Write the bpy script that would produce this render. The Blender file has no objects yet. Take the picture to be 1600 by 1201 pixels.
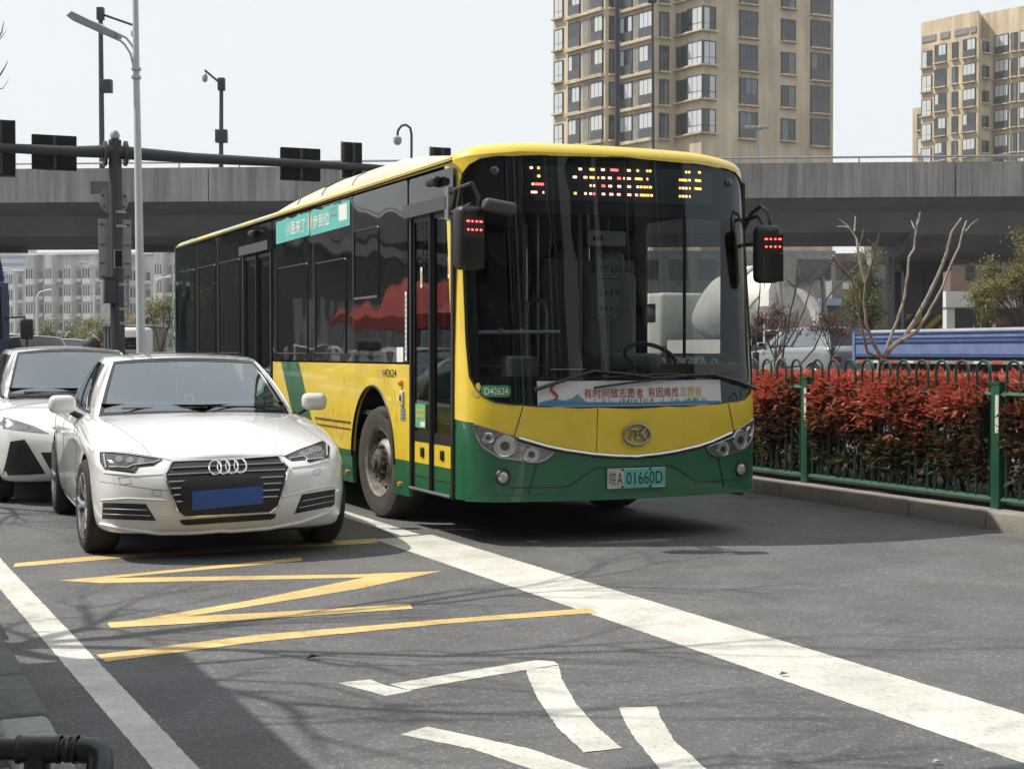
import bpy, bmesh, math, random
from mathutils import Vector, Matrix, noise
from mathutils.bvhtree import BVHTree
random.seed(7)
R = math.radians
sc = bpy.context.scene
COL = sc.collection

# ------------------------------------------------------------------ camera, sky, sun, exposure
H = 1.43                                   # eye height of the photographer
FPX, CX, CY, YH = 2403.0, 800.0, 600.5, 550.0   # focal length and horizon in photo pixels
PITCH = math.atan((CY - YH) / FPX)
cam_d = bpy.data.cameras.new('camera'); cam = bpy.data.objects.new('camera', cam_d); COL.objects.link(cam)
cam.location = (0, 0, H); cam.rotation_euler = (math.pi/2 - PITCH, 0, 0)
cam_d.sensor_width = 36.0; cam_d.lens = 36.0*FPX/1600.0
cam_d.clip_start = 0.1; cam_d.clip_end = 6000
sc.camera = cam
SUN_EL, SUN_AZ = 54.0, -86.0               # azimuth measured from +Y towards +X: the sun stands far to the left
world = bpy.data.worlds.new('World'); sc.world = world; world.use_nodes = True
wn = world.node_tree.nodes; wl = world.node_tree.links
sky = wn.new('ShaderNodeTexSky'); sky.sky_type = 'NISHITA'; sky.sun_disc = False
sky.sun_elevation = R(SUN_EL); sky.sun_rotation = R(SUN_AZ); sky.air_density = 1.0; sky.dust_density = 1.5; sky.ozone_density = 1.0; sky.altitude = 0
hz = wn.new('ShaderNodeMix'); hz.data_type = 'RGBA'; hz.inputs[0].default_value = 0.84; hz.inputs[7].default_value = (7.3, 7.55, 7.6, 1)   # thin white haze over the blue
wl.new(sky.outputs[0], hz.inputs[6]); wl.new(hz.outputs[2], wn['Background'].inputs[0]); wn['Background'].inputs[1].default_value = 0.11
sun_d = bpy.data.lights.new('sun', 'SUN'); sun_d.energy = 4.1; sun_d.angle = R(0.55); sun_d.color = (1.0, 0.93, 0.82)
sun = bpy.data.objects.new('sun', sun_d); COL.objects.link(sun)
sdir = Vector((math.sin(R(SUN_AZ))*math.cos(R(SUN_EL)), math.cos(R(SUN_AZ))*math.cos(R(SUN_EL)), math.sin(R(SUN_EL))))
sun.rotation_euler = sdir.to_track_quat('Z', 'Y').to_euler(); sun.location = (-30, 0, 40)
sc.view_settings.view_transform = 'Standard'; sc.view_settings.look = 'None'; sc.view_settings.exposure = 0.30; sc.view_settings.gamma = 1
sc.cycles.max_bounces = 5; sc.cycles.transparent_max_bounces = 12; sc.cycles.diffuse_bounces = 3; sc.cycles.glossy_bounces = 3; sc.cycles.caustics_reflective = False; sc.cycles.caustics_refractive = False

# ------------------------------------------------------------------ coordinates
PHI = R(23.6)
BX = Vector((math.cos(PHI), math.sin(PHI), 0)); BY = Vector((-math.sin(PHI), math.cos(PHI), 0)); UP = Vector((0, 0, 1))
def RD(v, u, z=0): return BX*v + BY*u + UP*z              # road frame: v across to the right, u along the road
CP, SP = math.cos(PITCH), math.sin(PITCH)
def pray(px, py):
    a = ((px-CX)/FPX, 1.0, -(py-CY)/FPX)
    return Vector((a[0], a[1]*CP + a[2]*SP, -a[1]*SP + a[2]*CP))
def ground_pt(px, py, z=0.0):
    r = pray(px, py); t = (z-H)/r.z; return Vector((r.x*t, r.y*t, z))
def at(px, py, Y):
    r = pray(px, py); t = Y/r.y; return Vector((r.x*t, Y, H + r.z*t))
def gz(y):
    t = min(1, max(0, (y-22)/28.0)); return 0.5*t*t*(3-2*t)
EYE = Vector((0, 0, H))

# ------------------------------------------------------------------ materials
MATS = {}
def mat(name, col, rough=0.6, metal=0.0, coat=0.0, var=0.0, vscale=5.0, bump=0.0, bscale=60.0, emit=None, estr=0.0, spec=0.5, rvar=0.0):
    m = bpy.data.materials.new(name); m.use_nodes = True
    nt = m.node_tree; b = nt.nodes['Principled BSDF']
    b.inputs['Base Color'].default_value = (*col, 1); b.inputs['Roughness'].default_value = rough
    b.inputs['Metallic'].default_value = metal; b.inputs['Coat Weight'].default_value = coat
    b.inputs['Coat Roughness'].default_value = 0.04; b.inputs['Specular IOR Level'].default_value = spec
    if emit: b.inputs['Emission Color'].default_value = (*emit, 1); b.inputs['Emission Strength'].default_value = estr
    if var or bump or rvar:
        tc = nt.nodes.new('ShaderNodeTexCoord')
    if var or rvar:
        n = nt.nodes.new('ShaderNodeTexNoise'); n.inputs['Scale'].default_value = vscale; n.inputs['Detail'].default_value = 6; n.inputs['Roughness'].default_value = .65
        nt.links.new(tc.outputs['Object'], n.inputs['Vector'])
    if var:
        mr = nt.nodes.new('ShaderNodeMapRange'); mr.inputs[1].default_value = .3; mr.inputs[2].default_value = .7
        mr.inputs[3].default_value = 1-var; mr.inputs[4].default_value = 1+var*.6
        nt.links.new(n.outputs['Fac'], mr.inputs[0])
        mx = nt.nodes.new('ShaderNodeMix'); mx.data_type = 'RGBA'; mx.blend_type = 'MULTIPLY'; mx.inputs[0].default_value = 1
        mx.inputs[6].default_value = (*col, 1); nt.links.new(mr.outputs[0], mx.inputs[7])
        nt.links.new(mx.outputs[2], b.inputs['Base Color'])
    if rvar:
        mr2 = nt.nodes.new('ShaderNodeMapRange'); mr2.inputs[1].default_value = .3; mr2.inputs[2].default_value = .7
        mr2.inputs[3].default_value = max(.02, rough-rvar); mr2.inputs[4].default_value = rough+rvar
        nt.links.new(n.outputs['Fac'], mr2.inputs[0]); nt.links.new(mr2.outputs[0], b.inputs['Roughness'])
    if bump:
        n2 = nt.nodes.new('ShaderNodeTexNoise'); n2.inputs['Scale'].default_value = bscale; n2.inputs['Detail'].default_value = 4
        nt.links.new(tc.outputs['Object'], n2.inputs['Vector'])
        bp = nt.nodes.new('ShaderNodeBump'); bp.inputs['Strength'].default_value = bump; bp.inputs['Distance'].default_value = .02
        nt.links.new(n2.outputs['Fac'], bp.inputs['Height']); nt.links.new(bp.outputs[0], b.inputs['Normal'])
    MATS[name] = m; return m
def glass(name, tint, ior=1.5, wav=0.0, wscale=3.0, rough=0.0):
    m = bpy.data.materials.new(name); m.use_nodes = True; nt = m.node_tree; nt.nodes.clear()
    o = nt.nodes.new('ShaderNodeOutputMaterial'); t = nt.nodes.new('ShaderNodeBsdfTransparent'); g = nt.nodes.new('ShaderNodeBsdfGlossy')
    lw = nt.nodes.new('ShaderNodeLayerWeight'); f0 = ((ior-1)/(ior+1))**2; mx = nt.nodes.new('ShaderNodeMixShader')
    pw = nt.nodes.new('ShaderNodeMath'); pw.operation = 'POWER'; pw.inputs[1].default_value = 5; nt.links.new(lw.outputs['Facing'], pw.inputs[0])
    sch = nt.nodes.new('ShaderNodeMath'); sch.operation = 'MULTIPLY_ADD'; sch.inputs[1].default_value = 1-f0; sch.inputs[2].default_value = f0; nt.links.new(pw.outputs[0], sch.inputs[0])
    t.inputs[0].default_value = (*tint, 1); g.inputs['Roughness'].default_value = rough; g.inputs['Color'].default_value = (.86, .95, 1, 1)
    nt.links.new(sch.outputs[0], mx.inputs[0]); nt.links.new(t.outputs[0], mx.inputs[1]); nt.links.new(g.outputs[0], mx.inputs[2]); nt.links.new(mx.outputs[0], o.inputs[0])
    if wav:
        tc = nt.nodes.new('ShaderNodeTexCoord'); n = nt.nodes.new('ShaderNodeTexNoise'); n.inputs['Scale'].default_value = wscale; n.inputs['Detail'].default_value = 1.5
        bp = nt.nodes.new('ShaderNodeBump'); bp.inputs['Strength'].default_value = wav; bp.inputs['Distance'].default_value = .05
        nt.links.new(tc.outputs['Object'], n.inputs['Vector']); nt.links.new(n.outputs[0], bp.inputs['Height'])
        nt.links.new(bp.outputs[0], g.inputs['Normal'])
    MATS[name] = m; return m

mat('black_plastic', (.012, .012, .013), .45); mat('black_gloss', (.006, .006, .007), .12, coat=.6)
mat('rubber', (.018, .017, .016), .85, var=.35, vscale=14, bump=.15, bscale=90)
mat('dusty_rubber', (.055, .05, .043), .9, var=.4, vscale=9)
mat('chrome', (.75, .75, .77), .12, metal=1); mat('alloy', (.55, .55, .56), .28, metal=1); mat('satin_metal', (.32, .32, .33), .35, metal=1)
mat('wheel_steel', (.30, .29, .27), .5, metal=.5, var=.5, vscale=10); mat('dirty_steel', (.10, .09, .08), .7, metal=.3, var=.5, vscale=12)
mat('dark', (.008, .008, .009), .8); mat('chassis', (.015, .014, .013), .9); mat('well', (.010, .010, .010), .9)
mat('white_paint', (.73, .735, .725), .25, coat=1.0, var=.03, vscale=1.5)
mat('yellow_paint', (.82, .60, .045), .32, coat=.7, var=.14, vscale=1.6, rvar=.08); mat('green_paint', (.016, .125, .055), .32, coat=.6, var=.2, vscale=1.5, rvar=.08)
mat('seam', (.02, .02, .018), .7); mat('lens', (.30, .30, .31), .15, metal=.7, var=.4, vscale=30); mat('lens_dark', (.04, .042, .045), .1, coat=1)
mat('lamp_glass', (.55, .56, .56), .12, metal=.55, coat=.8); mat('amber', (.80, .22, .03), .3, coat=.6); mat('white', (.8, .8, .78), .5)
mat('red_led', (.2, .0, .0), .4, emit=(1.0, .06, .05), estr=6); mat('red_glow', (.03, .008, .008), .4)
mat('led_red', (.2, .0, .0), .4, emit=(1.0, .10, .10), estr=6); mat('led_amber', (.2, .1, 0), .4, emit=(1.0, .50, .10), estr=5); mat('led_pink', (.2, .1, .1), .4, emit=(1.0, .45, .35), estr=5)
mat('glass_black', (.006, .007, .008), .03, coat=0.0, spec=.6)
mat('seat_grey', (.17, .18, .19), .8); mat('seat_cover', (.33, .34, .35), .8); mat('interior_grey', (.16, .17, .18), .7); mat('interior_dark', (.02, .021, .023), .8)
glass('windscreen', (.46, .50, .50), 1.48, .02, 2.0); glass('car_glass', (.74, .82, .84), 3.6); glass('clear_glass', (.8, .82, .82), 1.45)
glass('lens_glass', (.85, .87, .88), 1.45)
mat('teal', (.11, .46, .42), .5, var=.08, vscale=2); mat('banner_white', (.62, .62, .62), .5); mat('banner_blue', (.05, .20, .42), .5); mat('text_red', (.36, .05, .05), .5)
mat('text_yellow', (.55, .42, .09), .5); mat('text_dark', (.02, .02, .02), .6); mat('text_white', (.75, .75, .73), .5); mat('banner_green', (.12, .26, .10), .5)
mat('plate_white', (.55, .50, .43), .5); mat('plate_green', (.12, .48, .38), .5); mat('plate_blue', (.03, .09, .32), .4); mat('sticker_green', (.05, .25, .10), .5)
mat('cream', (.54, .515, .45), .5, var=.12, vscale=2); mat('label_grey', (.22, .26, .25), .5)

def wavy_black_glass():
    m = MATS['glass_black']; nt = m.node_tree; b = nt.nodes['Principled BSDF']
    tc = nt.nodes.new('ShaderNodeTexCoord'); n = nt.nodes.new('ShaderNodeTexNoise'); n.inputs['Scale'].default_value = 1.3; n.inputs['Detail'].default_value = 1.0
    bp = nt.nodes.new('ShaderNodeBump'); bp.inputs['Strength'].default_value = .10; bp.inputs['Distance'].default_value = .1
    nt.links.new(tc.outputs['Object'], n.inputs['Vector']); nt.links.new(n.outputs[0], bp.inputs['Height']); nt.links.new(bp.outputs[0], b.inputs['Normal'])
    b.inputs['IOR'].default_value = 1.55
wavy_black_glass()

def asphalt(name, c1, c2, speck, patchy=True):
    m = bpy.data.materials.new(name); m.use_nodes = True; nt = m.node_tree; b = nt.nodes['Principled BSDF']
    g = nt.nodes.new('ShaderNodeNewGeometry')
    def nz(scale, detail=4, rough=.6):
        n = nt.nodes.new('ShaderNodeTexNoise'); n.inputs['Scale'].default_value = scale; n.inputs['Detail'].default_value = detail; n.inputs['Roughness'].default_value = rough
        nt.links.new(g.outputs['Position'], n.inputs['Vector']); return n
    def mrange(src, a, bb, c, d):
        r = nt.nodes.new('ShaderNodeMapRange'); r.inputs[1].default_value = a; r.inputs[2].default_value = bb; r.inputs[3].default_value = c; r.inputs[4].default_value = d
        nt.links.new(src, r.inputs[0]); return r.outputs[0]
    def mix(bt, fac, a, bb):
        x = nt.nodes.new('ShaderNodeMix'); x.data_type = 'RGBA'; x.blend_type = bt
        if isinstance(fac, float): x.inputs[0].default_value = fac
        else: nt.links.new(fac, x.inputs[0])
        for i, v in ((6, a), (7, bb)):
            if isinstance(v, tuple): x.inputs[i].default_value = (*v, 1)
            else: nt.links.new(v, x.inputs[i])
        return x.outputs[2]
    big = nz(.35, 5); fine = nz(95, 3, .8); vor = nt.nodes.new('ShaderNodeTexVoronoi'); vor.inputs['Scale'].default_value = 75
    nt.links.new(g.outputs['Position'], vor.inputs['Vector'])
    base = mix('MIX', mrange(big.outputs[0], .35, .65, 0, 1), c1, c2)
    f = mrange(fine.outputs[0], .3, .7, 1-speck, 1+speck)
    base = mix('MULTIPLY', 1.0, base, f)
    # pale stones in the mix
    sep = nt.nodes.new('ShaderNodeSeparateColor'); nt.links.new(vor.outputs['Color'], sep.inputs[0])
    st = mrange(sep.outputs[0], .80, .98, 0, .45)
    base = mix('MIX', st, base, (c1[0]*2.6, c1[1]*2.6, c1[2]*2.5))
    # dark worn blotches and stains
    bl = nz(1.3, 6, .7); base = mix('MULTIPLY', 1.0, base, mrange(bl.outputs[0], .40, .62, .80, 1.06))
    nt.links.new(base, b.inputs['Base Color']); b.inputs['Roughness'].default_value = .82; b.inputs['Specular IOR Level'].default_value = .35
    bp = nt.nodes.new('ShaderNodeBump'); bp.inputs['Strength'].default_value = .55; bp.inputs['Distance'].default_value = .006
    ad = nt.nodes.new('ShaderNodeMath'); ad.operation = 'ADD'; nt.links.new(vor.outputs['Distance'], ad.inputs[0]); nt.links.new(fine.outputs[0], ad.inputs[1])
    nt.links.new(ad.outputs[0], bp.inputs['Height']); nt.links.new(bp.outputs[0], b.inputs['Normal'])
    MATS[name] = m; return m
asphalt('asphalt', (.112, .115, .121), (.134, .133, .134), .36)
def road_paint(name, col, wear=.5):
    m = bpy.data.materials.new(name); m.use_nodes = True; nt = m.node_tree; b = nt.nodes['Principled BSDF']
    g = nt.nodes.new('ShaderNodeNewGeometry')
    def nz(s, d=5, r=.7):
        n = nt.nodes.new('ShaderNodeTexNoise'); n.inputs['Scale'].default_value = s; n.inputs['Detail'].default_value = d; n.inputs['Roughness'].default_value = r
        nt.links.new(g.outputs['Position'], n.inputs['Vector']); return n.outputs[0]
    def mr(s, a, bb, c, d):
        r = nt.nodes.new('ShaderNodeMapRange'); r.inputs[1].default_value = a; r.inputs[2].default_value = bb; r.inputs[3].default_value = c; r.inputs[4].default_value = d
        nt.links.new(s, r.inputs[0]); return r.outputs[0]
    x = nt.nodes.new('ShaderNodeMix'); x.data_type = 'RGBA'; x.inputs[6].default_value = (*col, 1); x.inputs[7].default_value = (.13, .125, .115, 1)
    w = nz(38, 4, .8); nt.links.new(mr(w, .53, .70, 0, wear), x.inputs[0])
    y = nt.nodes.new('ShaderNodeMix'); y.data_type = 'RGBA'; y.blend_type = 'MULTIPLY'; y.inputs[0].default_value = 1; nt.links.new(x.outputs[2], y.inputs[6])
    nt.links.new(mr(nz(2.2), .35, .65, .74, 1.08), y.inputs[7]); nt.links.new(y.outputs[2], b.inputs['Base Color'])
    b.inputs['Roughness'].default_value = .7
    bp = nt.nodes.new('ShaderNodeBump'); bp.inputs['Strength'].default_value = .4; bp.inputs['Distance'].default_value = .004
    nt.links.new(nz(80, 3, .8), bp.inputs['Height']); nt.links.new(bp.outputs[0], b.inputs['Normal'])
    MATS[name] = m
road_paint('paint_white', (.60, .59, .545), .65); road_paint('paint_yellow', (.66, .47, .19), .75)

# ------------------------------------------------------------------ object helpers
def link(name, me, m=None, parent=None):
    o = bpy.data.objects.new(name, me); COL.objects.link(o)
    if m is not None and me is not None and not me.materials:
        me.materials.append(MATS[m] if isinstance(m, str) else m)
    if parent is not None: o.parent = parent
    return o
def mesh(verts, faces, smooth=True, ang=38):
    me = bpy.data.meshes.new('mesh'); me.from_pydata([tuple(v) for v in verts], [], faces); me.update()
    if smooth:
        me.polygons.foreach_set('use_smooth', [True]*len(me.polygons)); me.set_sharp_from_angle(angle=R(ang))
    return me
def tag(o, label, cat=None, group=None, kind=None):
    if label: o['label'] = label
    if cat: o['category'] = cat
    if group: o['group'] = group
    if kind: o['kind'] = kind
    return o
def thing(name, label, cat, loc=(0, 0, 0), rz=0.0, group=None):
    o = bpy.data.objects.new(name, None); COL.objects.link(o); o.location = loc; o.rotation_euler = (0, 0, rz); o.empty_display_size = .2
    return tag(o, label, cat, group)
class MB:
    def __init__(s): s.v = []; s.f = []
    def add(s, vs, fs):
        n = len(s.v); s.v += [Vector(v) for v in vs]; s.f += [tuple(i+n for i in f) for f in fs]; return s
    def box(s, c, d, rz=0.0, bev=0.0):
        hx, hy, hz = d[0]/2, d[1]/2, d[2]/2; M = Matrix.Rotation(rz, 3, 'Z'); c = Vector(c)
        if bev <= 0:
            vs = [c + M @ Vector((x*hx, y*hy, z*hz)) for x in (-1, 1) for y in (-1, 1) for z in (-1, 1)]
            return s.add(vs, [(0, 1, 3, 2), (4, 6, 7, 5), (0, 4, 5, 1), (2, 3, 7, 6), (0, 2, 6, 4), (1, 5, 7, 3)])
        bm = bmesh.new(); bmesh.ops.create_cube(bm, size=1.0)
        for v in bm.verts: v.co = Vector((v.co.x*d[0], v.co.y*d[1], v.co.z*d[2]))
        bmesh.ops.bevel(bm, geom=bm.edges[:], offset=min(bev, .49*min(d)), segments=3, profile=.5, affect='EDGES')
        bm.verts.index_update(); r = s.add([c + M @ v.co for v in bm.verts], [tuple(v.index for v in f.verts) for f in bm.faces]); bm.free(); return r
    def box2(s, a, b): return s.box([(a[i]+b[i])/2 for i in range(3)], [abs(b[i]-a[i]) for i in range(3)])
    def tube(s, pts, r, n=8, caps=True):
        pts = [Vector(p) for p in pts]; rr = r if isinstance(r, (list, tuple)) else [r]*len(pts)
        base = len(s.v); t0 = (pts[1]-pts[0]).normalized(); ref = UP if abs(t0.z) < .9 else Vector((1, 0, 0)); nx = t0.cross(ref).normalized()
        for i, p in enumerate(pts):
            a = pts[max(0, i-1)]; b = pts[min(len(pts)-1, i+1)]; t = (b-a)
            if t.length < 1e-9: t = t0
            t = t.normalized(); nx = (nx - t*nx.dot(t)); nx = nx.normalized() if nx.length > 1e-6 else t.orthogonal().normalized(); ny = t.cross(nx)
            for k in range(n):
                a_ = 2*math.pi*k/n; s.v.append(p + nx*(math.cos(a_)*rr[i]) + ny*(math.sin(a_)*rr[i]))
        for i in range(len(pts)-1):
            for k in range(n):
                k2 = (k+1) % n; s.f.append((base+i*n+k, base+i*n+k2, base+(i+1)*n+k2, base+(i+1)*n+k))
        if caps:
            s.f.append(tuple(base+k for k in reversed(range(n)))); s.f.append(tuple(base+(len(pts)-1)*n+k for k in range(n)))
        return s
    def lathe(s, prof, c, axis='x', n=32, sgn=1):
        # prof: (along axis, radius)
        base = len(s.v); c = Vector(c)
        for (a, r) in prof:
            for k in range(n):
                t = 2*math.pi*k/n; q = (math.cos(t)*r, math.sin(t)*r)
                s.v.append(c + (Vector((a*sgn, q[0], q[1])) if axis == 'x' else Vector((q[0], a*sgn, q[1])) if axis == 'y' else Vector((q[0], q[1], a*sgn))))
        for i in range(len(prof)-1):
            for k in range(n):
                k2 = (k+1) % n; s.f.append((base+i*n+k, base+i*n+k2, base+(i+1)*n+k2, base+(i+1)*n+k))
        return s
    def prism(s, poly, h0, h1, fn):
        # poly of 2d points, fn(u, v, h) -> point
        n = len(poly); b = len(s.v)
        for h in (h0, h1): s.v += [Vector(fn(u, v, h)) for u, v in poly]
        s.f.append(tuple(b+i for i in reversed(range(n)))); s.f.append(tuple(b+n+i for i in range(n)))
        for i in range(n): s.f.append((b+i, b+(i+1) % n, b+n+(i+1) % n, b+n+i))
        return s
    def quad(s, a, b, c, d): return s.add([a, b, c, d], [(0, 1, 2, 3)])
    def build(s, name, m, parent=None, smooth=True, ang=38):
        return link(name, mesh(s.v, s.f, smooth, ang), m, parent)
def box(name, c, d, m, parent=None, rz=0.0, bev=0.0): return MB().box(c, d, rz, bev).build(name, m, parent, smooth=bev > 0)
def tube(name, pts, r, m, parent=None, n=8): return MB().tube(pts, r, n).build(name, m, parent)
def rpoly(pts, r, n=5):
    out = []; N = len(pts)
    for i in range(N):
        p0, p, p1 = Vector(pts[i-1]).to_2d(), Vector(pts[i]).to_2d(), Vector(pts[(i+1) % N]).to_2d()
        d0, d1 = p0-p, p1-p; rr = min(r if not isinstance(r, (list, tuple)) else r[i], .48*d0.length, .48*d1.length)
        a, b = p+d0.normalized()*rr, p+d1.normalized()*rr
        for k in range(n+1):
            t = k/n; out.append(tuple(a*(1-t)**2 + p*2*t*(1-t) + b*t*t))
    return out
def rect(x0, z0, x1, z1): return [(x0, z0), (x1, z0), (x1, z1), (x0, z1)]
def panel(name, poly, fmap, step, m, parent, t=None, off=0.0, ang=38):
    """A sheet (or a plate of thickness t) with outline poly in surface coordinates, mapped through fmap(u, v, off)."""
    bm = bmesh.new(); bm.faces.new([bm.verts.new((u, v, 0)) for u, v in poly])
    bm.normal_update(); bmesh.ops.triangulate(bm, faces=bm.faces[:], ngon_method='EAR_CLIP')
    for ax in (0, 1):
        lo = min(p[ax] for p in poly); hi = max(p[ax] for p in poly)
        if not step[ax]: continue
        k = int((hi-lo)/step[ax])
        for i in range(1, k+1):
            c = lo + (hi-lo)*i/(k+1); co = [0, 0, 0]; co[ax] = c; no = [0, 0, 0]; no[ax] = 1
            bmesh.ops.bisect_plane(bm, geom=bm.verts[:]+bm.edges[:]+bm.faces[:], plane_co=co, plane_no=no, dist=1e-6)
    bmesh.ops.remove_doubles(bm, verts=bm.verts[:], dist=1e-6)
    bmesh.ops.recalc_face_normals(bm, faces=bm.faces[:])
    bm.verts.index_update(); bm.edges.index_update()
    uv = [(v.co.x, v.co.y) for v in bm.verts]; faces = [tuple(v.index for v in f.verts) for f in bm.faces]
    bnd = [(e.verts[0].index, e.verts[1].index) for e in bm.edges if len(e.link_faces) == 1]; bm.free()
    V = [Vector(fmap(u, v, off)) for u, v in uv]
    OUT = [Vector(fmap(u, v, off+.01)) - V[i] for i, (u, v) in enumerate(uv)]
    fix = []
    for f in faces:
        nn = (V[f[1]]-V[f[0]]).cross(V[f[2]]-V[f[0]]); oo = OUT[f[0]]+OUT[f[1]]+OUT[f[2]]
        fix.append(f if nn.dot(oo) >= 0 else tuple(reversed(f)))
    faces = fix; Fc = list(faces)
    if t:
        n = len(V); V += [Vector(fmap(u, v, off-t)) for u, v in uv]; Fc += [tuple(i+n for i in reversed(f)) for f in faces]
        Fc += [(a, b, b+n, a+n) for a, b in bnd]
    me = mesh(V, Fc, True, ang)
    if t:
        b2 = bmesh.new(); b2.from_mesh(me); bmesh.ops.recalc_face_normals(b2, faces=b2.faces[:]); b2.to_mesh(me); b2.free()
    return link(name, me, m, parent)
def bake(o):
    dg = bpy.context.evaluated_depsgraph_get(); me = bpy.data.meshes.new_from_object(o.evaluated_get(dg)); o.modifiers.clear(); o.data = me; return me
def bvh_of(o):
    me = o.data; return BVHTree.FromPolygons([v.co.copy() for v in me.vertices], [tuple(p.vertices) for p in me.polygons])
def text2d(s, h=None, w=None, bold=0.0):
    cu = bpy.data.curves.new('t', 'FONT'); cu.body = s; cu.align_x = 'LEFT'; cu.resolution_u = 3; cu.offset = bold
    o = bpy.data.objects.new('t', cu); COL.objects.link(o); dg = bpy.context.evaluated_depsgraph_get(); dg.update()
    me = bpy.data.meshes.new_from_object(o.evaluated_get(dg)); bpy.data.objects.remove(o); bpy.data.curves.remove(cu)
    vs = [(v.co.x, v.co.y) for v in me.vertices]; fs = [tuple(p.vertices) for p in me.polygons]; bpy.data.meshes.remove(me)
    x0, x1 = min(v[0] for v in vs), max(v[0] for v in vs); y0, y1 = min(v[1] for v in vs), max(v[1] for v in vs)
    sy = h/(y1-y0) if h else w/(x1-x0); sx = w/(x1-x0) if w else sy
    return [((x-x0)*sx - (w or (x1-x0)*sx)/2, (y-y0)*sy - (y1-y0)*sy/2) for x, y in vs], fs
def text_on(name, s, cu, cv, w, h, fmap, m, parent, off=.002, flip=False, bold=0.0):
    vs, fs = text2d(s, h=h, w=w, bold=bold); k = -1 if flip else 1
    return link(name, mesh([fmap(cu + k*x, cv + y, off) for x, y in vs], fs, False), m, parent)
def copy_tree(o, parent=None):
    c = o.copy(); COL.objects.link(c)
    if parent is not None: c.parent = parent
    for ch in list(o.children): copy_tree(ch, c)
    return c

# ------------------------------------------------------------------ road and its markings
ys = [-400, -60, -20, 0, 10, 22, 26, 30, 34, 38, 42, 46, 50, 60, 90, 200, 600, 3000]; xs = [-2500, -300, -60, -20, 0, 20, 60, 300, 2500]
gv = [(x, y, gz(y)) for y in ys for x in xs]; nx_ = len(xs)
gf = [(j*nx_+i, j*nx_+i+1, (j+1)*nx_+i+1, (j+1)*nx_+i) for j in range(len(ys)-1) for i in range(nx_-1)]
road = tag(link('road', mesh(gv, gf), 'asphalt'), 'grey speckled asphalt road with worn painted lines', kind='structure')
def ragged(poly, amp=.006, step=.05):
    out = []
    for i, p in enumerate(poly):
        q = Vector(poly[(i+1) % len(poly)]); p = Vector(p); L = (q-p).length; n = max(1, int(L/step))
        nn = Vector((-(q-p).y, (q-p).x)).normalized() if L > 0 else Vector((0, 0))
        for k in range(n): out.append(tuple(p.lerp(q, k/n) + nn*random.uniform(-amp, amp)*(1 if k else .3)))
    return out
def marking(name, poly, m, z=.0014, amp=.006):
    pl = ragged(poly, amp*.55, .03)
    return panel(name, pl, lambda v, u, o: RD(v, u, o+gz((BX*v+BY*u).y)), (0, 0), m, road, off=z)
def px_marking(name, pts, m, z=.0014, amp=.005):
    pl = []
    for p in pts:
        g = ground_pt(*p); pl.append((g.dot(BX), g.dot(BY)))
    return marking(name, pl, m, z, amp)
marking('edge_line', [(1.15, -3), (1.28, -3), (1.125, 5), (1.01, 11), (1.0, 26), (.84, 26), (.845, 11), (.98, 5)], 'paint_white', .0014, .004)
marking('bus_lane_line', [(3.80, -3), (4.32, -3), (4.24, 11.28), (3.73, 11.16)], 'paint_white', .0014, .005)
marking('lane_line', [(4.00, 11.32), (4.16, 11.32), (4.16, 40), (4.0, 40)], 'paint_white', .0014, .006)
#marking('old_line', [(3.80, 11.2), (3.95, 11.25), (3.95, 14), (3.82, 14)], 'paint_white', .0014, .02)
px_marking('yellow_line', [(20, 886), (190, 872), (590, 848), (588, 841), (190, 865), (24, 880)], 'paint_yellow', .0024)
px_marking('yellow_zigzag', [(92, 907), (470, 871), (473, 876), (175, 903), (560, 897), (690, 892), (560, 920), (300, 962), (210, 969), (390, 938), (570, 902), (160, 911)], 'paint_yellow', .0022, .003)
px_marking('yellow_line', [(168, 973), (290, 963), (400, 958), (640, 944), (645, 951), (300, 974), (172, 981)], 'paint_yellow', .0030)
px_marking('yellow_line', [(150, 1023), (400, 992), (700, 967), (920, 950), (934, 957), (700, 974), (400, 1003), (165, 1034)], 'paint_yellow', .0024)
px_marking('character_stroke', [(527, 1067), (578, 1061), (605, 1071), (645, 1079), (603, 1087)], 'paint_white')
px_marking('character_stroke', [(607, 1069), (720, 1050), (838, 1031), (866, 1033), (873, 1038), (825, 1046), (740, 1060), (640, 1078)], 'paint_white', .0020)
px_marking('character_stroke', [(822, 1047), (873, 1040), (878, 1062), (900, 1100), (935, 1138), (972, 1169), (912, 1176), (872, 1138), (842, 1095), (828, 1065)], 'paint_white', .0030)
px_marking('character_stroke', [(967, 1105), (1026, 1103), (1034, 1125), (1055, 1158), (1100, 1198), (1150, 1235), (1085, 1240), (1030, 1200), (990, 1150), (975, 1125)], 'paint_white')
px_marking('character_stroke', [(626, 1147), (668, 1135), (735, 1149), (830, 1170), (920, 1201), (990, 1230), (925, 1240), (840, 1205), (740, 1170)], 'paint_white')

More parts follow.
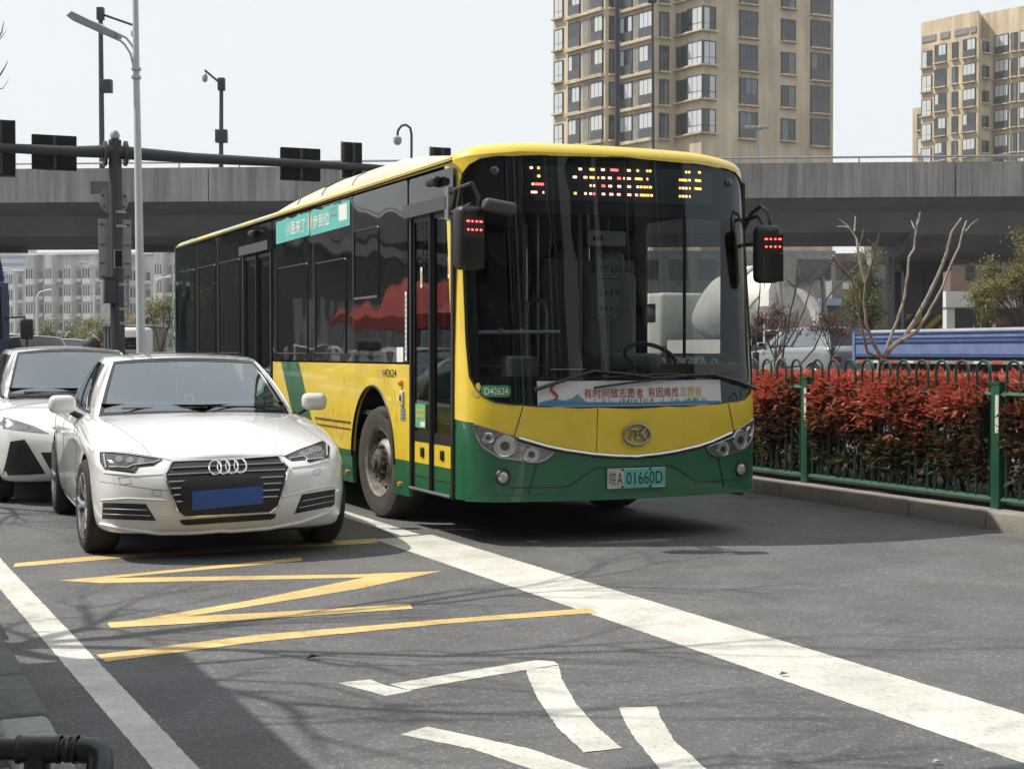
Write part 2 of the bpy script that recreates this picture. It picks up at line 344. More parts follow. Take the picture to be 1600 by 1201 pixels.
# ------------------------------------------------------------------ the bus
BW, BL, HB = 2.56, 10.5, 1.28
bus = thing('city_bus', 'yellow and green single-deck city bus with lit destination display facing the camera', 'bus', (-.405, 11.45, 0), PHI)
BINV = Matrix.Translation((-.405, 11.45, 0)) @ Matrix.Rotation(PHI, 4, 'Z'); BINV.invert()
PD = [(0, -.40), (.3, -.388), (.6, -.355), (.9, -.295), (1.08, -.235), (1.18, -.175), (1.245, -.095), (1.272, -.01), (1.28, .08)]
def lerp_tab(tab, x):
    for i in range(len(tab)-1):
        if x <= tab[i+1][0]: 
            a, b = tab[i], tab[i+1]; t = (x-a[0])/(b[0]-a[0]) if b[0] > a[0] else 0; return a[1]+(b[1]-a[1])*t
    return tab[-1][1]
PS = [0.0]
for i in range(1, len(PD)): PS.append(PS[-1] + math.hypot(PD[i][0]-PD[i-1][0], PD[i][1]-PD[i-1][1]))
SMAX = PS[-1]
D2S = [(PD[i][0], PS[i]) for i in range(len(PD))]; S2D = [(PS[i], PD[i][0]) for i in range(len(PD))]; S2Y = [(PS[i], PD[i][1]) for i in range(len(PD))]
def lean(z): return 0 if z < 1 else .2*(z-1)/1.9
def x2s(x):
    d = (x-1.25)*HB/1.25; return math.copysign(lerp_tab(D2S, min(abs(d), HB)), d)
def sm_tab(tab, s):  # light smoothing of the plan outline
    return (lerp_tab(tab, max(0, s-.03)) + 2*lerp_tab(tab, s) + lerp_tab(tab, min(SMAX, s+.03)))/4 if s > .03 else lerp_tab(tab, s)
def fplan(s):
    a = abs(s); return math.copysign(sm_tab(S2D, a), s), sm_tab(S2Y, a)
def ff(s, z, off=0.0):
    d, y = fplan(s); e = .01; d1, y1 = fplan(max(-SMAX, s-e)); d2, y2 = fplan(min(SMAX, s+e))
    tx, ty = d2-d1, y2-y1; L = math.hypot(tx, ty) or 1
    return Vector((HB + d + ty/L*off, y + lean(z) - tx/L*off, z))
def FX(poly): return [(x2s(x), z) for x, z in poly]
def mirx(poly): return [(2.5-x, z) for x, z in reversed(poly)]
def bus_front_px(px, py):
    o = -.3; r = BINV.to_3x3() @ pray(px, py); e = BINV @ EYE
    for i in range(60):
        t = (o-e.y)/r.y; p = e + r*t; d = min(abs(p.x-HB), HB); o = .7*o + .3*(lerp_tab(PD, d)+lean(p.z))
    return (p.x-HB)*1.25/HB+1.25, p.z
def fs(y, z, off=0.0): return Vector((-off, y, z))            # the side with the doors
def fr(y, z, off=0.0): return Vector((BW+off, y, z))          # the far side
def zroof(s): t = 1-min(1, abs(s)/SMAX); return 2.84 + .09*min(1, t*2.2)**.6 if t > 0 else 2.84
FST = (.06, .25)
WS = [(1.25, 1.01), (.8, 1.018), (.5, 1.03), (.3, 1.045), (.2, 1.06), (.13, 1.10), (.085, 1.16), (.055, 1.25), (.045, 1.5), (.045, 2.66), (.06, 2.76), (.10, 2.83), (.17, 2.87), (.28, 2.888), (.6, 2.902), (1.25, 2.915)]
VB = [(1.25, .64), (1.05, .652), (.9, .668), (.7, .70), (.56, .732), (.36, .795), (.31, .82), (.06, .91), (0, .93)]
SILL = .33
topL = [(x, zroof(x2s(x))) for x in (0, .02, .05, .1, .2, .35, .5, .75, 1.0, 1.25)]
left = VB + topL + list(reversed(WS))
for pl in (left, mirx(left)): panel('front_shell', FX(pl), ff, FST, 'yellow_paint', bus, t=.03)
panel('front_bumper', FX(VB[::-1] + mirx(VB)[::-1][1:] + [(2.5, SILL), (0, SILL)]), ff, FST, 'green_paint', bus, t=.03, off=-.004)
ws_full = WS[:-1] + [(1.25, 2.915)] + mirx(WS)[1:-1]
panel('windscreen', FX(ws_full), ff, (.05, .2), 'windscreen', bus, off=-.006)
panel('upper_mask', FX([(.045, 2.47), (2.455, 2.47), (2.455, 2.72), (2.40, 2.83), (2.2, 2.88), (1.25, 2.91), (.3, 2.88), (.1, 2.83), (.045, 2.72)]), ff, (.06, .2), 'black_plastic', bus, t=.01, off=-.03)
lowm = [(.05, 1.25), (.055, 1.2), (.1, 1.12), (.2, 1.06), (.5, 1.03), (1.25, 1.012), (2.0, 1.03), (2.3, 1.06), (2.4, 1.12), (2.445, 1.2), (2.45, 1.25)]
panel('lower_mask', FX(lowm), ff, (.06, .2), 'black_plastic', bus, t=.01, off=-.03)
for a in (0, 1):
    pl = rect(.045, 1.25, .10, 2.47); pl = pl if not a else mirx(pl)
    panel('windscreen_border', FX(pl), ff, (.03, .3), 'black_plastic', bus, t=.01, off=-.025)
tube('windscreen_seal', [ff(x2s(x), z, .001) for x, z in ws_full + [ws_full[0]]], .006, 'black_plastic', bus, 6)
# chrome smile and seams
sm = [p for p in VB if .33 < p[0]]; sm = [(x, z+.004) for x, z in sm[::-1]] + [(2.5-x, z+.004) for x, z in sm[1:]]
tube('chrome_strip', [ff(x2s(x), z, .006) for x, z in sm], .012, 'chrome', bus, 8)
tube('strip_shadow_gap', [ff(x2s(x), z-.016, .000) for x, z in sm], .008, 'seam', bus, 6)
def fseam(pts, r=.004):
    P = []
    for i in range(len(pts)-1):
        for k in range(6): t = k/6; P.append((pts[i][0]*(1-t)+pts[i+1][0]*t, pts[i][1]*(1-t)+pts[i+1][1]*t))
    P.append(pts[-1]); return tube('panel_gap', [ff(x2s(x), z, .0005) for x, z in P], r, 'seam', bus, 5)
fseam([(.39, 1.03), (.33, .812)]); fseam([(2.11, 1.03), (2.17, .812)]); fseam([(.49, .61), (.42, SILL)]); fseam([(2.01, .61), (2.08, SILL)]); fseam([(.95, 1.012), (.945, .90), (.94, .665)], .0025)
fseam([(.30, .43), (.72, .43), (.93, .565), (1.58, .565), (1.80, .43), (2.25, .43)], .003)
def fbump(poly, t): return panel('bumper_lip', FX(poly), ff, (.1, .1), 'green_paint', bus, t=.02, off=t)
fbump([(.03, SILL-.005), (2.47, SILL-.005), (2.47, .37), (.03, .37)], .008)
# headlights
HL = [(.07, .90), (.31, .812), (.35, .765), (.62, .69), (.56, .635), (.48, .612), (.22, .66), (.12, .73), (.08, .82)]
for mir in (0, 1):
    pl = rpoly(HL, .02, 2); pl = mirx(pl) if mir else pl; k = (lambda x: 2.5-x) if mir else (lambda x: x)
    hl = panel('headlight', FX(pl), ff, (.04, .04), 'lens', bus, t=.02, off=.003)
    tube('headlight_rim', [ff(x2s(x), z, .006) for x, z in pl + [pl[0]]], .007, 'satin_metal', hl, 6)
    for (cx_, cz_, rr) in ((.265, .74, .075), (.45, .675, .055), (.155, .80, .035)):
        pts = [(k(cx_)+rr*math.cos(a), cz_+rr*math.sin(a)) for a in [i*math.pi/10 for i in range(20)]]
        panel('reflector', FX(pts), ff, (.03, .03), 'lamp_glass', hl, t=.004, off=.008)
        tube('lamp_ring', [ff(x2s(x), z, .009) for x, z in pts + [pts[0]]], .005, 'chrome', hl, 5)
        q = [(k(cx_)+rr*.45*math.cos(a), cz_+rr*.45*math.sin(a)) for a in [i*math.pi/8 for i in range(16)]]
        panel('bulb', FX(q), ff, (.03, .03), 'lens_dark', hl, t=.006, off=.014)
    c = ff(x2s(k(.25)), .51, 0)
    fg = MB().lathe([(-.02, .05), (-.012, .05), (-.012, .036), (-.016, .03), (-.02, .015), (-.021, .001)], c, 'y', 20).build('fog_lamp', 'lamp_glass', bus)
    MB().lathe([(-.004, .062), (-.024, .055), (-.022, .046), (-.01, .046)], c, 'y', 20).build('fog_lamp_housing', 'black_plastic', fg)
    c2 = ff(x2s(k(.26)), 2.78, 0.0)
    MB().lathe([(-.004, .035), (-.012, .033), (-.018, .02), (-.019, .001)], c2, 'y', 16).build('clearance_lamp', 'lens_dark', bus)
# number plate
FXm = lambda x, z, o: ff(x2s(x), z, o)
pl = panel('number_plate', FX(rect(1.02, .41, 1.50, .555)), ff, (.1, .1), 'plate_green', bus, t=.008, off=.016)
panel('plate_panel', FX(rect(1.025, .415, 1.15, .55)), ff, (.1, .1), 'plate_white', pl, off=.0175)
text_on('plate_text', '皖', 1.063, .483, .055, .10, FXm, 'text_dark', pl, .019); text_on('plate_text', 'A', 1.120, .48, .045, .095, FXm, 'text_dark', pl, .019)
text_on('plate_text', '01660D', 1.325, .483, .305, .095, FXm, 'text_dark', pl, .019)
tube('plate_frame', [ff(x2s(x), z, .018) for x, z in rect(1.02, .41, 1.50, .555) + [(1.02, .41)]], .004, 'cream', pl, 5)
for bxp in (1.14, 1.37):
    for bz in (.418, .548): MB().lathe([(0, .009), (-.008, .008), (-.009, .001)], ff(x2s(bxp), bz, .017), 'y', 10).build('plate_bolt', 'dark', pl)
# emblem: an oval ring with joined letter strokes
em = MB(); EC = (1.26, .81)
def E(x, z): return ff(x2s(EC[0]+x), EC[1]+z, .014)
em.tube([E(.108*math.cos(a), .078*math.sin(a)) for a in [i*math.pi/16 for i in range(33)]], .011, 8, False)
emb = em.build('emblem', 'satin_metal', bus)
es = MB()
for st in ([(-.072, -.047), (-.050, .0), (-.033, .043)], [(-.052, .036), (.0, .038)], [(-.012, -.032), (-.008, .036)], [(-.014, -.030), (.028, -.030)], [(.026, -.03), (.033, .040)], [(.034, .0), (.075, .045)], [(.042, .005), (.078, -.047)]):
    es.tube([E(*p) for p in st], .0085, 6)
es.build('emblem_letters', 'satin_metal', emb)
# destination display
disp = panel('destination_display', FX([(.54, 2.565), (2.08, 2.585), (2.09, 2.855), (.54, 2.825)]), ff, (.06, .3), mat('display', (.085, .087, .095), .35), bus, t=.008, off=-.016)
def led(px0, px1, py, m):
    x0, z0 = bus_front_px(px0, py); x1, _ = bus_front_px(px1, py)
    panel('lit_segment', FX(rect(x0, z0-.0085, x1, z0+.0085)), ff, (.1, 0), m, disp, t=.003, off=-.011)
Z6 = 5.517
for (y, row) in ((120, [(47, 72, 'p'), (112, 132, 'a'), (470, 497, 'p'), (565, 606, 'a'), (664, 695, 'p'), (745, 810, 'r'), (890, 918, 'p'), (972, 990, 'a'), (1055, 1066, 'a'), (1076, 1097, 'a'), (1393, 1408, 'a'), (1420, 1434, 'a'), (1505, 1525, 'a')]),
                 (190, [(112, 136, 'a'), (420, 453, 'p'), (513, 543, 'p'), (566, 606, 'a'), (635, 645, 'a'), (668, 696, 'p'), (724, 755, 'p'), (804, 834, 'r'), (857, 867, 'a'), (890, 920, 'p'), (958, 1020, 'a'), (1058, 1070, 'p'), (1340, 1350, 'a'), (1359, 1408, 'a'), (1422, 1438, 'p'), (1478, 1527, 'a')]),
                 (260, [(64, 84, 'a'), (93, 167, 'r'), (567, 580, 'p'), (596, 611, 'p'), (670, 698, 'r'), (728, 757, 'p'), (806, 835, 'p'), (892, 921, 'p'), (972, 992, 'p'), (1002, 1020, 'a'), (1032, 1051, 'a'), (1060, 1070, 'a'), (1081, 1102, 'a'), (1340, 1350, 'a'), (1362, 1381, 'p'), (1390, 1410, 'p'), (1427, 1437, 'a'), (1475, 1530, 'a')]),
                 (330, [(57, 110, 'p'), (158, 170, 'p'), (430, 451, 'a'), (519, 539, 'p'), (564, 584, 'p'), (597, 612, 'r'), (672, 698, 'p'), (737, 768, 'p'), (802, 830, 'p'), (893, 924, 'p'), (960, 981, 'p'), (1002, 1051, 'a'), (1059, 1079, 'a'), (1090, 1110, 'a'), (1340, 1350, 'a'), (1362, 1381, 'a'), (1390, 1410, 'p'), (1427, 1437, 'a')])):
    for (a, b, c) in row:
        m = {'p': 'led_pink', 'a': 'led_amber', 'r': 'led_red'}[c]; led(820+a/Z6, 820+b/Z6, 240+(y + (a-50)*.028)/Z6, m)
# banner under the windscreen
bn = panel('banner', FX(rect(.50, 1.025, 2.04, 1.215)), ff, (.06, .3), 'banner_white', bus, t=.004, off=.002)
panel('banner_river', FX([(.51, 1.03), (2.03, 1.03), (2.03, 1.052), (1.7, 1.056), (1.3, 1.05), (.9, 1.058), (.7, 1.066), (.51, 1.06)]), ff, (.06, .3), 'banner_blue', bn, off=.0035)
gr = MB()
for i in range(60):
    x = .9+1.05*random.random(); h = random.uniform(.012, .034); gr.quad(*[FXm(x+dx, 1.054+dz, .0042) for dx, dz in ((-.004, 0), (.004, 0), (.003, h), (-.002, h*.9))])
gr.build('banner_grass', 'banner_green', bn, False)['kind'] = 'stuff'
panel('banner_hill', FX([(.52, 1.062), (.62, 1.085), (.70, 1.07), (.76, 1.09), (.8, 1.12), (.83, 1.09), (.86, 1.062)]), ff, (.06, .3), mat('banner_teal', (.12, .26, .27), .5), bn, off=.0045)
text_on('banner_text', '有时间做志愿者', 1.085, 1.122, .48, .074, FXm, 'text_red', bn, .0052, False, .006); text_on('banner_text', '有困难找', 1.50, 1.126, .27, .074, FXm, 'text_red', bn, .0052, False, .006); text_on('banner_text', '志愿者', 1.75, 1.128, .20, .074, FXm, 'text_yellow', bn, .0052, False, .006)
rb = MB(); rb.tube([FXm(.62 + .022*math.sin(t*7), 1.07+.13*t, .006) for t in [i/14 for i in range(15)]], [.004+.009*math.sin(math.pi*i/14) for i in range(15)], 5); rb.build('banner_ribbon', 'text_red', bn)
st = panel('fleet_sticker', FX(rpoly([(.115, 1.10), (.30, 1.098), (.315, 1.14), (.305, 1.185), (.115, 1.185)], .02, 3)), ff, (.03, .3), 'sticker_green', bus, t=.002, off=.0)
text_on('fleet_number', 'D42624', .215, 1.142, .155, .05, FXm, 'text_white', st, .003)
panel('sticker_mark', FX([(.085+.026*math.cos(a), 1.125+.028*math.sin(a)) for a in [i*math.pi/8 for i in range(16)]]), ff, (.02, .3), 'text_yellow', st, off=.002)
panel('sticker_mark', FX([(.10+.015*math.cos(a), 1.175+.03*math.sin(a)) for a in [i*math.pi/8 for i in range(16)]]), ff, (.02, .3), 'text_yellow', st, off=.0024)
# wipers
for pts in ([(.47, 1.15), (.70, 1.225), (.92, 1.29), (1.15, 1.27), (1.42, 1.235)], [(2.42, 1.135), (2.2, 1.20), (1.95, 1.255), (1.70, 1.25), (1.39, 1.235)]):
    w = tube('wiper_arm', [ff(x2s(x), z, .035) for x, z in pts], [.016, .014, .012, .010, .009], 'black_plastic', bus, 6)
tube('wiper_blade', [ff(x2s(x), z, .03) for x, z in ((.92, 1.165), (1.2, 1.20), (1.55, 1.235), (1.9, 1.255))], .010, 'black_plastic', bus, 6)
tube('wiper_blade', [ff(x2s(x), z, .028) for x, z in ((1.0, 1.24), (1.3, 1.255), (1.6, 1.262), (2.0, 1.24))], .008, 'black_plastic', bus, 6)

# the roof shell: stacked outlines
ring = []
for i in range(-24, 25):
    s = SMAX*i/24; ring.append(('f', s))
def roof_pt(k, inset, z, frac):
    if k[0] == 'f':
        d, y = fplan(k[1]); e = .01; d1, y1 = fplan(max(-SMAX, k[1]-e)); d2, y2 = fplan(min(SMAX, k[1]+e)); L = math.hypot(d2-d1, y2-y1)
        tt = 1-abs(k[1])/SMAX; zz = zroof(k[1])*(1-frac) + (z + .085*min(1, tt*2.0)**.6 if tt > 0 else z)*frac; nx, ny = -(y2-y1)/L, (d2-d1)/L
        return Vector((HB+d+nx*inset, y+lean(min(zz, 2.93))+ny*inset*1.3, zz))
    x, y, nx, ny = k[1]; return Vector((x+nx*inset, y+ny*inset, 2.84*(1-frac)+z*frac))
for y in [.4, 1, 2, 3, 4, 5, 6, 7, 8, 9, 10, 10.35]: ring.append(('b', (BW, y, -1, 0)))
for a in range(0, 7): t = a/6*math.pi/2; ring.append(('b', (BW-.15+.15*math.cos(t), 10.42+.12*math.sin(t), -math.cos(t), -math.sin(t))))
for a in range(6, -1, -1): t = a/6*math.pi/2; ring.append(('b', (.15-.15*math.cos(t), 10.42+.12*math.sin(t), math.cos(t), -math.sin(t))))
for y in [10.35, 10, 9, 8, 7, 6, 5, 4, 3, 2, 1, .4]: ring.append(('b', (0, y, 1, 0)))
rv = []; rf = []; n = len(ring)
for (ins, z, fr_) in ((0.0, 2.84, 0), (.002, 2.865, .35), (.010, 2.89, .62), (.03, 2.912, .80), (.07, 2.93, .90), (.14, 2.942, .96), (.25, 2.952, 1), (.45, 2.96, 1)):
    rv += [roof_pt(k, ins, z, fr_) for k in ring]
for l in range(7):
    for i in range(n): j = (i+1) % n; rf.append((l*n+i, l*n+j, (l+1)*n+j, (l+1)*n+i))
rf.append(tuple(7*n+i for i in range(n)))
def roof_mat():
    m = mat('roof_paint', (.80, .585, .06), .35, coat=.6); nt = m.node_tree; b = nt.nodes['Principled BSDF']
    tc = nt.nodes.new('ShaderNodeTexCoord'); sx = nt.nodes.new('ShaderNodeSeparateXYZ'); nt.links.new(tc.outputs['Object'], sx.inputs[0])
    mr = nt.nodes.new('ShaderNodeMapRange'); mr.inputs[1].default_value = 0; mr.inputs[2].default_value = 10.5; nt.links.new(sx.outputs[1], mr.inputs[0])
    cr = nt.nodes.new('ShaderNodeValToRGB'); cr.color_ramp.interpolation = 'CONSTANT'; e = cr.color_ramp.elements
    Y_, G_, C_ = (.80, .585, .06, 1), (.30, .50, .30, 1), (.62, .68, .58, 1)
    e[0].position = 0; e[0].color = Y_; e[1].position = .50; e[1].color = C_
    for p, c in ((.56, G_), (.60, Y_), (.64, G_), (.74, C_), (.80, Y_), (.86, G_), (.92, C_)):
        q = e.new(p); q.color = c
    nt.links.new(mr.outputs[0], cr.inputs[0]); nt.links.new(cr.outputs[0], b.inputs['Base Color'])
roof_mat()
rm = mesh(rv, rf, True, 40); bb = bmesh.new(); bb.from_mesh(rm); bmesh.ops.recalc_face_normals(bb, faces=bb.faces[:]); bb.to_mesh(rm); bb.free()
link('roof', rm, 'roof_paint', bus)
# roof air-conditioner hump
ac = []; af = []; prof = [(0, 0), (.02, .06), (.10, .10), (.3, .125), (.7, .135)]
sect = [(1.1, .03), (1.3, .4), (1.7, .8), (2.3, 1.0), (4.0, 1.0), (4.9, .92), (5.6, .72), (6.2, .42), (6.45, .05)]
half = [(.22, 2.93), (.235, 3.00), (.28, 3.08), (.40, 3.145), (.75, 3.175), (1.28, 3.18)]
prf = half + [(BW-x, z) for x, z in half[:-1][::-1]]
for y, k in sect: ac += [(x, y, 2.93+(z-2.93)*k) for x, z in prf]
m_ = len(prf)
for i in range(len(sect)-1):
    for j in range(m_-1): af.append((i*m_+j, i*m_+j+1, (i+1)*m_+j+1, (i+1)*m_+j))
acm = mesh(ac, af, True, 50); bb = bmesh.new(); bb.from_mesh(acm); bmesh.ops.recalc_face_normals(bb, faces=bb.faces[:]); bb.to_mesh(acm); bb.free()
acu = link('roof_air_conditioner', acm, 'cream', bus)
for y in (3.3, 4.3, 5.2): tube('cover_seam', [(x, y, 2.932+(z-2.93)*(1 if y < 5 else .84)) for x, z in half[1:]], .006, 'seam', acu, 5)

# the side with the doors
arch = lambda cy, r, cz=.50: [(cy + r*math.cos(a), max(SILL-.09, cz + r*1.08*math.sin(a))) for a in [math.pi*i/16 for i in range(17)]]
def side_low(name, y0, y1, z0, z1, m, bites=(), fm=fs):
    """lower body panel between two heights with wheel-arch bites cut into its bottom edge"""
    pts = []
    top = [(y0, z1), (y1, z1)]
    bot = [(y1, z0)]
    for (cy, r) in sorted(bites, reverse=True):
        A = [(cy + r*math.cos(a), .50 + r*1.10*math.sin(a)) for a in [-.55 + (math.pi+1.1)*i/24 for i in range(25)]]
        A = [p for p in A if z0 < p[1] < z1]
        if not A: continue
        # straight drop to the lower edge
        bot += [(A[0][0], z0)] + A + [(A[-1][0], z0)] if A[0][1] < z1 else []
    bot.append((y0, z0))
    return panel(name, top + bot, fm, (.5, .3), m, bus, t=.03)
def split_low(name, y0, y1, z0, z1, m, cy, r, fm=fs):
    """band that is broken in two by the wheel arch when the arch rises through its top"""
    hz = lambda z: math.sqrt(max(0, 1-((z-.5)/(r*1.1))**2))*r
    N = 8
    zs = [z0+(z1-z0)*i/N for i in range(N+1)]
    panel(name, [(y0, z0)] + [(cy-hz(z), z) for z in zs] + [(y0, z1)], fm, (.5, .3), m, bus, t=.03)
    panel(name, [(y1, z1)] + [(cy+hz(z), z) for z in reversed(zs)] + [(y1, z0)], fm, (.5, .3), m, bus, t=.03)
FW, RW = 2.0, 7.75
def yellow_with_arch(y0, y1, cy, fm=fs):
    r = .58; A = [(cy + r*math.cos(a), .50 + r*1.10*math.sin(a)) for a in [math.pi*i/28 for i in range(29)]]; A = [p for p in A if p[1] > .55]
    panel('side_panel', [(y0, 1.33), (y0, .55)] + [(A[-1][0], .55)] + A[::-1] + [(A[0][0], .55), (y1, .55), (y1, 1.33)], fm, (.4, .2), 'yellow_paint', bus, t=.03)
yellow_with_arch(1.06, 5.33, FW); split_low('skirt_panel', 1.06, 5.33, .26, .548, 'green_paint', FW, .58)
yellow_with_arch(6.64, 10.52, RW); split_low('skirt_panel', 6.64, 10.52, .26, .548, 'green_paint', RW, .58)
yellow_with_arch(.1, 5.3, FW, fr); split_low('skirt_panel', .1, 5.3, .26, .548, 'green_paint', FW, .58, fr)
yellow_with_arch(5.3, 10.52, RW, fr); split_low('skirt_panel', 5.3, 10.52, .26, .548, 'green_paint', RW, .58, fr)
panel('livery_band', [(4.32, 1.329), (3.69, .551), (4.35, .551), (5.0, 1.329)], fs, (.3, .2), 'green_paint', bus, t=.002, off=.0025)
for cy in (FW, RW):
    for fm in (fs, fr): tube('arch_lip', [fm(cy+.58*math.cos(a), .5+.638*math.sin(a), .002) for a in [math.pi*i/24 for i in range(25)]], .012, 'black_plastic', bus, 6)
# scuffs and bump strip
tube('bump_strip', [fs(2.62, .80, .004), fs(3.75, .80, .004)], .008, mat('strip_dirty', (.16, .11, .03), .7, var=.5, vscale=8), bus, 5)
tube('bump_strip', [fs(2.62, .74, .004), fs(3.75, .74, .004)], .006, 'strip_dirty', bus, 5)
def scuff_mat():
    m = mat('scuffed_paint', (.50, .37, .10), .6, var=.6, vscale=7)
    nt = m.node_tree; b = nt.nodes['Principled BSDF']; tc = nt.nodes.new('ShaderNodeTexCoord'); mp = nt.nodes.new('ShaderNodeMapping'); mp.inputs['Scale'].default_value = (1, 5, 1.6)
    n = nt.nodes.new('ShaderNodeTexNoise'); n.inputs['Scale'].default_value = 4.5; n.inputs['Detail'].default_value = 8; n.inputs['Roughness'].default_value = .75
    nt.links.new(tc.outputs['Object'], mp.inputs[0]); nt.links.new(mp.outputs[0], n.inputs[0])
    r = nt.nodes.new('ShaderNodeMapRange'); r.inputs[1].default_value = .52; r.inputs[2].default_value = .66; r.inputs[3].default_value = 0; r.inputs[4].default_value = .75; nt.links.new(n.outputs[0], r.inputs[0]); nt.links.new(r.outputs[0], b.inputs['Alpha'])
scuff_mat()
panel('scuff_mark', [(2.65, .62), (3.7, .60), (3.75, .95), (3.2, .90), (2.75, 1.25), (2.6, 1.22)], fs, (.3, .2), 'scuffed_paint', bus, off=.0035)
panel('scuff_mark', [(1.35, .62), (1.45, .9), (1.75, 1.18), (2.3, 1.28), (1.6, 1.29), (1.3, 1.0)], fs, (.3, .2), 'scuffed_paint', bus, off=.0035)
# glazing
def win(y0, y1, z0=1.345, z1=2.82, fm=fs, m='glass_black', nm='side_window'):
    o = panel(nm, rpoly(rect(y0, z0, y1, z1), .03, 3), fm, (.6, .5), m, bus, t=.02); return o
w0 = win(1.10, 2.535); w1 = win(2.555, 3.80); w2 = win(3.82, 5.33); w3 = win(6.64, 7.90); w4 = win(7.92, 9.08); w5 = win(9.10, 10.46)
for y0, y1 in ((2.535, 2.555), (3.80, 3.82), (7.90, 7.92), (9.08, 9.10)): MB().box2((-.0, y0, 1.345), (.03, y1, 2.82)).build('window_joint', 'seam', bus, False)
for w, (a, b, c, d) in ((w0, (1.82, 2.50, 1.90, 2.50)), (w1, (2.75, 3.72, 1.42, 2.28)), (w2, (4.0, 5.15, 1.42, 2.30)), (w3, (6.8, 7.84, 1.42, 2.5)), (w4, (8.05, 9.0, 1.42, 2.5)), (w5, (9.25, 10.2, 1.42, 2.5))):
    pts = rpoly(rect(a, c, b, d), .03, 3); tube('pane_frame', [fs(y, z, .003) for y, z in pts + [pts[0]]], .008, 'black_plastic', w, 5)
MB().box2((-.012, 1.84, 1.895), (.0, 2.48, 1.915)).build('pane_ledge', 'satin_metal', w0, False)
tube('roof_trim', [fs(.1, 2.862, .006), fs(10.4, 2.836, .006)], .008, 'seam', bus, 5)
tube('roof_trim', [fs(.1, 2.882, .008), fs(10.4, 2.856, .008)], .009, 'yellow_paint', bus, 5)
for y0, y1 in ((.1, .45), (1.75, 2.9), (2.95, 4.4), (4.45, 6.0), (6.05, 7.5), (7.55, 9.0), (9.05, 10.4)): win(y0, y1, fm=fr)
drv = panel('driver_window', rpoly(rect(.48, 1.38, 1.72, 2.6), .05, 3), fr, (.5, .5), 'clear_glass', bus)
panel('driver_window_frame', rect(.46, 2.6, 1.74, 2.82), fr, (.5, .5), 'black_plastic', bus, t=.02)
tube('driver_window_bar', [fr(1.08, 1.38, 0), fr(1.08, 2.6, 0)], .015, 'black_plastic', drv, 5)
MB().box2((0.03, 10.50, .4), (2.47, 10.53, 2.84)).build('rear_panel', 'green_paint', bus, False)
for x0, x1 in ((-.002, .12), (2.44, 2.562)): MB().box2((x0, 10.46, .28), (x1, 10.535, 2.84)).build('rear_corner_post', 'green_paint', bus, False)
MB().box2((0.03, 10.51, 1.4), (2.47, 10.545, 2.6)).build('rear_window', 'glass_black', bus, False)
# banner on the side glass: teal sheet in two pieces
for i, (a, b) in enumerate(((2.62, 3.885), (3.915, 5.17))):
    top = [(a, 2.80), (a, 2.57), (b, 2.56), (b, 2.79)]
    rg = [(b - (b-a)*k/18, 2.795 + random.uniform(-.012, .015)) for k in range(1, 18)]
    ad = panel('side_banner', top + rg, fs, (.5, .5), 'teal', bus, t=.002, off=.004)
    if i == 0:
        panel('blank_square', rect(2.70, 2.63, 2.95, 2.775), fs, (.5, .5), 'text_white', ad, off=.0055)
        text_on('banner_text', '步到位', 3.52, 2.685, .56, .13, fs, 'text_white', ad, .006, True, .010)
        sp = MB()
        for k in range(2):
            for q in range(5): 
                c0 = 3.02+q*.045; sp.quad(*[fs(c0+dx, 2.745-k*.06+dz, .0055) for dx, dz in ((0, 0), (.028, 0), (.028, .026), (0, .026))])
        sp.build('small_print', 'label_grey', ad, False)['kind'] = 'stuff'
    else: text_on('banner_text', '小医来了', 4.42, 2.685, .72, .14, fs, 'text_white', ad, .006, True, .010)
    c0 = a+.0 if i else b-.0; s_ = 1 if i else -1
    panel('banner_oval', [(c0+s_*.06*abs(math.cos(q)), 2.69+.085*math.sin(q)) for q in [-math.pi/2+math.pi*k/12 for k in range(13)]], fs, (.5, .5), 'cream', ad, off=.0058)
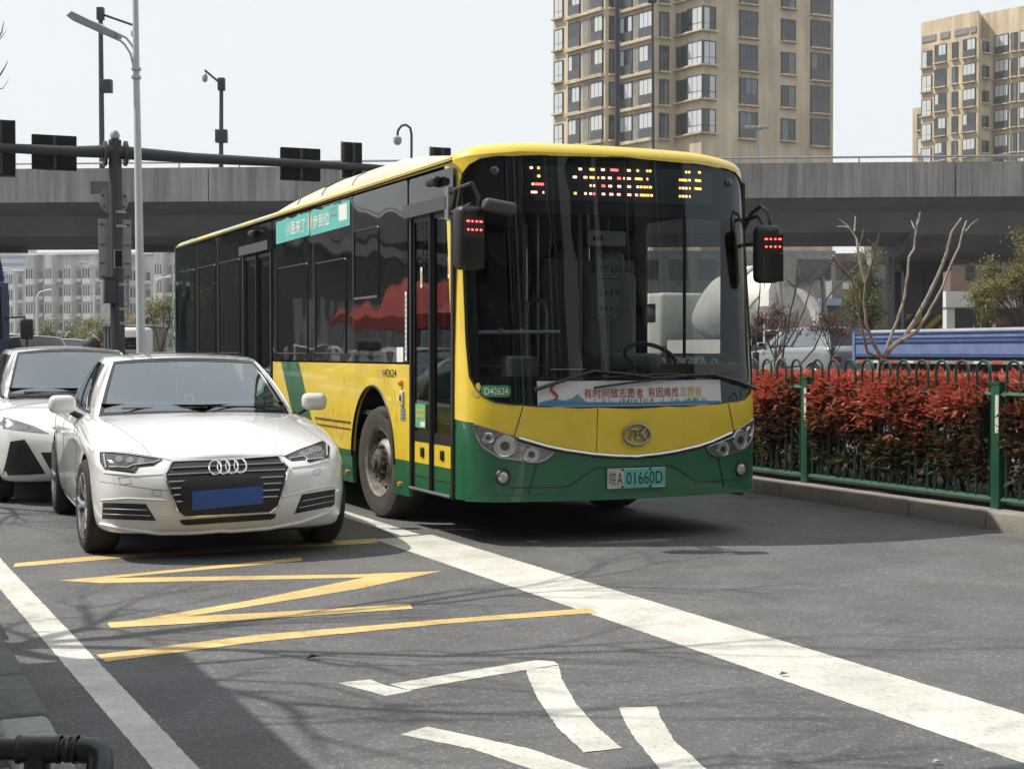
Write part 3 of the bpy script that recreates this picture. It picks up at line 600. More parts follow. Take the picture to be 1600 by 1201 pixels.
# camera pods above the doors
for y in (.42, 6.05):
    MB().box((-.035, y, 2.735), (.07, .20, .07), 0, .025).build('door_camera', 'black_plastic', bus)
panel('door_header', rpoly(rect(.09, 2.555, 1.06, 2.815), .04, 3), fs, (.5, .5), 'glass_black', bus, t=.02)
MB().box2((-.05, .10, 2.50), (.02, 1.07, 2.60)).build('door_rail', mat('door_grey', (.06, .062, .065), .5), bus, False)
MB().box2((-.05, 5.36, 2.52), (.02, 6.64, 2.62)).build('door_rail', 'door_grey', bus, False)
panel('door_header', rpoly(rect(5.36, 2.625, 6.62, 2.82), .04, 3), fs, (.5, .5), 'glass_black', bus, t=.02)
glass('door_glass', (.55, .57, .57), 1.5, .015, 2.0)
def door(y0, y1, stick):
    d = MB()
    for (a, b) in ((y0, y0+.045), (y1-.045, y1)): d.box2((-.012, a, .32), (.03, b, 2.52))
    d.box2((-.012, y0, .32), (.03, y1, .345)); fr0 = d.build('door_frame', 'black_plastic', bus, False)
    tube('door_sill', [fs(y0+.03, .345, .018), fs(y1-.03, .345, .018)], .012, 'satin_metal', fr0, 6)
    ym = (y0+y1)/2
    for (a, b) in ((y0+.045, ym-.004), (ym+.004, y1-.045)):
        lf = MB(); lf.box2((.005, a, .35), (.028, a+.03, 2.5)); lf.box2((.005, b-.03, .35), (.028, b, 2.5)); lf.box2((.005, a, 2.46), (.028, b, 2.5)); lf.box2((.005, a, .72), (.028, b, .80))
        leaf = lf.build('door_leaf', 'black_plastic', bus, False)
        MB().box2((.012, a+.03, .80), (.018, b-.03, 2.46)).build('door_pane', 'door_glass', leaf, False)
        MB().box2((.008, a+.03, .55), (.026, b-.03, .735)).build('leaf_panel', 'yellow_paint', leaf, False)
        MB().box2((.0082, a+.03, .352), (.026, b-.03, .548)).build('leaf_panel', 'green_paint', leaf, False)
        MB().box2((.005, a+.03, .44), (.0081, b-.03, .446)).build('leaf_seam', 'seam', leaf, False)
        MB().box((.004, (a+b)/2, .64), (.02, .07, .075), 0, .008).build('door_pull', 'black_plastic', leaf)
    tube('door_edge', [fs(ym, .35, .004), fs(ym, 2.5, .004)], .018, 'black_plastic', fr0, 6)
    if stick:
        s_ = panel('door_sticker', rect(.71, .83, .94, 1.02), fs, (.5, .5), mat('sticker_teal', (.12, .40, .22), .5), bus, t=.001, off=-.008)
        for q in range(2):
            for k in range(4): panel('sticker_print', rect(.74+k*.045, .955-q*.045, .775+k*.045, .985-q*.045), fs, (0, 0), 'text_yellow', s_, off=-.006)
        panel('sticker_print', rect(.72, .84, .82, .88), fs, (0, 0), 'text_white', s_, off=-.006)
        for (yy, zz) in ((.80, 2.02), (.20, 2.07)):
            q_ = panel('notice_sticker', rect(yy-.02, zz-.08, yy+.02, zz+.08), fs, (0, 0), 'text_white', bus, t=.001, off=-.008); panel('notice_print', rect(yy-.012, zz-.05, yy+.012, zz+.05), fs, (0, 0), 'text_red' if yy < .5 else 'text_yellow', q_, off=-.006)
door(.07, 1.03, True); door(5.36, 6.62, False)
vn = panel('notice_strip', rect(1.115, 1.36, 1.155, 1.92), fs, (0, 0), 'text_white', bus, t=.001, off=.003)
for k in range(12): panel('notice_print', rect(1.123, 1.40+k*.042, 1.147, 1.425+k*.042), fs, (0, 0), 'label_grey', vn, off=.0042)
panel('notice_sheet', rect(1.20, 1.35, 1.36, 1.47), fs, (0, 0), 'text_white', bus, t=.001, off=.003)
text_on('fleet_number', '42624', 1.52, 1.255, .30, .066, fs, 'text_dark', bus, .003, True, .008)
panel('fleet_mark', [(1.705+.028*math.cos(a), 1.255+.03*math.sin(a)) for a in [i*math.pi/8 for i in range(16)]], fs, (0, 0), mat('pinkish', (.45, .16, .20), .5), bus, off=.003)
MB().lathe([(0, .03), (.02, .028), (.03, .018), (.034, .001)], fs(1.24, 1.18), 'x', 16, -1).build('side_indicator', 'amber', bus)
MB().box((-.01, 1.215, 1.05), (.025, .07, .13), 0, .012).build('door_button', 'cream', bus); MB().box((-.02, 1.215, 1.055), (.02, .03, .05), 0, .008).build('button_cap', 'black_plastic', bus)
lb = panel('information_label', rect(1.15, .87, 1.27, .97), fs, (0, 0), 'label_grey', bus, t=.001, off=.003)
for k in range(3): panel('label_print', rect(1.165, .888+k*.028, 1.225-.01*k, .896+k*.028), fs, (0, 0), 'text_dark', lb, off=.0042)
for y in (1.29, 2.72): MB().lathe([(0, .022), (.016, .02), (.02, .001)], fs(y, .345), 'x', 12, -1).build('side_reflector', 'amber', bus)
vt = MB()
for k in range(7): vt.box2((-.004, 2.92+k*.035, .42), (.001, 2.94+k*.035, .50))
vt.build('vent_grille', 'seam', bus, False)

# chassis, wheels
MB().box2((.25, .15, .34), (2.25, 10.3, .62)).build('chassis', 'chassis', bus, False)
for cy in (FW, RW):
    for (a, b) in ((.04, .95), (1.55, 2.46)): 
        MB().box2((a+.30 if a < 1 else a, cy-.62, .36), (b if a < 1 else b-.30, cy+.62, 1.30)).build('wheel_housing', 'well', bus, False)
TY = [(-.14, .30), (-.145, .36), (-.15, .42), (-.135, .465), (-.10, .482), (.10, .482), (.135, .465), (.15, .42), (.145, .36), (.14, .30)]
def bus_wheel(x, y, sgn, steer=0.0):
    w = bpy.data.objects.new('wheel', None); COL.objects.link(w); w.parent = bus; w.location = (x, y, .482); w.rotation_euler = (0, 0, steer)
    MB().lathe(TY, (0, 0, 0), 'x', 40).build('tyre', 'dusty_rubber', w)
    MB().lathe([(.13, .30), (.142, .298), (.13, .275), (.06, .265), (.05, .24), (.085, .19), (.11, .16), (.11, .11), (.09, .10), (.09, .001)], (0, 0, 0), 'x', 40, sgn).build('rim', 'wheel_steel', w)
    hb = MB().lathe([(.08, .11), (.155, .10), (.17, .08), (.172, .05), (.19, .045), (.19, .001)], (0, 0, 0), 'x', 20, sgn).build('hub', 'dirty_steel', w)
    bl = MB()
    for k in range(10):
        a = 2*math.pi*k/10; c = Vector((0, .135*math.cos(a), .135*math.sin(a))); bl.tube([c+Vector((.10*sgn, 0, 0)), c+Vector((.155*sgn, 0, 0))], .016, 6)
    bl.build('wheel_nuts', 'dirty_steel', w)
    ho = MB()
    for k in range(10):
        a = 2*math.pi*(k+.5)/10; c = Vector((.0695*sgn, .215*math.cos(a), .215*math.sin(a))); ho.lathe([(0, .026), (.003, .024), (.003, .001)], c, 'x', 10, sgn)
    ho.build('rim_holes', 'dark', w)
bus_wheel(.19, FW, -1, R(4)); bus_wheel(2.31, FW, 1, R(4)); bus_wheel(.22, RW, -1); bus_wheel(2.28, RW, 1); bus_wheel(.56, RW, -1); bus_wheel(1.94, RW, 1)

# mirrors with small lit panels
def mirror(c, ang, arm, lit):
    M = Matrix.Rotation(ang, 3, 'Z'); c = Vector(c)
    mb = MB().box((0, 0, 0), (.215, .15, .46), 0, .05); mb.v = [c + M @ v for v in mb.v]; mo = mb.build('mirror', 'black_plastic', bus)
    lc = lit
    fp = MB().box((0, 0, 0), (.16, .006, .15)); fp.v = [c + M @ (v + Vector((lc, -.076, .08))) for v in fp.v]; fp.build('light_panel', 'red_glow', mo, False)
    lo = MB().box((0, 0, 0), (.165, .004, .22)); lo.v = [c + M @ (v + Vector((lc, -.0755, -.11))) for v in lo.v]; lo.build('light_panel_lower', 'black_gloss', mo, False)
    for r_ in range(2):
        for k in range(4):
            l = MB().box((0, 0, 0), (.022 if (k in (0, 3) and r_ == 0) else .014, .006, .012)); l.v = [c + M @ (v + Vector((lc-.055+.036*k, -.080, .115-.06*r_))) for v in l.v]; l.build('lit_segment', 'red_led', mo, False)
    for pts in arm: tube('mirror_arm', pts, .016, 'black_plastic', mo, 6)
    return mo
mirror((-.055, -.36, 2.25), R(10), [[(-.02, .10, 2.62), (-.05, -.15, 2.63), (-.02, -.33, 2.65), (0.02, -.36, 2.55), (0.01, -.36, 2.45)], [(-.02, .10, 2.47), (-.05, -.15, 2.47), (-.02, -.33, 2.50)], [(-.02, .06, 2.48), (-.05, -.1, 2.62)], [(-.05, -.14, 2.48), (-.05, -.2, 2.62)]], 0)
MB().box2((-.05, .06, 2.42), (.0, .14, 2.66)).build('mirror_bracket', 'satin_metal', bus, False)
hm = MB().box((0, 0, 0), (.24, .16, .09), 0, .03); hm.v = [Vector((.13, -.48, 2.47)) + Matrix.Rotation(R(-12), 3, 'Z') @ (Matrix.Rotation(R(10), 3, 'Y') @ v) for v in hm.v]; hm.build('kerb_mirror', 'door_grey', bus)
mirror((2.575, -.20, 2.21), R(-22), [[(2.52, .08, 2.40), (2.545, -.02, 2.55), (2.57, -.12, 2.60), (2.60, -.18, 2.55), (2.62, -.20, 2.42)], [(2.52, .08, 2.5), (2.56, -.1, 2.52), (2.58, -.18, 2.4)], [(2.52, .12, 2.3), (2.56, -.1, 2.3)]], .035)

# inside of the bus
box('floor', (1.25, 5.2, .90), (2.4, 10.4, .04), 'interior_dark', bus)
box('ceiling_lining', (1.25, 5.3, 2.80), (2.40, 10.2, .03), 'interior_dark', bus)
panel('dashboard', FX([(.12, .95), (2.38, .95), (2.38, 1.24), (.12, 1.24)]), lambda s, z, o: ff(s, z, 0) + Vector((0, .22, 0)), (.1, .2), 'interior_dark', bus, t=.0)
MB().box2((1.35, -.12, .95), (2.36, .30, 1.27)).build('driver_console', 'interior_dark', bus, False)
tw = [(1.86+.22*math.cos(a), .42+.16*math.sin(a), 1.38+.12*math.sin(a)) for a in [i*math.pi/12 for i in range(25)]]; tube('steering_wheel', tw, .018, 'black_plastic', bus, 6)
ds = MB().box((1.9, 1.0, 1.35), (.52, .5, .14), 0, .05); ds.box((1.9, 1.26, 1.75), (.52, .14, .75), 0, .06); ds.box((1.9, 1.27, 2.2), (.30, .12, .2), 0, .05); ds.build('driver_seat', 'seat_cover', bus)
box('driver_partition', (1.9, 1.62, 1.6), (.9, .03, 1.3), 'interior_grey', bus)
for x, y in ((1.38, .75), (1.38, 1.6), (.85, 2.5), (1.65, 2.5), (.85, 4.2), (1.65, 4.2), (.15, 1.2)): tube('grab_pole', [(x, y, .92), (x, y, 2.78)], .018, 'satin_metal', bus, 8)
tube('grab_rail', [(.16, -.02, 1.58), (.74, -.22, 1.58)], .016, 'satin_metal', bus, 6)
for x in (.30, .46): MB().box((x, -.115, 1.59), (.03, .04, .04), 0, .008).build('rail_clip', 'amber', bus)
hp = [(.96, .9, .92), (.96, .9, 1.75), (.98, .9, 1.83), (1.05, .9, 1.87), (1.12, .9, 1.83), (1.14, .9, 1.75), (1.14, .9, .92)]; tube('grab_hoop', hp, .02, 'satin_metal', bus, 8)
for y in (2.9, 3.7, 4.5, 7.0, 7.8, 8.6):
    for x in (.5, 2.0):
        s_ = MB().box((x, y, 1.35), (.8, .42, .08), 0, .03); s_.box((x, y+.22, 1.62), (.8, .08, .6), 0, .03); s_.build('passenger_seat', mat('seat_blue', (.05, .09, .16), .6) if 'seat_blue' not in MATS else 'seat_blue', bus)
# hanging placard and inside mirror, seen through the windscreen
pc = box('hanging_placard', (1.22, -.06, 1.92), (.19, .006, .46), 'label_grey', bus)
for q, (zz, n_) in enumerate(((2.07, 4), (1.90, 4), (1.765, 4))):
    for k in range(n_):
        x0 = 1.15+k*.045; h_ = .075 if q < 2 else .05
        st = MB(); rq = random.Random(q*7+k)
        for j in range(6):
            hz = rq.random() < .55; a = rq.uniform(0, .022); b = rq.uniform(0, .85)
            if hz: st.box2((x0+a*.4, -.0655, zz-h_/2+b*h_), (x0+a*.4+rq.uniform(.012, .024), -.0635, zz-h_/2+b*h_+.005))
            else: st.box2((x0+a, -.0655, zz-h_/2+b*h_*.5), (x0+a+.004, -.0635, zz-h_/2+min(1, b*.5+rq.uniform(.3, .6))*h_))
        st.build('placard_strokes', 'text_dark', pc, False)
box('placard_rule', (1.22, -.0645, 1.995), (.18, .003, .006), 'text_dark', pc)
tube('placard_post', [(1.22, -.05, 1.70), (1.23, -.05, 1.0)], .016, 'satin_metal', bus, 8)
im = MB().box((1.18, -.12, 2.30), (.33, .03, .12), 0, .05); im.build('interior_mirror', mat('mirror_shell', (.30, .30, .29), .4), bus)
box('mirror_mark', (1.10, -.137, 2.30), (.08, .003, .035), 'text_dark', bus)
tube('mirror_stem', [(1.20, -.12, 2.30), (1.20, -.1, 2.60)], .008, 'satin_metal', bus, 6)
fm_ = MB().box((.62, .25, 1.15), (.24, .22, .5), 0, .03); fm_.build('fare_box', 'interior_grey', bus)
tube('dash_light_bar', [(.72, -.10, 1.30), (.98, -.16, 1.30)], .007, 'white', bus, 6)

# ------------------------------------------------------------------ cars: lofted lower body, glazed cabin, wheels
def spl(tab, x):
    """smooth interpolation through a table of (x, y)"""
    if x <= tab[0][0]: return tab[0][1]
    if x >= tab[-1][0]: return tab[-1][1]
    for i in range(len(tab)-1):
        if x <= tab[i+1][0]:
            x0, y0 = tab[i]; x1, y1 = tab[i+1]; h = x1-x0; t = (x-x0)/h
            m0 = ((y1-tab[i-1][1])/(x1-tab[i-1][0]) if i > 0 else (y1-y0)/h)*h
            m1 = ((tab[i+2][1]-y0)/(tab[i+2][0]-x0) if i+2 < len(tab) else (y1-y0)/h)*h
            return (2*t**3-3*t*t+1)*y0 + (t**3-2*t*t+t)*m0 + (-2*t**3+3*t*t)*y1 + (t**3-t*t)*m1
def car_body(root, per, ztop, zbot, levels, crown, paint, wheels, wr, nose=None, creases=(), name='body'):
    """per: half outline (x, y) from front centre to rear centre; levels: (fraction of height, inset)"""
    K = len(per)-1; P = [Vector(p) for p in per]; nrm = []
    for k in range(K+1):
        a = P[k-1] if k > 0 else Vector((-P[1].x, P[1].y)); b = P[k+1] if k < K else Vector((-P[K-1].x, P[K-1].y)); d = (b-a).normalized(); nrm.append(Vector((-d.y, d.x)))
    full = [(k, 1) for k in range(K+1)] + [(k, -1) for k in range(K-1, 0, -1)]; N = len(full)
    V = []; F = []
    def vert(k, sg, fr_, ins):
        y = P[k].y; zt, zb = spl(ztop, y), spl(zbot, y); q = P[k] + nrm[k]*ins; z = zb + (zt-zb)*fr_
        if nose: q = Vector((q.x, q.y + nose(fr_, P[k].x, y)))
        return Vector((max(0, q.x)*sg, q.y, z))
    for fr_, ins in levels: V += [vert(k, sg, fr_, ins) for k, sg in full]
    L = len(levels)
    for l in range(L-1):
        for i in range(N): j = (i+1) % N; F.append((l*N+i, l*N+j, (l+1)*N+j, (l+1)*N+i))
    cols = [.7, .36, 0, -.36, -.7]
    for (l, sign) in ((L-1, 1), (0, -1)):
        rows = {}
        for k in range(1, K):
            A, B = V[l*N+k], V[l*N+(N-k)]; row = [l*N+k]
            for c in cols:
                p = Vector((A.x*c, A.y, A.z + (crown(A.y)*(1-c*c) if sign > 0 else 0))); row.append(len(V)); V.append(p)
            row.append(l*N+(N-k)); rows[k] = row
        for k in range(1, K-1):
            for c in range(len(cols)+1):
                q = (rows[k][c], rows[k+1][c], rows[k+1][c+1], rows[k][c+1]); F.append(q if sign > 0 else q[::-1])
        for k, e in ((1, 0), (K-1, K)):
            for c in range(len(cols)+1):
                q = (l*N+e, rows[k][c], rows[k][c+1]); F.append(q if (sign > 0) == (e == 0) else q[::-1])
    me = mesh(V, F); o = link(name, me, paint, root)
    if creases:
        at_ = me.attributes.new('crease_edge', 'FLOAT', 'EDGE')
        lev = {}
        for l, w in creases:
            for i in range(N): lev[l*N+i] = (l, w)
        for e in me.edges:
            a, b = e.vertices
            if a in lev and b in lev and lev[a][0] == lev[b][0]: at_.data[e.index].value = lev[a][1]
    bb = bmesh.new(); bb.from_mesh(me); bmesh.ops.recalc_face_normals(bb, faces=bb.faces[:]); bb.to_mesh(me); bb.free()
    md = o.modifiers.new('s', 'SUBSURF'); md.levels = 2; md.render_levels = 2
    cut = MB()
    for (wx, wy, wz) in wheels:
        for sg in (1, -1): cut.lathe([(wx-.26, .001), (wx-.26, wr), (wx+.4, wr), (wx+.4, .001)], (0, wy, wz), 'x', 40, sg)
    co = cut.build('cutter', 'well', root, False); bb = bmesh.new(); bb.from_mesh(co.data); bmesh.ops.remove_doubles(bb, verts=bb.verts[:], dist=.002); bmesh.ops.recalc_face_normals(bb, faces=bb.faces[:]); bb.to_mesh(co.data); bb.free()
    me.materials.append(MATS['well'])
    bo = o.modifiers.new('b', 'BOOLEAN'); bo.operation = 'DIFFERENCE'; bo.solver = 'EXACT'; bo.object = co; bo.material_mode = 'TRANSFER'
    bake(o); bpy.data.objects.remove(co)
    o.data.polygons.foreach_set('use_smooth', [True]*len(o.data.polygons)); o.data.set_sharp_from_angle(angle=R(32))
    return o
def wheel_obj(root, x, y, r, w, sgn, spokes, dark=False, steer=0.0, rimf=.70):
    W = bpy.data.objects.new('wheel', None); COL.objects.link(W); W.parent = root; W.location = (x, y, r); W.rotation_euler = (0, 0, steer)
    a = w/2; ri = r*rimf
    MB().lathe([(-a*.9, ri), (-a, ri+.02), (-a, r-.035), (-a*.85, r-.012), (-a*.6, r), (a*.6, r), (a*.85, r-.012), (a, r-.035), (a, ri+.02), (a*.9, ri)], (0, 0, 0), 'x', 40).build('tyre', 'rubber', W)
    rim = MB().lathe([(a*.92, ri+.004), (a*.98, ri-.004), (a*.88, ri-.02), (a*.2, ri-.03), (-a*.3, ri-.035), (-a*.3, .001)], (0, 0, 0), 'x', 40, sgn).build('rim', 'satin_metal' if not dark else 'dirty_steel', W)
    MB().lathe([(-a*.2, ri*.75), (-a*.1, ri*.72), (-a*.1, .05)], (0, 0, 0), 'x', 28, sgn).build('brake_disc', 'dirty_steel', W)
    sp = MB()
    for k in range(spokes):
        t = 2*math.pi*k/spokes
        for dt in (-.10, .10):
            d0 = Vector((0, math.cos(t+dt*.6), math.sin(t+dt*.6))); d1 = Vector((0, math.cos(t+dt*1.5), math.sin(t+dt*1.5)))
            sp.tube([Vector((a*.62*sgn, 0, 0))+d0*.045, Vector((a*.82*sgn, 0, 0))+d0*ri*.5, Vector((a*.86*sgn, 0, 0))+d1*(ri-.012)], [.022, .018, .02], 6)
    sp.lathe([(a*.4, .07), (a*.75, .065), (a*.8, .05), (a*.8, .001)], (0, 0, 0), 'x', 20, sgn)
    sp.build('spokes', 'alloy', W)
    return W
class Cabin:
    """glazed cabin spanned between a beltline and a roof line"""
    def __init__(s, bF, bA, bC, bR, tF, tA, tC, tR, rail=.05, belt=0.0, bulge=.03):
        s.__dict__.update(locals()); 
        for k in ('bF', 'bA', 'bC', 'bR', 'tF', 'tA', 'tC', 'tR'): setattr(s, k, Vector(getattr(s, k)))
    def base(s, t): p = s.bA.lerp(s.bC, t); p.x += .04*4*t*(1-t); p.z += s.belt*4*t*(1-t); return p
    def top(s, t): p = s.tA.lerp(s.tC, t); p.z += s.rail*4*t*(1-t); p.x += .03*4*t*(1-t); return p
    def side(s, sg):
        def f(u, v, off=0.0):
            def P(u, v): p = s.base(u).lerp(s.top(u), v); p.x += s.bulge*4*v*(1-v); return p
            p = P(u, v); e = .01; du = P(u+e, v)-P(u-e, v); dv = P(u, v+e)-P(u, v-e); n = du.cross(dv)
            n = n.normalized()
            if n.x < 0: n = -n
            q = p + n*off; return Vector((q.x*sg, q.y, q.z))
        return f
    def screen(s, rear=False):
        B0, A0, B1, A1 = (s.bF, s.bA, s.tF, s.tA) if not rear else (s.bR, s.bC, s.tR, s.tC)
        def f(u, v, off=0.0):
            def P(u, v):
                w = u*u; b = Vector((A0.x*u, B0.y+(A0.y-B0.y)*w, B0.z+(A0.z-B0.z)*w)); t = Vector((A1.x*u, B1.y+(A1.y-B1.y)*w, B1.z+(A1.z-B1.z)*w))
                p = b.lerp(t, v); p.z += .02*4*v*(1-v); return p
            e = .01; n = (P(u+e, v)-P(u-e, v)).cross(P(u, v+e)-P(u, v-e)).normalized()
            if n.z < 0: n = -n
            return P(u, v) + n*off
        return f
    def roof(s):
        def f(u, v, off=0.0):
            def P(u, v):
                e = s.top(u); c = (1-v*v); yf = (s.tF.y-s.tA.y)*(1-u)**2; yr = (s.tR.y-s.tC.y)*u*u; z0 = (s.tF.z-s.tA.z)*(1-u)+(s.tR.z-s.tC.z)*u
                return Vector((e.x*v, e.y+(yf+yr)*c, e.z+(z0+.012)*c))
            e = .01; n = (P(u+e, v)-P(u-e, v)).cross(P(u, v+e)-P(u, v-e)).normalized()
            if n.z < 0: n = -n
            return P(u, v) + n*off
        return f
def seat(root, x, y, z, m='seat_grey'):
    s = MB().box((x, y, z), (.48, .48, .16), 0, .05); b = MB().box((0, 0, .28), (.46, .12, .56), 0, .05); h = MB().box((0, 0, .66), (.26, .09, .17), 0, .04)
    M = Matrix.Rotation(R(-14), 3, 'X')
    for q in (b, h): s.add([Vector((x, y+.24, z+.02)) + M @ v for v in q.v], q.f)
    return s.build('seat', m, root)
def cabin_parts(root, C, paint, side_windows, gl='car_glass', fritted=True, rear_glass='glass_black', sunroof=False, inner=True, trim=None):
    ws = C.screen(); N = (.12, .12)
    g = panel('windscreen', [(-.93, .03), (.93, .03), (.93, .97), (-.93, .97)], ws, (.1, .12), gl, root, off=-.004)
    for a, b in ((-.965, -.925), (.925, .965)): panel('screen_border', rect(a, 0, b, 1), ws, (.1, .12), 'black_gloss', root, t=.006, off=-.001)
    panel('screen_border', rect(-.925, 0, .925, .05), ws, (.1, .1), 'black_gloss', root, t=.006, off=-.001); panel('screen_border', rect(-.925, .955, .925, 1), ws, (.1, .1), 'black_gloss', root, t=.006, off=-.001)
    panel('mirror_shade', [(-.16, .955), (-.12, .86), (-.05, .83), (.05, .83), (.12, .86), (.16, .955)], ws, (.1, .1), 'black_plastic', root, t=.006, off=-.006)
    for sg in (-1, 1):
        panel('pillar', rect(.96*sg, 0, 1.0*sg, 1) if sg > 0 else rect(-1, 0, -.96, 1), ws, (.02, .12), paint, root, t=.04)
        f = C.side(sg); prev = 0.0
        for i, (u0, u1, u2, u3) in enumerate(side_windows):   # lower-front, lower-rear, upper-front, upper-rear
            panel('side_window', rpoly([(u0, .04), (u1, .04), (u3, .90), (u2, .90)], .02, 2), f, (.08, .12), gl, root, off=-.006)
            panel('pillar', [(prev, 0), (u0, 0), (u2, .93), (u2, 1), (prev if i == 0 else pu, 1)] if i == 0 else [(prev, 0), (u0, 0), (u2, 1), (pu, 1)], f, (.08, .12), paint if i == 0 else 'black_plastic', root, t=.03)
            panel('window_rail', [(u2, .90), (u3, .90), (u3, 1), (u2, 1)], f, (.08, .1), paint, root, t=.03); panel('window_sill', [(u0, -.02), (u1, -.02), (u1, .04), (u0, .04)], f, (.08, .1), 'black_plastic', root, t=.03, off=.002)
            if i == 0: tube('window_trim', [f(u0 + (u2-u0)*k/8, .03+.87*k/8, .003) for k in range(9)], .008, trim or 'black_plastic', root, 5)
            prev, pu = u1, u3
        panel('pillar', [(prev, 0), (1, 0), (1, 1), (pu, 1)], f, (.08, .12), paint, root, t=.03)
        panel('pillar', rect(.93*sg, 0, 1.0*sg, 1) if sg > 0 else rect(-1, 0, -.93, 1), C.screen(True), (.03, .12), paint, root, t=.03)
    panel('rear_window', rect(-.93, .02, .93, .98), C.screen(True), (.15, .2), rear_glass, root, t=.01)
    panel('roof', rect(0, -1, 1, 1), C.roof(), (.08, .12), paint, root, t=.03)
    if sunroof: panel('sunroof', rpoly(rect(.10, -.62, .55, .62), .06, 3), C.roof(), (.1, .15), mat('sunroof_glass', (.30, .32, .33), .12, coat=1), root, t=.01, off=.004)
    if inner:
        fl = [tuple(C.bF), tuple(C.bA), tuple(C.bC), tuple(C.bR), (-C.bC.x, C.bC.y, C.bC.z), (-C.bA.x, C.bA.y, C.bA.z)]
        panel('cabin_floor', [(p[0]*.93, p[1] + (.04 if p[1] < C.tA.y else -.05)) for p in fl], lambda x, y, o: Vector((x, y, C.bF.z + (C.bC.z-C.bF.z)*max(0, min(1, (y-C.bF.y)/(C.bC.y-C.bF.y))) + .065 + o)), (.3, .3), 'interior_dark', root)

# ---- the white saloon in front
sedan = thing('sedan', 'white saloon car with four-ring chrome grille badge and blacked-out plate, nearest the camera', 'car', (-1.90, 10.46, 0), R(20.5))
per = [(0, 0), (.34, .015), (.60, .075), (.76, .17), (.845, .30), (.885, .50), (.90, .85), (.905, 1.3), (.91, 1.9), (.915, 2.5), (.915, 3.1), (.915, 3.6), (.905, 4.0), (.87, 4.4), (.78, 4.66), (.55, 4.77), (.28, 4.80), (0, 4.81)]
SZT = [(0, .675), (.12, .695), (.3, .745), (.5, .795), (.9, .865), (1.3, .915), (1.7, .945), (2.6, .965), (3.6, .985), (4.3, .99), (4.7, .96), (4.81, .90)]
SZB = [(0, .20), (.3, .185), (.6, .19), (1.2, .20), (3.5, .21), (4.3, .24), (4.81, .30)]
def snose(fr_, x, y):
    if y > .6: return 0
    k = max(0, 1-y/.6); return k*(.05*max(0, (.35-fr_))/.35*.9 + .10*max(0, (fr_-.62)/.38)**1.5)
sb = car_body(sedan, per, SZT, SZB, [(0, .07), (.05, .035), (.16, .012), (.34, .0), (.52, -.004), (.68, .002), (.80, .0), (.90, .012), (.965, .035), (1.0, .075)],
              lambda y: .035 + .042*math.exp(-((y-1.0)/.9)**2), 'white_paint', [(.80, .90, .335), (.80, 3.74, .335)], .372, snose, creases=((6, .55), (1, .3)))
SBV = bvh_of(sb)
SC = Cabin((0, 1.25, .965), (.765, 1.62, .945), (.72, 4.12, 1.0), (0, 4.38, 1.02), (0, 2.06, 1.375), (.585, 2.17, 1.352), (.53, 3.48, 1.345), (0, 3.66, 1.365), .045)
cabin_parts(sedan, SC, 'white_paint', [(.10, .40, .13, .47), (.43, .76, .51, .80)], sunroof=True, trim='black_gloss')
for x in (-.37, .37): seat(sedan, x, 2.35, .62); seat(sedan, x, 3.25, .64)
da = MB().box((0, 1.80, .955), (1.30, .40, .10), 0, .04); da.box((.37, 1.90, .985), (.42, .2, .08), 0, .04); da.build('dashboard', 'interior_grey', sedan)
tube('steering_wheel', [(.37+.18*math.cos(a), 1.98+.06*math.sin(a), .98+.17*math.sin(a)) for a in [i*math.pi/12 for i in range(25)]], .014, 'black_plastic', sedan, 6)
MB().box((0, 2.02, 1.30), (.24, .03, .07), 0, .02).build('rear_view_mirror', 'black_plastic', sedan)
tube('seat_belt', [(-.60, 2.42, 1.22), (-.50, 2.22, 1.0), (-.40, 2.12, .80)], .024, 'interior_dark', sedan, 5)
orn = MB()
for k in (-1, 1): orn.tube([(-.02+k*.008, 1.80, 1.015), (-.02+k*.03, 1.80, 1.05), (-.02+k*.035, 1.80, 1.085), (-.02+k*.012, 1.80, 1.095), (-.02+k*.004, 1.80, 1.08)], .005, 5)
orn.box((-.02, 1.80, 1.012), (.16, .05, .012), 0, .004); orn.build('dashboard_ornament', 'text_white', sedan)
SINV = (Matrix.Translation(sedan.location) @ Matrix.Rotation(R(20.5), 4, 'Z')).inverted(); SI3 = SINV.to_3x3(); SEYE = SINV @ EYE
def caster(bvh, eye, i3):
    last = {'d': 10.5}
    def f(px, py, off=0.0):
        d = (i3 @ pray(px, py)).normalized(); h = bvh.ray_cast(eye, d)
        if h[0] is None:
            n = bvh.find_nearest(eye + d*last['d']); p, nn = n[0], n[1]
        else: p, nn = h[0], h[1]; last['d'] = h[3]
        if nn.dot(d) > 0: nn = -nn
        return p + nn*off
    return f
sp_ = caster(SBV, SEYE, SI3); STP = (9, 7)
def spanel(name, poly, m, parent=sedan, t=.01, off=.004, rnd=0): return panel(name, rpoly(poly, rnd, 3) if rnd else poly, sp_, STP, m, parent, t=t, off=off, ang=50)
def stube(name, pts, r, m, parent=sedan, off=.004, sub=6, close=False):
    P = []; pts = list(pts) + ([pts[0]] if close else [])
    for i in range(len(pts)-1):
        for k in range(sub): t = k/sub; P.append((pts[i][0]*(1-t)+pts[i+1][0]*t, pts[i][1]*(1-t)+pts[i+1][1]*t))
    P.append(pts[-1]); return tube(name, [sp_(x, y, off) for x, y in P], r, m, parent, 6)
GR = [(270, 722), (433, 713), (451, 732), (434, 790), (420, 800), (288, 806), (278, 797), (257, 741)]
gr_ = spanel('grille', GR, 'black_plastic', t=.012, off=.004)
stube('grille_frame', GR, .009, 'chrome', gr_, .008, 6, True)
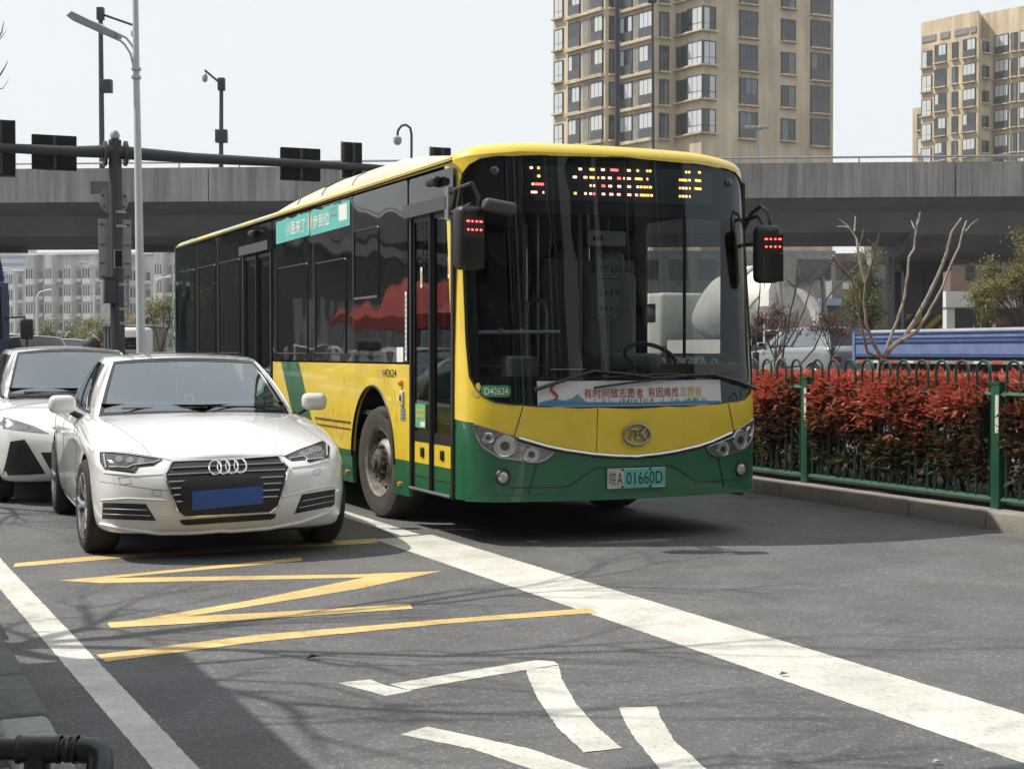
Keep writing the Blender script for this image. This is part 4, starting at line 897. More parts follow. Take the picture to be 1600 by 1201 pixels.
def hexx(y):
    xs_ = []
    for i in range(len(GR)):
        a, b = GR[i], GR[(i+1) % len(GR)]
        if (a[1]-y)*(b[1]-y) < 0: xs_.append(a[0] + (b[0]-a[0])*(y-a[1])/(b[1]-a[1]))
    return (min(xs_), max(xs_)) if len(xs_) >= 2 else None
for yc in (730, 740, 750, 760, 770, 780, 790):
    l = hexx(yc); 
    if l: stube('grille_slat', [(l[0]+4, yc+3), (l[1]-4, yc-5)], .0065, 'satin_metal', gr_, .012, 14)
badge = bpy.data.objects.new('badge', None); COL.objects.link(badge); badge.parent = sedan
for i in range(4):
    c = (336+13.0*i, 734-.9*i); MBt = MB(); MBt.tube([sp_(c[0]+9.4*math.cos(a), c[1]+10.2*math.sin(a), .022) for a in [k*math.pi/14 for k in range(29)]], .0068, 7, False); MBt.build('ring', 'chrome', badge)
pl_ = spanel('number_plate', [(300, 768), (409, 760), (409, 785), (300, 795)], 'plate_blue', t=.02, off=.03)
spanel('plate_cover', [(282, 772), (284, 754), (300, 748), (330, 746), (398, 742), (408, 748), (411, 760), (300, 769), (300, 796), (288, 790)], 'black_plastic', t=.015, off=.028)
HLs = [[(157, 707), (200, 710), (253, 718), (240, 727), (216, 729), (210, 738), (164, 732), (158, 722)], [(445, 713), (470, 702), (506, 690), (514, 698), (513, 714), (482, 722), (478, 718), (455, 720)]]
DRL = [[[(163, 710), (167, 731)], [(172, 729), (200, 731), (208, 727), (240, 724), (250, 719)]], [[(510, 695), (511, 713)], [(505, 716), (482, 719), (475, 714), (453, 717)]]]
for i in (0, 1):
    h = spanel('headlight', HLs[i], 'lens_dark', t=.02, off=.003); stube('headlight_edge', HLs[i], .004, 'black_gloss', h, .004, 4, True)
    for q in DRL[i]: stube('daytime_strip', q, .006, 'lamp_glass', h, .008, 5)
    for q in range(3):
        x = (186+q*17, 718+q*1.5) if i == 0 else (497-q*12, 702+q*4)
        panel('projector_lens', [(x[0]+6.0*math.cos(a), x[1]+5.0*math.sin(a)) for a in [k*math.pi/6 for k in range(12)]], sp_, (5, 5), 'lens', h, t=.004, off=.007)
FG = [[(161, 785), (228, 787), (244, 813), (160, 810)], [(472, 772), (523, 764), (522, 790), (460, 802)]]
for i in (0, 1):
    fgp = spanel('lower_intake', FG[i], 'black_plastic', t=.01, off=.003)
    for q in (.35, .68):
        a, b, c, d = FG[i]; L0 = (a[0]*(1-q)+d[0]*q+3, a[1]*(1-q)+d[1]*q); L1 = (b[0]*(1-q)+c[0]*q-3, b[1]*(1-q)+c[1]*q); stube('intake_slat', [L0, L1], .004, 'satin_metal', fgp, .009, 8)
spanel('lower_slot', [(280, 812), (431, 802), (430, 808), (424, 811), (290, 820), (284, 818)], 'black_plastic', t=.008, off=.003)
for q in ([(185, 746), (202, 745), (206, 755), (189, 757)], [(237, 766), (250, 765), (253, 773), (240, 775)], [(490, 735), (500, 732), (500, 740), (490, 743)]): stube('washer_cover', q, .0012, 'seam', sedan, .0008, 3, True)
stube('panel_gap', [(160, 706), (200, 707), (254, 716), (270, 720), (350, 716), (433, 711), (446, 712), (505, 688)], .0022, 'seam', sedan, .0005, 8)
stube('panel_gap', [(152, 652), (185, 668), (222, 694), (236, 712)], .0016, 'seam', sedan, .0004, 8); stube('panel_gap', [(445, 645), (475, 668), (505, 688)], .0016, 'seam', sedan, .0004, 8)
# creases along the bonnet: a raised fold either side
for q in ([(170, 660), (205, 685), (262, 713)], [(432, 645), (434, 680), (428, 708)]): stube('bonnet_fold', q, .003, 'white_paint', sedan, -.0008, 10)
stube('bumper_lip', [(158, 818), (200, 826), (250, 832), (330, 831), (420, 824), (470, 815), (512, 800), (521, 790)], .014, 'white_paint', sedan, .004, 6)
stube('bumper_fold', [(162, 738), (212, 743), (253, 741)], .006, 'white_paint', sedan, .001, 8); stube('bumper_fold', [(455, 731), (485, 727), (515, 719)], .006, 'white_paint', sedan, .001, 8)
stube('bumper_fold', [(158, 781), (200, 778), (262, 781)], .006, 'white_paint', sedan, .001, 8); stube('bumper_fold', [(440, 777), (480, 766), (522, 758)], .006, 'white_paint', sedan, .001, 8)
stube('bumper_gap', [(155, 752), (170, 754), (240, 764), (262, 766)], .0014, 'seam', sedan, .0004, 8)
# door mirrors, handles, shut lines
def local_cast(bvh, axis):
    def f(a, b, off=0.0):
        if axis == 'f': o_, d_ = Vector((a, -3, b)), Vector((0, 1, 0))
        elif axis == 'l': o_, d_ = Vector((-4, a, b)), Vector((1, 0, 0))
        else: o_, d_ = Vector((4, a, b)), Vector((-1, 0, 0))
        h = bvh.ray_cast(o_, d_)
        if h[0] is None: h = bvh.find_nearest(o_ + d_*(3.1 if axis == 'f' else 3.1))
        n = h[1] if h[1].dot(d_) < 0 else -h[1]; return h[0] + n*off
    return f
def door_mirror(root, x, y, z, sg, paint):
    m = MB().box((x, y, z), (.205, .115, .14), R(-8*sg), .05).build('door_mirror', paint, root)
    MB().box((x-.005*sg, y+.045, z), (.17, .03, .11), R(-8*sg), .02).build('mirror_glass', 'black_gloss', m); tube('mirror_stalk', [(x-.17*sg, y+.06, z-.12), (x-.05*sg, y+.02, z-.05)], [.03, .022], 'black_plastic', m, 6); return m
door_mirror(sedan, -.985, 1.80, 1.03, -1, 'white_paint'); door_mirror(sedan, .985, 1.80, 1.03, 1, 'white_paint')
for ax in ('l', 'r'):
    lc = local_cast(SBV, ax)
    for pts in ([(1.52, .93), (1.50, .6), (1.55, .24)], [(2.66, .95), (2.68, .6), (2.62, .24)], [(3.62, .97), (3.5, .7), (3.32, .5), (3.28, .24)]):
        P = [(pts[i][0]*(1-k/6)+pts[i+1][0]*k/6, pts[i][1]*(1-k/6)+pts[i+1][1]*k/6) for i in range(len(pts)-1) for k in range(6)]; tube('door_gap', [lc(y, z, .0004) for y, z in P], .0022, 'seam', sedan, 5)
    tube('shoulder_line', [lc(.55+3.7*k/30, .74+.13*min(1, k/9)+.03*k/30, .0) for k in range(31)], .009, 'white_paint', sedan, 6)
    for y in (2.42, 3.44): h = lc(y, .78, .02); MB().box(h, (.03, .22, .035), 0, .012).build('door_handle', 'white_paint', sedan)
    tube('rocker_trim', [lc(1.35+2.0*k/10, .225, .004) for k in range(11)], .012, 'white_paint', sedan, 6)
for sg in (-1, 1):
    wheel_obj(sedan, .805*sg, .90, .335, .235, sg, 5, steer=R(3)); wheel_obj(sedan, .805*sg, 3.74, .335, .235, sg, 5)
box('underbody', (0, 2.4, .22), (1.3, 4.2, .10), 'chassis', sedan)
tube('wiper', [SC.screen()(-.75, .07, .02), SC.screen()(.05, .06, .02)], .006, 'black_plastic', sedan, 5); tube('wiper', [SC.screen()(.1, .07, .02), SC.screen()(.8, .07, .02)], .006, 'black_plastic', sedan, 5)

# ---- generic cars for the traffic behind
def simple_car(name, label, cat, loc, rz, paint, L=4.2, W=1.75, roof=1.48, hood=.80, kind='hatch', group=None, glassm='car_glass', detail=True, wr=.31):
    c = thing(name, label, cat, loc, rz, group); k = W/1.83; l = L/4.81
    pr = [(x*k, y*l) for x, y in per]; b0 = hood
    belt = b0+.16
    zt = [(0, b0-.08), (.25*l, b0-.02), (.6*l, b0+.05), (1.2*l, b0+.11), (1.7*l, belt), (3.6*l, belt+.03), (4.5*l, belt+.04), (4.81*l, belt)]
    zb = [(0, .22), (.6, .20), (L-.5, .22), (L, .30)]
    fy, ry = .80*l**.5, L-.78
    body = car_body(c, pr, zt, zb, [(0, .07), (.06, .03), (.2, .01), (.45, .0), (.65, 0), (.82, .0), (.93, .02), (1, .07)], lambda y: .05, paint, [(W/2-.11, fy, wr), (W/2-.11, ry, wr)], wr+.035, snose)
    if kind == 'hatch': ys_ = (.95*l, 1.25*l, L-.42, L-.14, 1.85*l, 1.98*l, L-.72, L-.58)
    elif kind == 'suv': ys_ = (1.12*l, 1.4*l, L-.35, L-.10, 1.85*l, 2.0*l, L-.60, L-.45)
    elif kind == 'van': ys_ = (.35*l, .55*l, L-.12, L-.05, .95*l, 1.05*l, L-.25, L-.2)
    else: ys_ = (1.25*l, 1.6*l, L-.75, L-.45, 2.0*l, 2.15*l, L-1.4, L-1.2)
    C = Cabin((0, ys_[0], belt+.01), (.405*W, ys_[1], belt-.005), (.395*W, ys_[2], belt+.03), (0, ys_[3], belt+.05), (0, ys_[4], roof-.02), (.31*W, ys_[5], roof-.05), (.30*W, ys_[6], roof-.06), (0, ys_[7], roof-.04), .04)
    cabin_parts(c, C, paint, [(.08, .42, .12, .46), (.46, .82, .50, .84)], gl=glassm, inner=glassm == 'car_glass')
    for sg in (-1, 1):
        wheel_obj(c, (W/2-.10)*sg, fy, wr, .20, sg, 5); wheel_obj(c, (W/2-.10)*sg, ry, wr, .20, sg, 5); door_mirror(c, (W/2+.06)*sg, ys_[1]+.12, belt+.08, sg, paint)
    bv = bvh_of(body); fc = local_cast(bv, 'f')
    for sg in (-1, 1):
        if detail:
            hl = [(.36*W*sg*.62, b0-.17), (.47*W*sg, b0-.12), (.475*W*sg, b0-.03), (.44*W*sg, b0-.02), (.30*W*sg, b0-.10)]
            hp = panel('headlight', hl if sg > 0 else hl[::-1], fc, (.06, .06), 'lens', c, t=.02, off=.004); 
        else: panel('headlight', rect(*sorted((.26*W*sg, .44*W*sg))[:1], b0-.2, sorted((.26*W*sg, .44*W*sg))[1], b0-.08), fc, (.1, .1), 'lens', c, t=.02, off=.004)
    panel('lower_grille', [(-.22*W, .34), (.22*W, .34), (.27*W, .5), (-.27*W, .5)], fc, (.1, .1), 'black_plastic', c, t=.01, off=.004)
    for sg in (-1, 1): panel('rear_lamp', rect(*(sorted((.30*W*sg, .43*W*sg))[0], .75, sorted((.30*W*sg, .43*W*sg))[1], .88)), lambda a, b, o=0: (lambda h: h[0] + Vector((0, o, 0)))(bv.ray_cast(Vector((a, L+3, b)), Vector((0, -1, 0)))) if bv.ray_cast(Vector((a, L+3, b)), Vector((0, -1, 0)))[0] else Vector((a, L-.1, b)), (.1, .1), mat('tail_red', (.25, .01, .01), .2) if 'tail_red' not in MATS else 'tail_red', c, t=.01, off=.005)
    box('underbody', (0, L/2, .24), (W*.7, L*.85, .1), 'chassis', c)
    return c, C, fc, bv
hatch, HC, hfc, hbv = simple_car('hatchback', 'white hatchback behind the badge-grilled saloon, cut off by the left edge', 'car', (-3.93, 14.40, 0), R(23.0), 'white_paint', 4.15, 1.72, 1.475, .84, 'hatch')
for sg in (-1, 1):
    q = [(.42*sg, .30), (.78*sg, .28), (.72*sg, .60), (.60*sg, .62)]; panel('corner_intake', q if sg > 0 else q[::-1], hfc, (.06, .06), 'black_plastic', hatch, t=.01, off=.004)
tube('wiper', [HC.screen()(-.75, .05, .012), HC.screen()(.0, .035, .014)], .008, 'black_plastic', hatch, 5)
for x in (-.35, .35): seat(hatch, x, 2.05, .66)
box('dashboard', (0, 1.42, 1.0), (1.25, .4, .10), 'interior_grey', hatch)

# ------------------------------------------------------------------ kerbs, pavement, planted median
mat('concrete_kerb', (.26, .245, .22), .85, var=.25, vscale=4, bump=.3, bscale=50); mat('granite', (.30, .31, .30), .8, var=.3, vscale=30, bump=.25, bscale=90)
mat('granite_dark', (.12, .125, .12), .85, var=.35, vscale=12, bump=.4, bscale=40); mat('paver', (.27, .225, .21), .85, var=.15, vscale=6, bump=.2, bscale=70); mat('soil', (.06, .045, .03), .95, var=.4, vscale=8, bump=.5, bscale=25); mat('joint', (.05, .045, .04), .9)
def plank(name, v0, v1, u0, u1, z0, z1, m, parent=None, bev=.012, jit=0.0):
    c = RD((v0+v1)/2, (u0+u1)/2, (z0+z1)/2); o = MB().box((0, 0, 0), (v1-v0, u1-u0, z1-z0), 0, bev).build(name, m, parent); o.location = c; o.rotation_euler = (random.uniform(-jit, jit), random.uniform(-jit, jit), PHI + random.uniform(-jit, jit)); return o
pav = MB().add([RD(-6, -6, .095), RD(.50, -6, .095), RD(.50, 30, .095), RD(-6, 30, .095)], [(0, 1, 2, 3)]).build('pavement', 'joint', None, False); tag(pav, 'pinkish paved footway at the left edge', kind='structure')
u = -3.0; i = 0
while u < 12:
    L = random.choice((.62, .75, .9)) if u > 2 else 1.0; m = 'granite_dark' if 5.62 < u < 7.5 else 'granite'
    plank('kerb_stone', .49, .685 + random.uniform(-.012, .012), u, u+L-.012, -.05, .125 + random.uniform(-.01, .01), m, pav, .03, .004); u += L; i += 1
for uu in range(0, 26):
    for vv in range(0, 8):
        u0 = 2.0 + uu*.205; v0 = .485-.42*(vv+1) - (.21 if uu % 2 else 0); plank('paver', v0+.003, v0+.417, u0+.003, u0+.202, .04, .118 + random.uniform(-.002, .003), 'paver', pav, .006)
med = MB().add([RD(8.70, -10, .13), RD(12.5, -10, .13), RD(12.5, 70, .13), RD(8.70, 70, .13)], [(0, 1, 2, 3)]).build('planted_median', 'soil', None, False); tag(med, 'bare soil strip of the planted median', kind='structure')
for o in (med,):
    pass
mb = MB(); N = 30
for k in range(N):
    u0, u1 = -10+80*k/N, -10+80*(k+1)/N
    mb.quad(*[RD(v, uu, .13+gz(RD(v, uu).y)) for v, uu in ((8.70, u0), (12.5, u0), (12.5, u1), (8.70, u1))])
med.data = mesh(mb.v, mb.f, False); med.data.materials.append(MATS['soil'])
u = -2.0
while u < 40:
    L = .99; y_ = RD(8.6, u).y; o = plank('kerb_stone', 8.50+random.uniform(-.006, .006), 8.70, u, u+L-.01, -.05+gz(y_), .15+gz(y_)+random.uniform(-.004, .004), 'concrete_kerb', med, .022, .002); u += L
# ------------------------------------------------------------------ green railing with hoops
mat('rail_green', (.014, .082, .043), .45, coat=.3, var=.2, vscale=6); mat('hoop_green', (.012, .05, .032), .45, coat=.3); mat('reflective', (.6, .6, .58), .35)
fence = thing('railing', 'dark green metal railing with looped pickets in front of the red hedge', 'fence', RD(8.68, 0, 0), PHI)
posts = [9.93-2.72*k for k in range(1, 5)][::-1] + [9.93 + 2.72*k for k in range(0, 9)]
hoop_me = None
for i, pu in enumerate(posts):
    zb = gz(RD(8.68, pu).y)+.15
    p = MB().box((0, pu, zb+.51), (.07, .10, 1.02), 0, .004); p.box((0, pu, zb+1.028), (.08, .11, .02)); po = p.build('post', 'rail_green', fence, True)
    MB().box2((-.0385, pu-.045, zb+.62), (-.0355, pu-.005, zb+.93)).build('reflector_strip', 'reflective', po, False)
    if i == len(posts)-1: break
    pn = posts[i+1]; zb2 = gz(RD(8.68, pn).y)+.15
    for (hh, s_) in ((.07, .05), (.93, .05)):
        r_ = MB().tube([(0, pu+.05, zb+hh), (0, pn-.05, zb2+hh)], .028, 4).build('rail', 'rail_green', fence, False)
    for k in range(10):
        uu = pu + .05 + (pn-pu-.1)*(k+.5)/10; zz = zb + (zb2-zb)*(k+.5)/10
        if hoop_me is None:
            hp = [(0, -.08, .07), (0, -.08, 1.12)] + [(0, -.08*math.cos(a), 1.12+.085*math.sin(a)) for a in [math.pi*q/8 for q in range(1, 8)]] + [(0, .08, 1.12), (0, .08, .07)]
            hm_ = MB().tube(hp, .0125, 6); hoop_me = mesh(hm_.v, hm_.f); hoop_me.materials.append(MATS['hoop_green'])
        h = bpy.data.objects.new('hoop', hoop_me); COL.objects.link(h); h.parent = fence; h.location = (0, uu, zz)
# ------------------------------------------------------------------ foliage helpers
def leafmat(name, c, tr=.35, var=.35, rough=.5):
    m = mat(name, c, rough, var=var, vscale=2.5); nt = m.node_tree; b = nt.nodes['Principled BSDF']
    b.inputs['Transmission Weight'].default_value = 0; o = nt.nodes['Material Output']; t = nt.nodes.new('ShaderNodeBsdfTranslucent'); t.inputs[0].default_value = (c[0]*1.3, c[1]*1.3, c[2]*1.1, 1); mx = nt.nodes.new('ShaderNodeMixShader'); mx.inputs[0].default_value = tr
    nt.links.new(b.outputs[0], mx.inputs[1]); nt.links.new(t.outputs[0], mx.inputs[2]); nt.links.new(mx.outputs[0], o.inputs[0]); return m
for n_, c in (('leaf_red', (.50, .115, .092)), ('leaf_orange', (.42, .13, .075)), ('leaf_bronze', (.12, .045, .028)), ('leaf_green', (.045, .060, .022)), ('leaf_brown', (.09, .055, .03))): leafmat(n_, c)
leafmat('leaf_olive', (.24, .205, .075)); leafmat('leaf_tree', (.115, .15, .05)); leafmat('leaf_dark', (.045, .07, .025)); leafmat('leaf_purple', (.12, .055, .06)); leafmat('leaf_dry', (.27, .20, .09))
mat('bark', (.10, .085, .07), .9, var=.4, vscale=12, bump=.4, bscale=40); mat('bark_pale', (.27, .235, .20), .8, var=.45, vscale=9, bump=.3, bscale=30); mat('bark_dark', (.055, .045, .038), .9, var=.3, vscale=10)
def add_leaf(V, F, p, d, up, L, w, fold=.25):
    s = d.cross(up); s = s.normalized() if s.length > 1e-4 else d.orthogonal().normalized(); n = s.cross(d)
    b = len(V); V += [p, p + d*L*.45 + s*w*.5 + n*w*fold, p + d*L, p + d*L*.45 - s*w*.5 + n*w*fold, p + d*L*.5]
    F += [(b, b+1, b+4), (b+1, b+2, b+4), (b, b+4, b+3), (b+4, b+2, b+3)]
def rv(): 
    while True:
        v = Vector((random.uniform(-1, 1), random.uniform(-1, 1), random.uniform(-1, 1)))
        if .05 < v.length < 1: return v.normalized()
def multi(name, sets, parent):
    """one mesh with several leaf materials"""
    V = []; F = []; mi = []
    me = bpy.data.meshes.new('mesh')
    for k, (v, f, m) in enumerate(sets):
        n = len(V); V += v; F += [tuple(i+n for i in q) for q in f]; mi += [k]*len(f); me.materials.append(MATS[m])
    me.from_pydata([tuple(v) for v in V], [], F); me.polygons.foreach_set('material_index', mi); me.update(); return link(name, me, None, parent)
# ------------------------------------------------------------------ red photinia hedge
hedge = thing('hedge', 'clipped photinia hedge with bright red new leaves behind the green railing', 'hedge', RD(9.4, 12, .13), PHI)
sets = {m: ([], []) for m in ('leaf_red', 'leaf_orange', 'leaf_bronze', 'leaf_green', 'leaf_brown')}
stems = MB(); rs = random.Random(3)
def hz_(uu): return .15 + gz(RD(9.4, uu+12).y)
def hedge_top(v, uu): return 1.0 + .05*noise.noise((v*2.0, uu*1.3, 3)) + .05*noise.noise((v*6, uu*5, 9))
for cl in range(12000):
    q = rs.random(); uu = rs.uniform(-3.6, 2.6) if q < .80 else rs.uniform(2.6, 11) if q < .95 else rs.uniform(11, 28)
    front = rs.random() < .66
    bulge = .10*noise.noise((uu*1.9, 4.2, 1)) + .05*noise.noise((uu*5, 1.2, 7))
    top = hedge_top(-.5 if front else 0, uu)
    if front: z = top*(1-rs.random()**1.25*.78); v = -.775 + bulge*.8 + .16*max(0, .62-z) + abs(rs.gauss(0, .09)) + .10*max(0, (z/top-.85)/.15)
    else: v = rs.uniform(-.62, .75); z = top*(1-.16*rs.random()**1.5)
    if v < -.62 and abs(((uu+12-9.93+1.36) % 2.72)-1.36) < .13: continue
    if front and noise.noise((uu*3.1, z*4.0, 11)) < -.28 + .5*max(0, .6-z): continue
    base = Vector((v, uu, z + hz_(uu)-.13)); rel = z/top; out = Vector((-.75 if front else rs.uniform(-.3, .3), rs.uniform(-.5, .5), .55 if rel < .85 else 1.25)).normalized()
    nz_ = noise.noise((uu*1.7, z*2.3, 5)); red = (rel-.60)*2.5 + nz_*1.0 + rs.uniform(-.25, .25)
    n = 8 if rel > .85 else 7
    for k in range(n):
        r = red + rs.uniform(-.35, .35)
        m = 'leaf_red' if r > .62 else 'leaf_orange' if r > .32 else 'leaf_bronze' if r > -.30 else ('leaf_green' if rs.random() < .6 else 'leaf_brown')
        a = 2*math.pi*k/n + rs.random(); sd = Vector((math.cos(a), math.sin(a), rs.uniform(-.2, .5))); d = (out*(.55 if rel > .8 else .25) + sd*.7 + Vector((rs.gauss(0, .45), rs.gauss(0, .45), rs.gauss(0, .45)))).normalized(); L = rs.uniform(.055, .115)
        add_leaf(sets[m][0], sets[m][1], base + sd*.015 + Vector((0, 0, rs.uniform(-.02, .03))), d, (UP + Vector((rs.gauss(0, .5), rs.gauss(0, .5), 0))).normalized(), L, L*.40, .2)
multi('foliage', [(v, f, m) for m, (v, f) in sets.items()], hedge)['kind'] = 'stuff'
for k in range(260):
    uu = rs.uniform(-5.5, 13); v = rs.uniform(-.55, .5); z0 = hz_(uu)-.14; p = Vector((v, uu, z0)); q = [p]
    for j in range(4): p = p + Vector((rs.uniform(-.09, .09), rs.uniform(-.10, .10), rs.uniform(.18, .27))); q.append(p)
    stems.tube(q, [.012, .010, .008, .006, .004], 5)
stems.build('stems', 'bark_dark', hedge)['kind'] = 'stuff'
# inner mass of twigs and shaded old leaves
inn = ([], [])
for k in range(17000):
    uu = rs.uniform(-3.8, 4) if rs.random() < .8 else rs.uniform(4, 14); v = rs.uniform(-.55, .8); z = rs.uniform(.06, .95)
    if z < .4 and rs.random() < .25: continue
    d = Vector((rs.uniform(-1, 1), rs.uniform(-1, 1), rs.uniform(-.6, .6))).normalized(); add_leaf(inn[0], inn[1], Vector((v, uu, z+hz_(uu)-.13)), d, UP, .10, .045, .1)
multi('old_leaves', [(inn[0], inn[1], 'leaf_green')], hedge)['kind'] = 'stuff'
# ------------------------------------------------------------------ pruned bare trees in the median
def px_tree(name, label, depth, trunk, branches, mt, group='bare pruned trees on the median'):
    b0 = at(*trunk[0], depth); gr0 = gz(b0.y)+.13; root = thing(name, label, 'tree', (b0.x, b0.y, gr0), 0, group); O = root.location.copy()
    k = depth/FPX
    P = [at(x, y, depth)-O for x, y in trunk]; P = [Vector((P[0].x, 0, -.05))] + P; W = [5.5*k*1.1] + [5.2*k]*(len(P)-1)
    MB().tube(P, W, 8).build('trunk', mt, root)
    for q in branches:
        w0, w1, dz = q[0]; pts = q[1:]; n = len(pts); Q = []
        for i, (x, y) in enumerate(pts): Q.append(at(x, y, depth + dz*i/(n-1))-O)
        R_ = []; QQ = []
        for i in range(n-1):
            for s in range(4):
                t = s/4; j = Vector((noise.noise(Q[i]*9+Vector((s, 1, 0))), 0, noise.noise(Q[i]*7+Vector((0, s, 4)))))*.006; QQ.append(Q[i].lerp(Q[i+1], t) + (j if s or i else Vector())); R_.append((w0+(w1-w0)*((i+t)/(n-1)))*k*.5)
        QQ.append(Q[-1]); R_.append(w1*k*.5); MB().tube(QQ, R_, 7).build('branch', mt, root)
    return root
px_tree('bare_tree', 'pruned bare tree with tall forked grey branches in front of the blue truck', 15.2, [(1372, 600), (1373, 585), (1378, 560)],
 [((7, 3, .0), (1378, 562), (1362, 530), (1353, 505), (1350, 470), (1352, 440)), ((5, 2, .2), (1352, 442), (1344, 410), (1340, 385), (1338, 372), (1325, 353), (1310, 342)), ((3, 1.6, .2), (1335, 362), (1336, 345), (1337, 338)), ((3, 1.6, .1), (1328, 356), (1318, 354), (1308, 354)),
  ((4, 1.6, -.3), (1353, 438), (1362, 412), (1368, 392), (1372, 372), (1375, 366)), ((2.4, 1.4, -.3), (1367, 392), (1361, 380), (1356, 374)), ((2.2, 1.2, 0), (1342, 384), (1347, 370), (1349, 358)),
  ((5, 2.6, -.5), (1374, 558), (1355, 550), (1350, 525), (1342, 490), (1338, 460), (1330, 435), (1318, 422), (1307, 412), (1301, 400)), ((2.4, 1.3, -.4), (1318, 422), (1304, 414), (1294, 409)), ((2.4, 1.3, -.4), (1326, 428), (1338, 415), (1348, 408)),
  ((5.5, 3, .4), (1382, 556), (1390, 530), (1402, 500), (1412, 470), (1418, 430), (1420, 402), (1428, 390), (1430, 368), (1434, 345), (1438, 332)), ((2.6, 1.4, .4), (1429, 358), (1426, 350), (1424, 345)), ((2.2, 1.3, .4), (1432, 352), (1438, 342)),
  ((9, 3, .3), (1380, 558), (1395, 540), (1412, 528), (1430, 500), (1452, 460), (1470, 420), (1480, 392), (1486, 365), (1496, 350), (1502, 341)), ((6, 2.4, .7), (1410, 532), (1432, 518), (1450, 490), (1472, 450), (1484, 418), (1498, 386), (1505, 360), (1510, 345)), ((2.6, 1.4, .7), (1508, 362), (1518, 350), (1528, 343))], 'bark_pale')
px_tree('bare_tree', 'thin bare multi-stemmed tree beside the bus in front of the silver car', 20.5, [(1220, 610), (1220, 585), (1222, 560)],
 [((4, 2, 0), (1222, 562), (1226, 530), (1234, 490), (1243, 455), (1246, 435), (1245, 422)), ((2, 1.1, 0), (1244, 452), (1232, 440), (1222, 431)), ((2, 1, .1), (1246, 440), (1250, 425), (1248, 416)),
  ((3.5, 1.8, .3), (1216, 555), (1228, 538), (1245, 510), (1258, 480), (1264, 458), (1270, 435), (1285, 420)), ((3.5, 2, -.2), (1218, 575), (1248, 572), (1272, 545), (1283, 520), (1285, 475), (1305, 450), (1325, 430), (1332, 421)), ((2, 1.2, -.2), (1214, 560), (1196, 568), (1186, 574))], 'bark')
px_tree('bare_tree', 'slender dark bare stem right against the side of the bus', 17.5, [(1181, 600), (1181, 575), (1181, 550)], [((3, 1.6, 0), (1181, 550), (1184, 500), (1187, 460), (1188, 440))], 'bark_dark')
def leafy(name, label, pos, h, crown, leaves, n, ls, seed, trunk_r=.12, group=None, limbs=6, gap=.5, mt='bark'):
    """crown: list of (dx, dy, z, rx, ry, rz)"""
    r_ = random.Random(seed); root = thing(name, label, 'tree', pos, 0, group)
    t = MB(); top = Vector((0, 0, h)); t.tube([(0, 0, -.1), (.03, .02, h*.4), (-.02, .03, h*.8), top], [trunk_r*1.25, trunk_r, trunk_r*.85, trunk_r*.7], 8); t.build('trunk', mt, root)
    lm = MB()
    for c in crown:
        C = Vector(c[:3])
        for k in range(limbs):
            e = C + Vector((r_.gauss(0, .45)*c[3], r_.gauss(0, .45)*c[4], r_.uniform(-.2, .8)*c[5])); m_ = top.lerp(e, .5) + Vector((r_.uniform(-.1, .1), 0, .1))*h*.3; lm.tube([top*.85, m_, e], [trunk_r*.5, trunk_r*.28, trunk_r*.06], 5)
    lm.build('limbs', mt, root)
    sets = {m: ([], []) for m in leaves}; tot = sum(c[3]*c[4]*c[5] for c in crown)**1
    for c in crown:
        C = Vector(c[:3]); k = int(n*(c[3]*c[4]*c[5])/tot)
        ncl = max(6, k//26)
        for q in range(ncl):
            d = rv(); rr = r_.random()**.33*r_.uniform(.55, 1.0); p = C + Vector((d.x*c[3], d.y*c[4], d.z*c[5]))*rr
            if noise.noise(p*(1.6/max(c[3], .5)) + Vector((seed, 0, 0))) < gap-1.0+.35: continue
            cr = ls*r_.uniform(1.2, 3.0); m = r_.choice(leaves)
            for j in range(26):
                v = Vector((r_.gauss(0, 1), r_.gauss(0, 1), r_.gauss(0, .8)))*cr*.55; mm = m if r_.random() < .75 else r_.choice(leaves)
                add_leaf(sets[mm][0], sets[mm][1], p+v, rv(), UP, ls*r_.uniform(.7, 1.2), ls*.5, .15)
    multi('crown', [(v, f, m) for m, (v, f) in sets.items() if v], root); return root
def gpos(px, Y): p = at(px, YH, Y); return (p.x, Y, gz(Y))
for k, (px, dep, w) in enumerate(((1212, 33, 1.2), (1300, 36, 1.6))):
    leafy('purple_shrub', ['small purple-brown leaved shrub in front of the white mixer drum', 'purple-leaved shrub on a thin stem above the silver car roof'][k], gpos(px, dep), 1.25, [(0, 0, 1.95-.1*k, w*.38, w*.4, .34), (w*.28, 0, 1.85-.1*k, w*.28, w*.3, .24), (-w*.28, .1, 1.85-.1*k, w*.28, w*.3, .24)], ['leaf_purple', 'leaf_purple', 'leaf_brown'], 4600, .07, 20+k, .022, 'purple shrubs between the carriageways', 5, .75)
leafy('roadside_tree', 'broad olive-brown leafy tree at the right edge above the taxi', gpos(1600, 48), 1.6, [(0, 0, 3.4, 1.5, 1.4, 1.25), (-.8, 0, 2.6, .9, 1, .9), (.9, 0, 2.8, 1.3, 1.2, 1.2), (-1.3, .1, 2.6, .55, .7, .7), (.4, 0, 4.3, .9, .9, .6), (-.1, -.2, 1.9, 1.3, .9, .5)], ['leaf_olive', 'leaf_olive', 'leaf_tree', 'leaf_dry'], 60000, .10, 31, .10, None, 7, .80)
leafy('roadside_tree', 'round green tree left of the striped bridge pier', gpos(1355, 54), 1.8, [(0, 0, 2.9, .75, .8, 1.4), (.1, 0, 3.9, .6, .6, .9), (-.45, 0, 2.4, .5, .6, .8), (.3, 0, 2.2, .6, .6, .8)], ['leaf_tree', 'leaf_tree', 'leaf_olive'], 22000, .10, 32, .09, None, 6, .85)
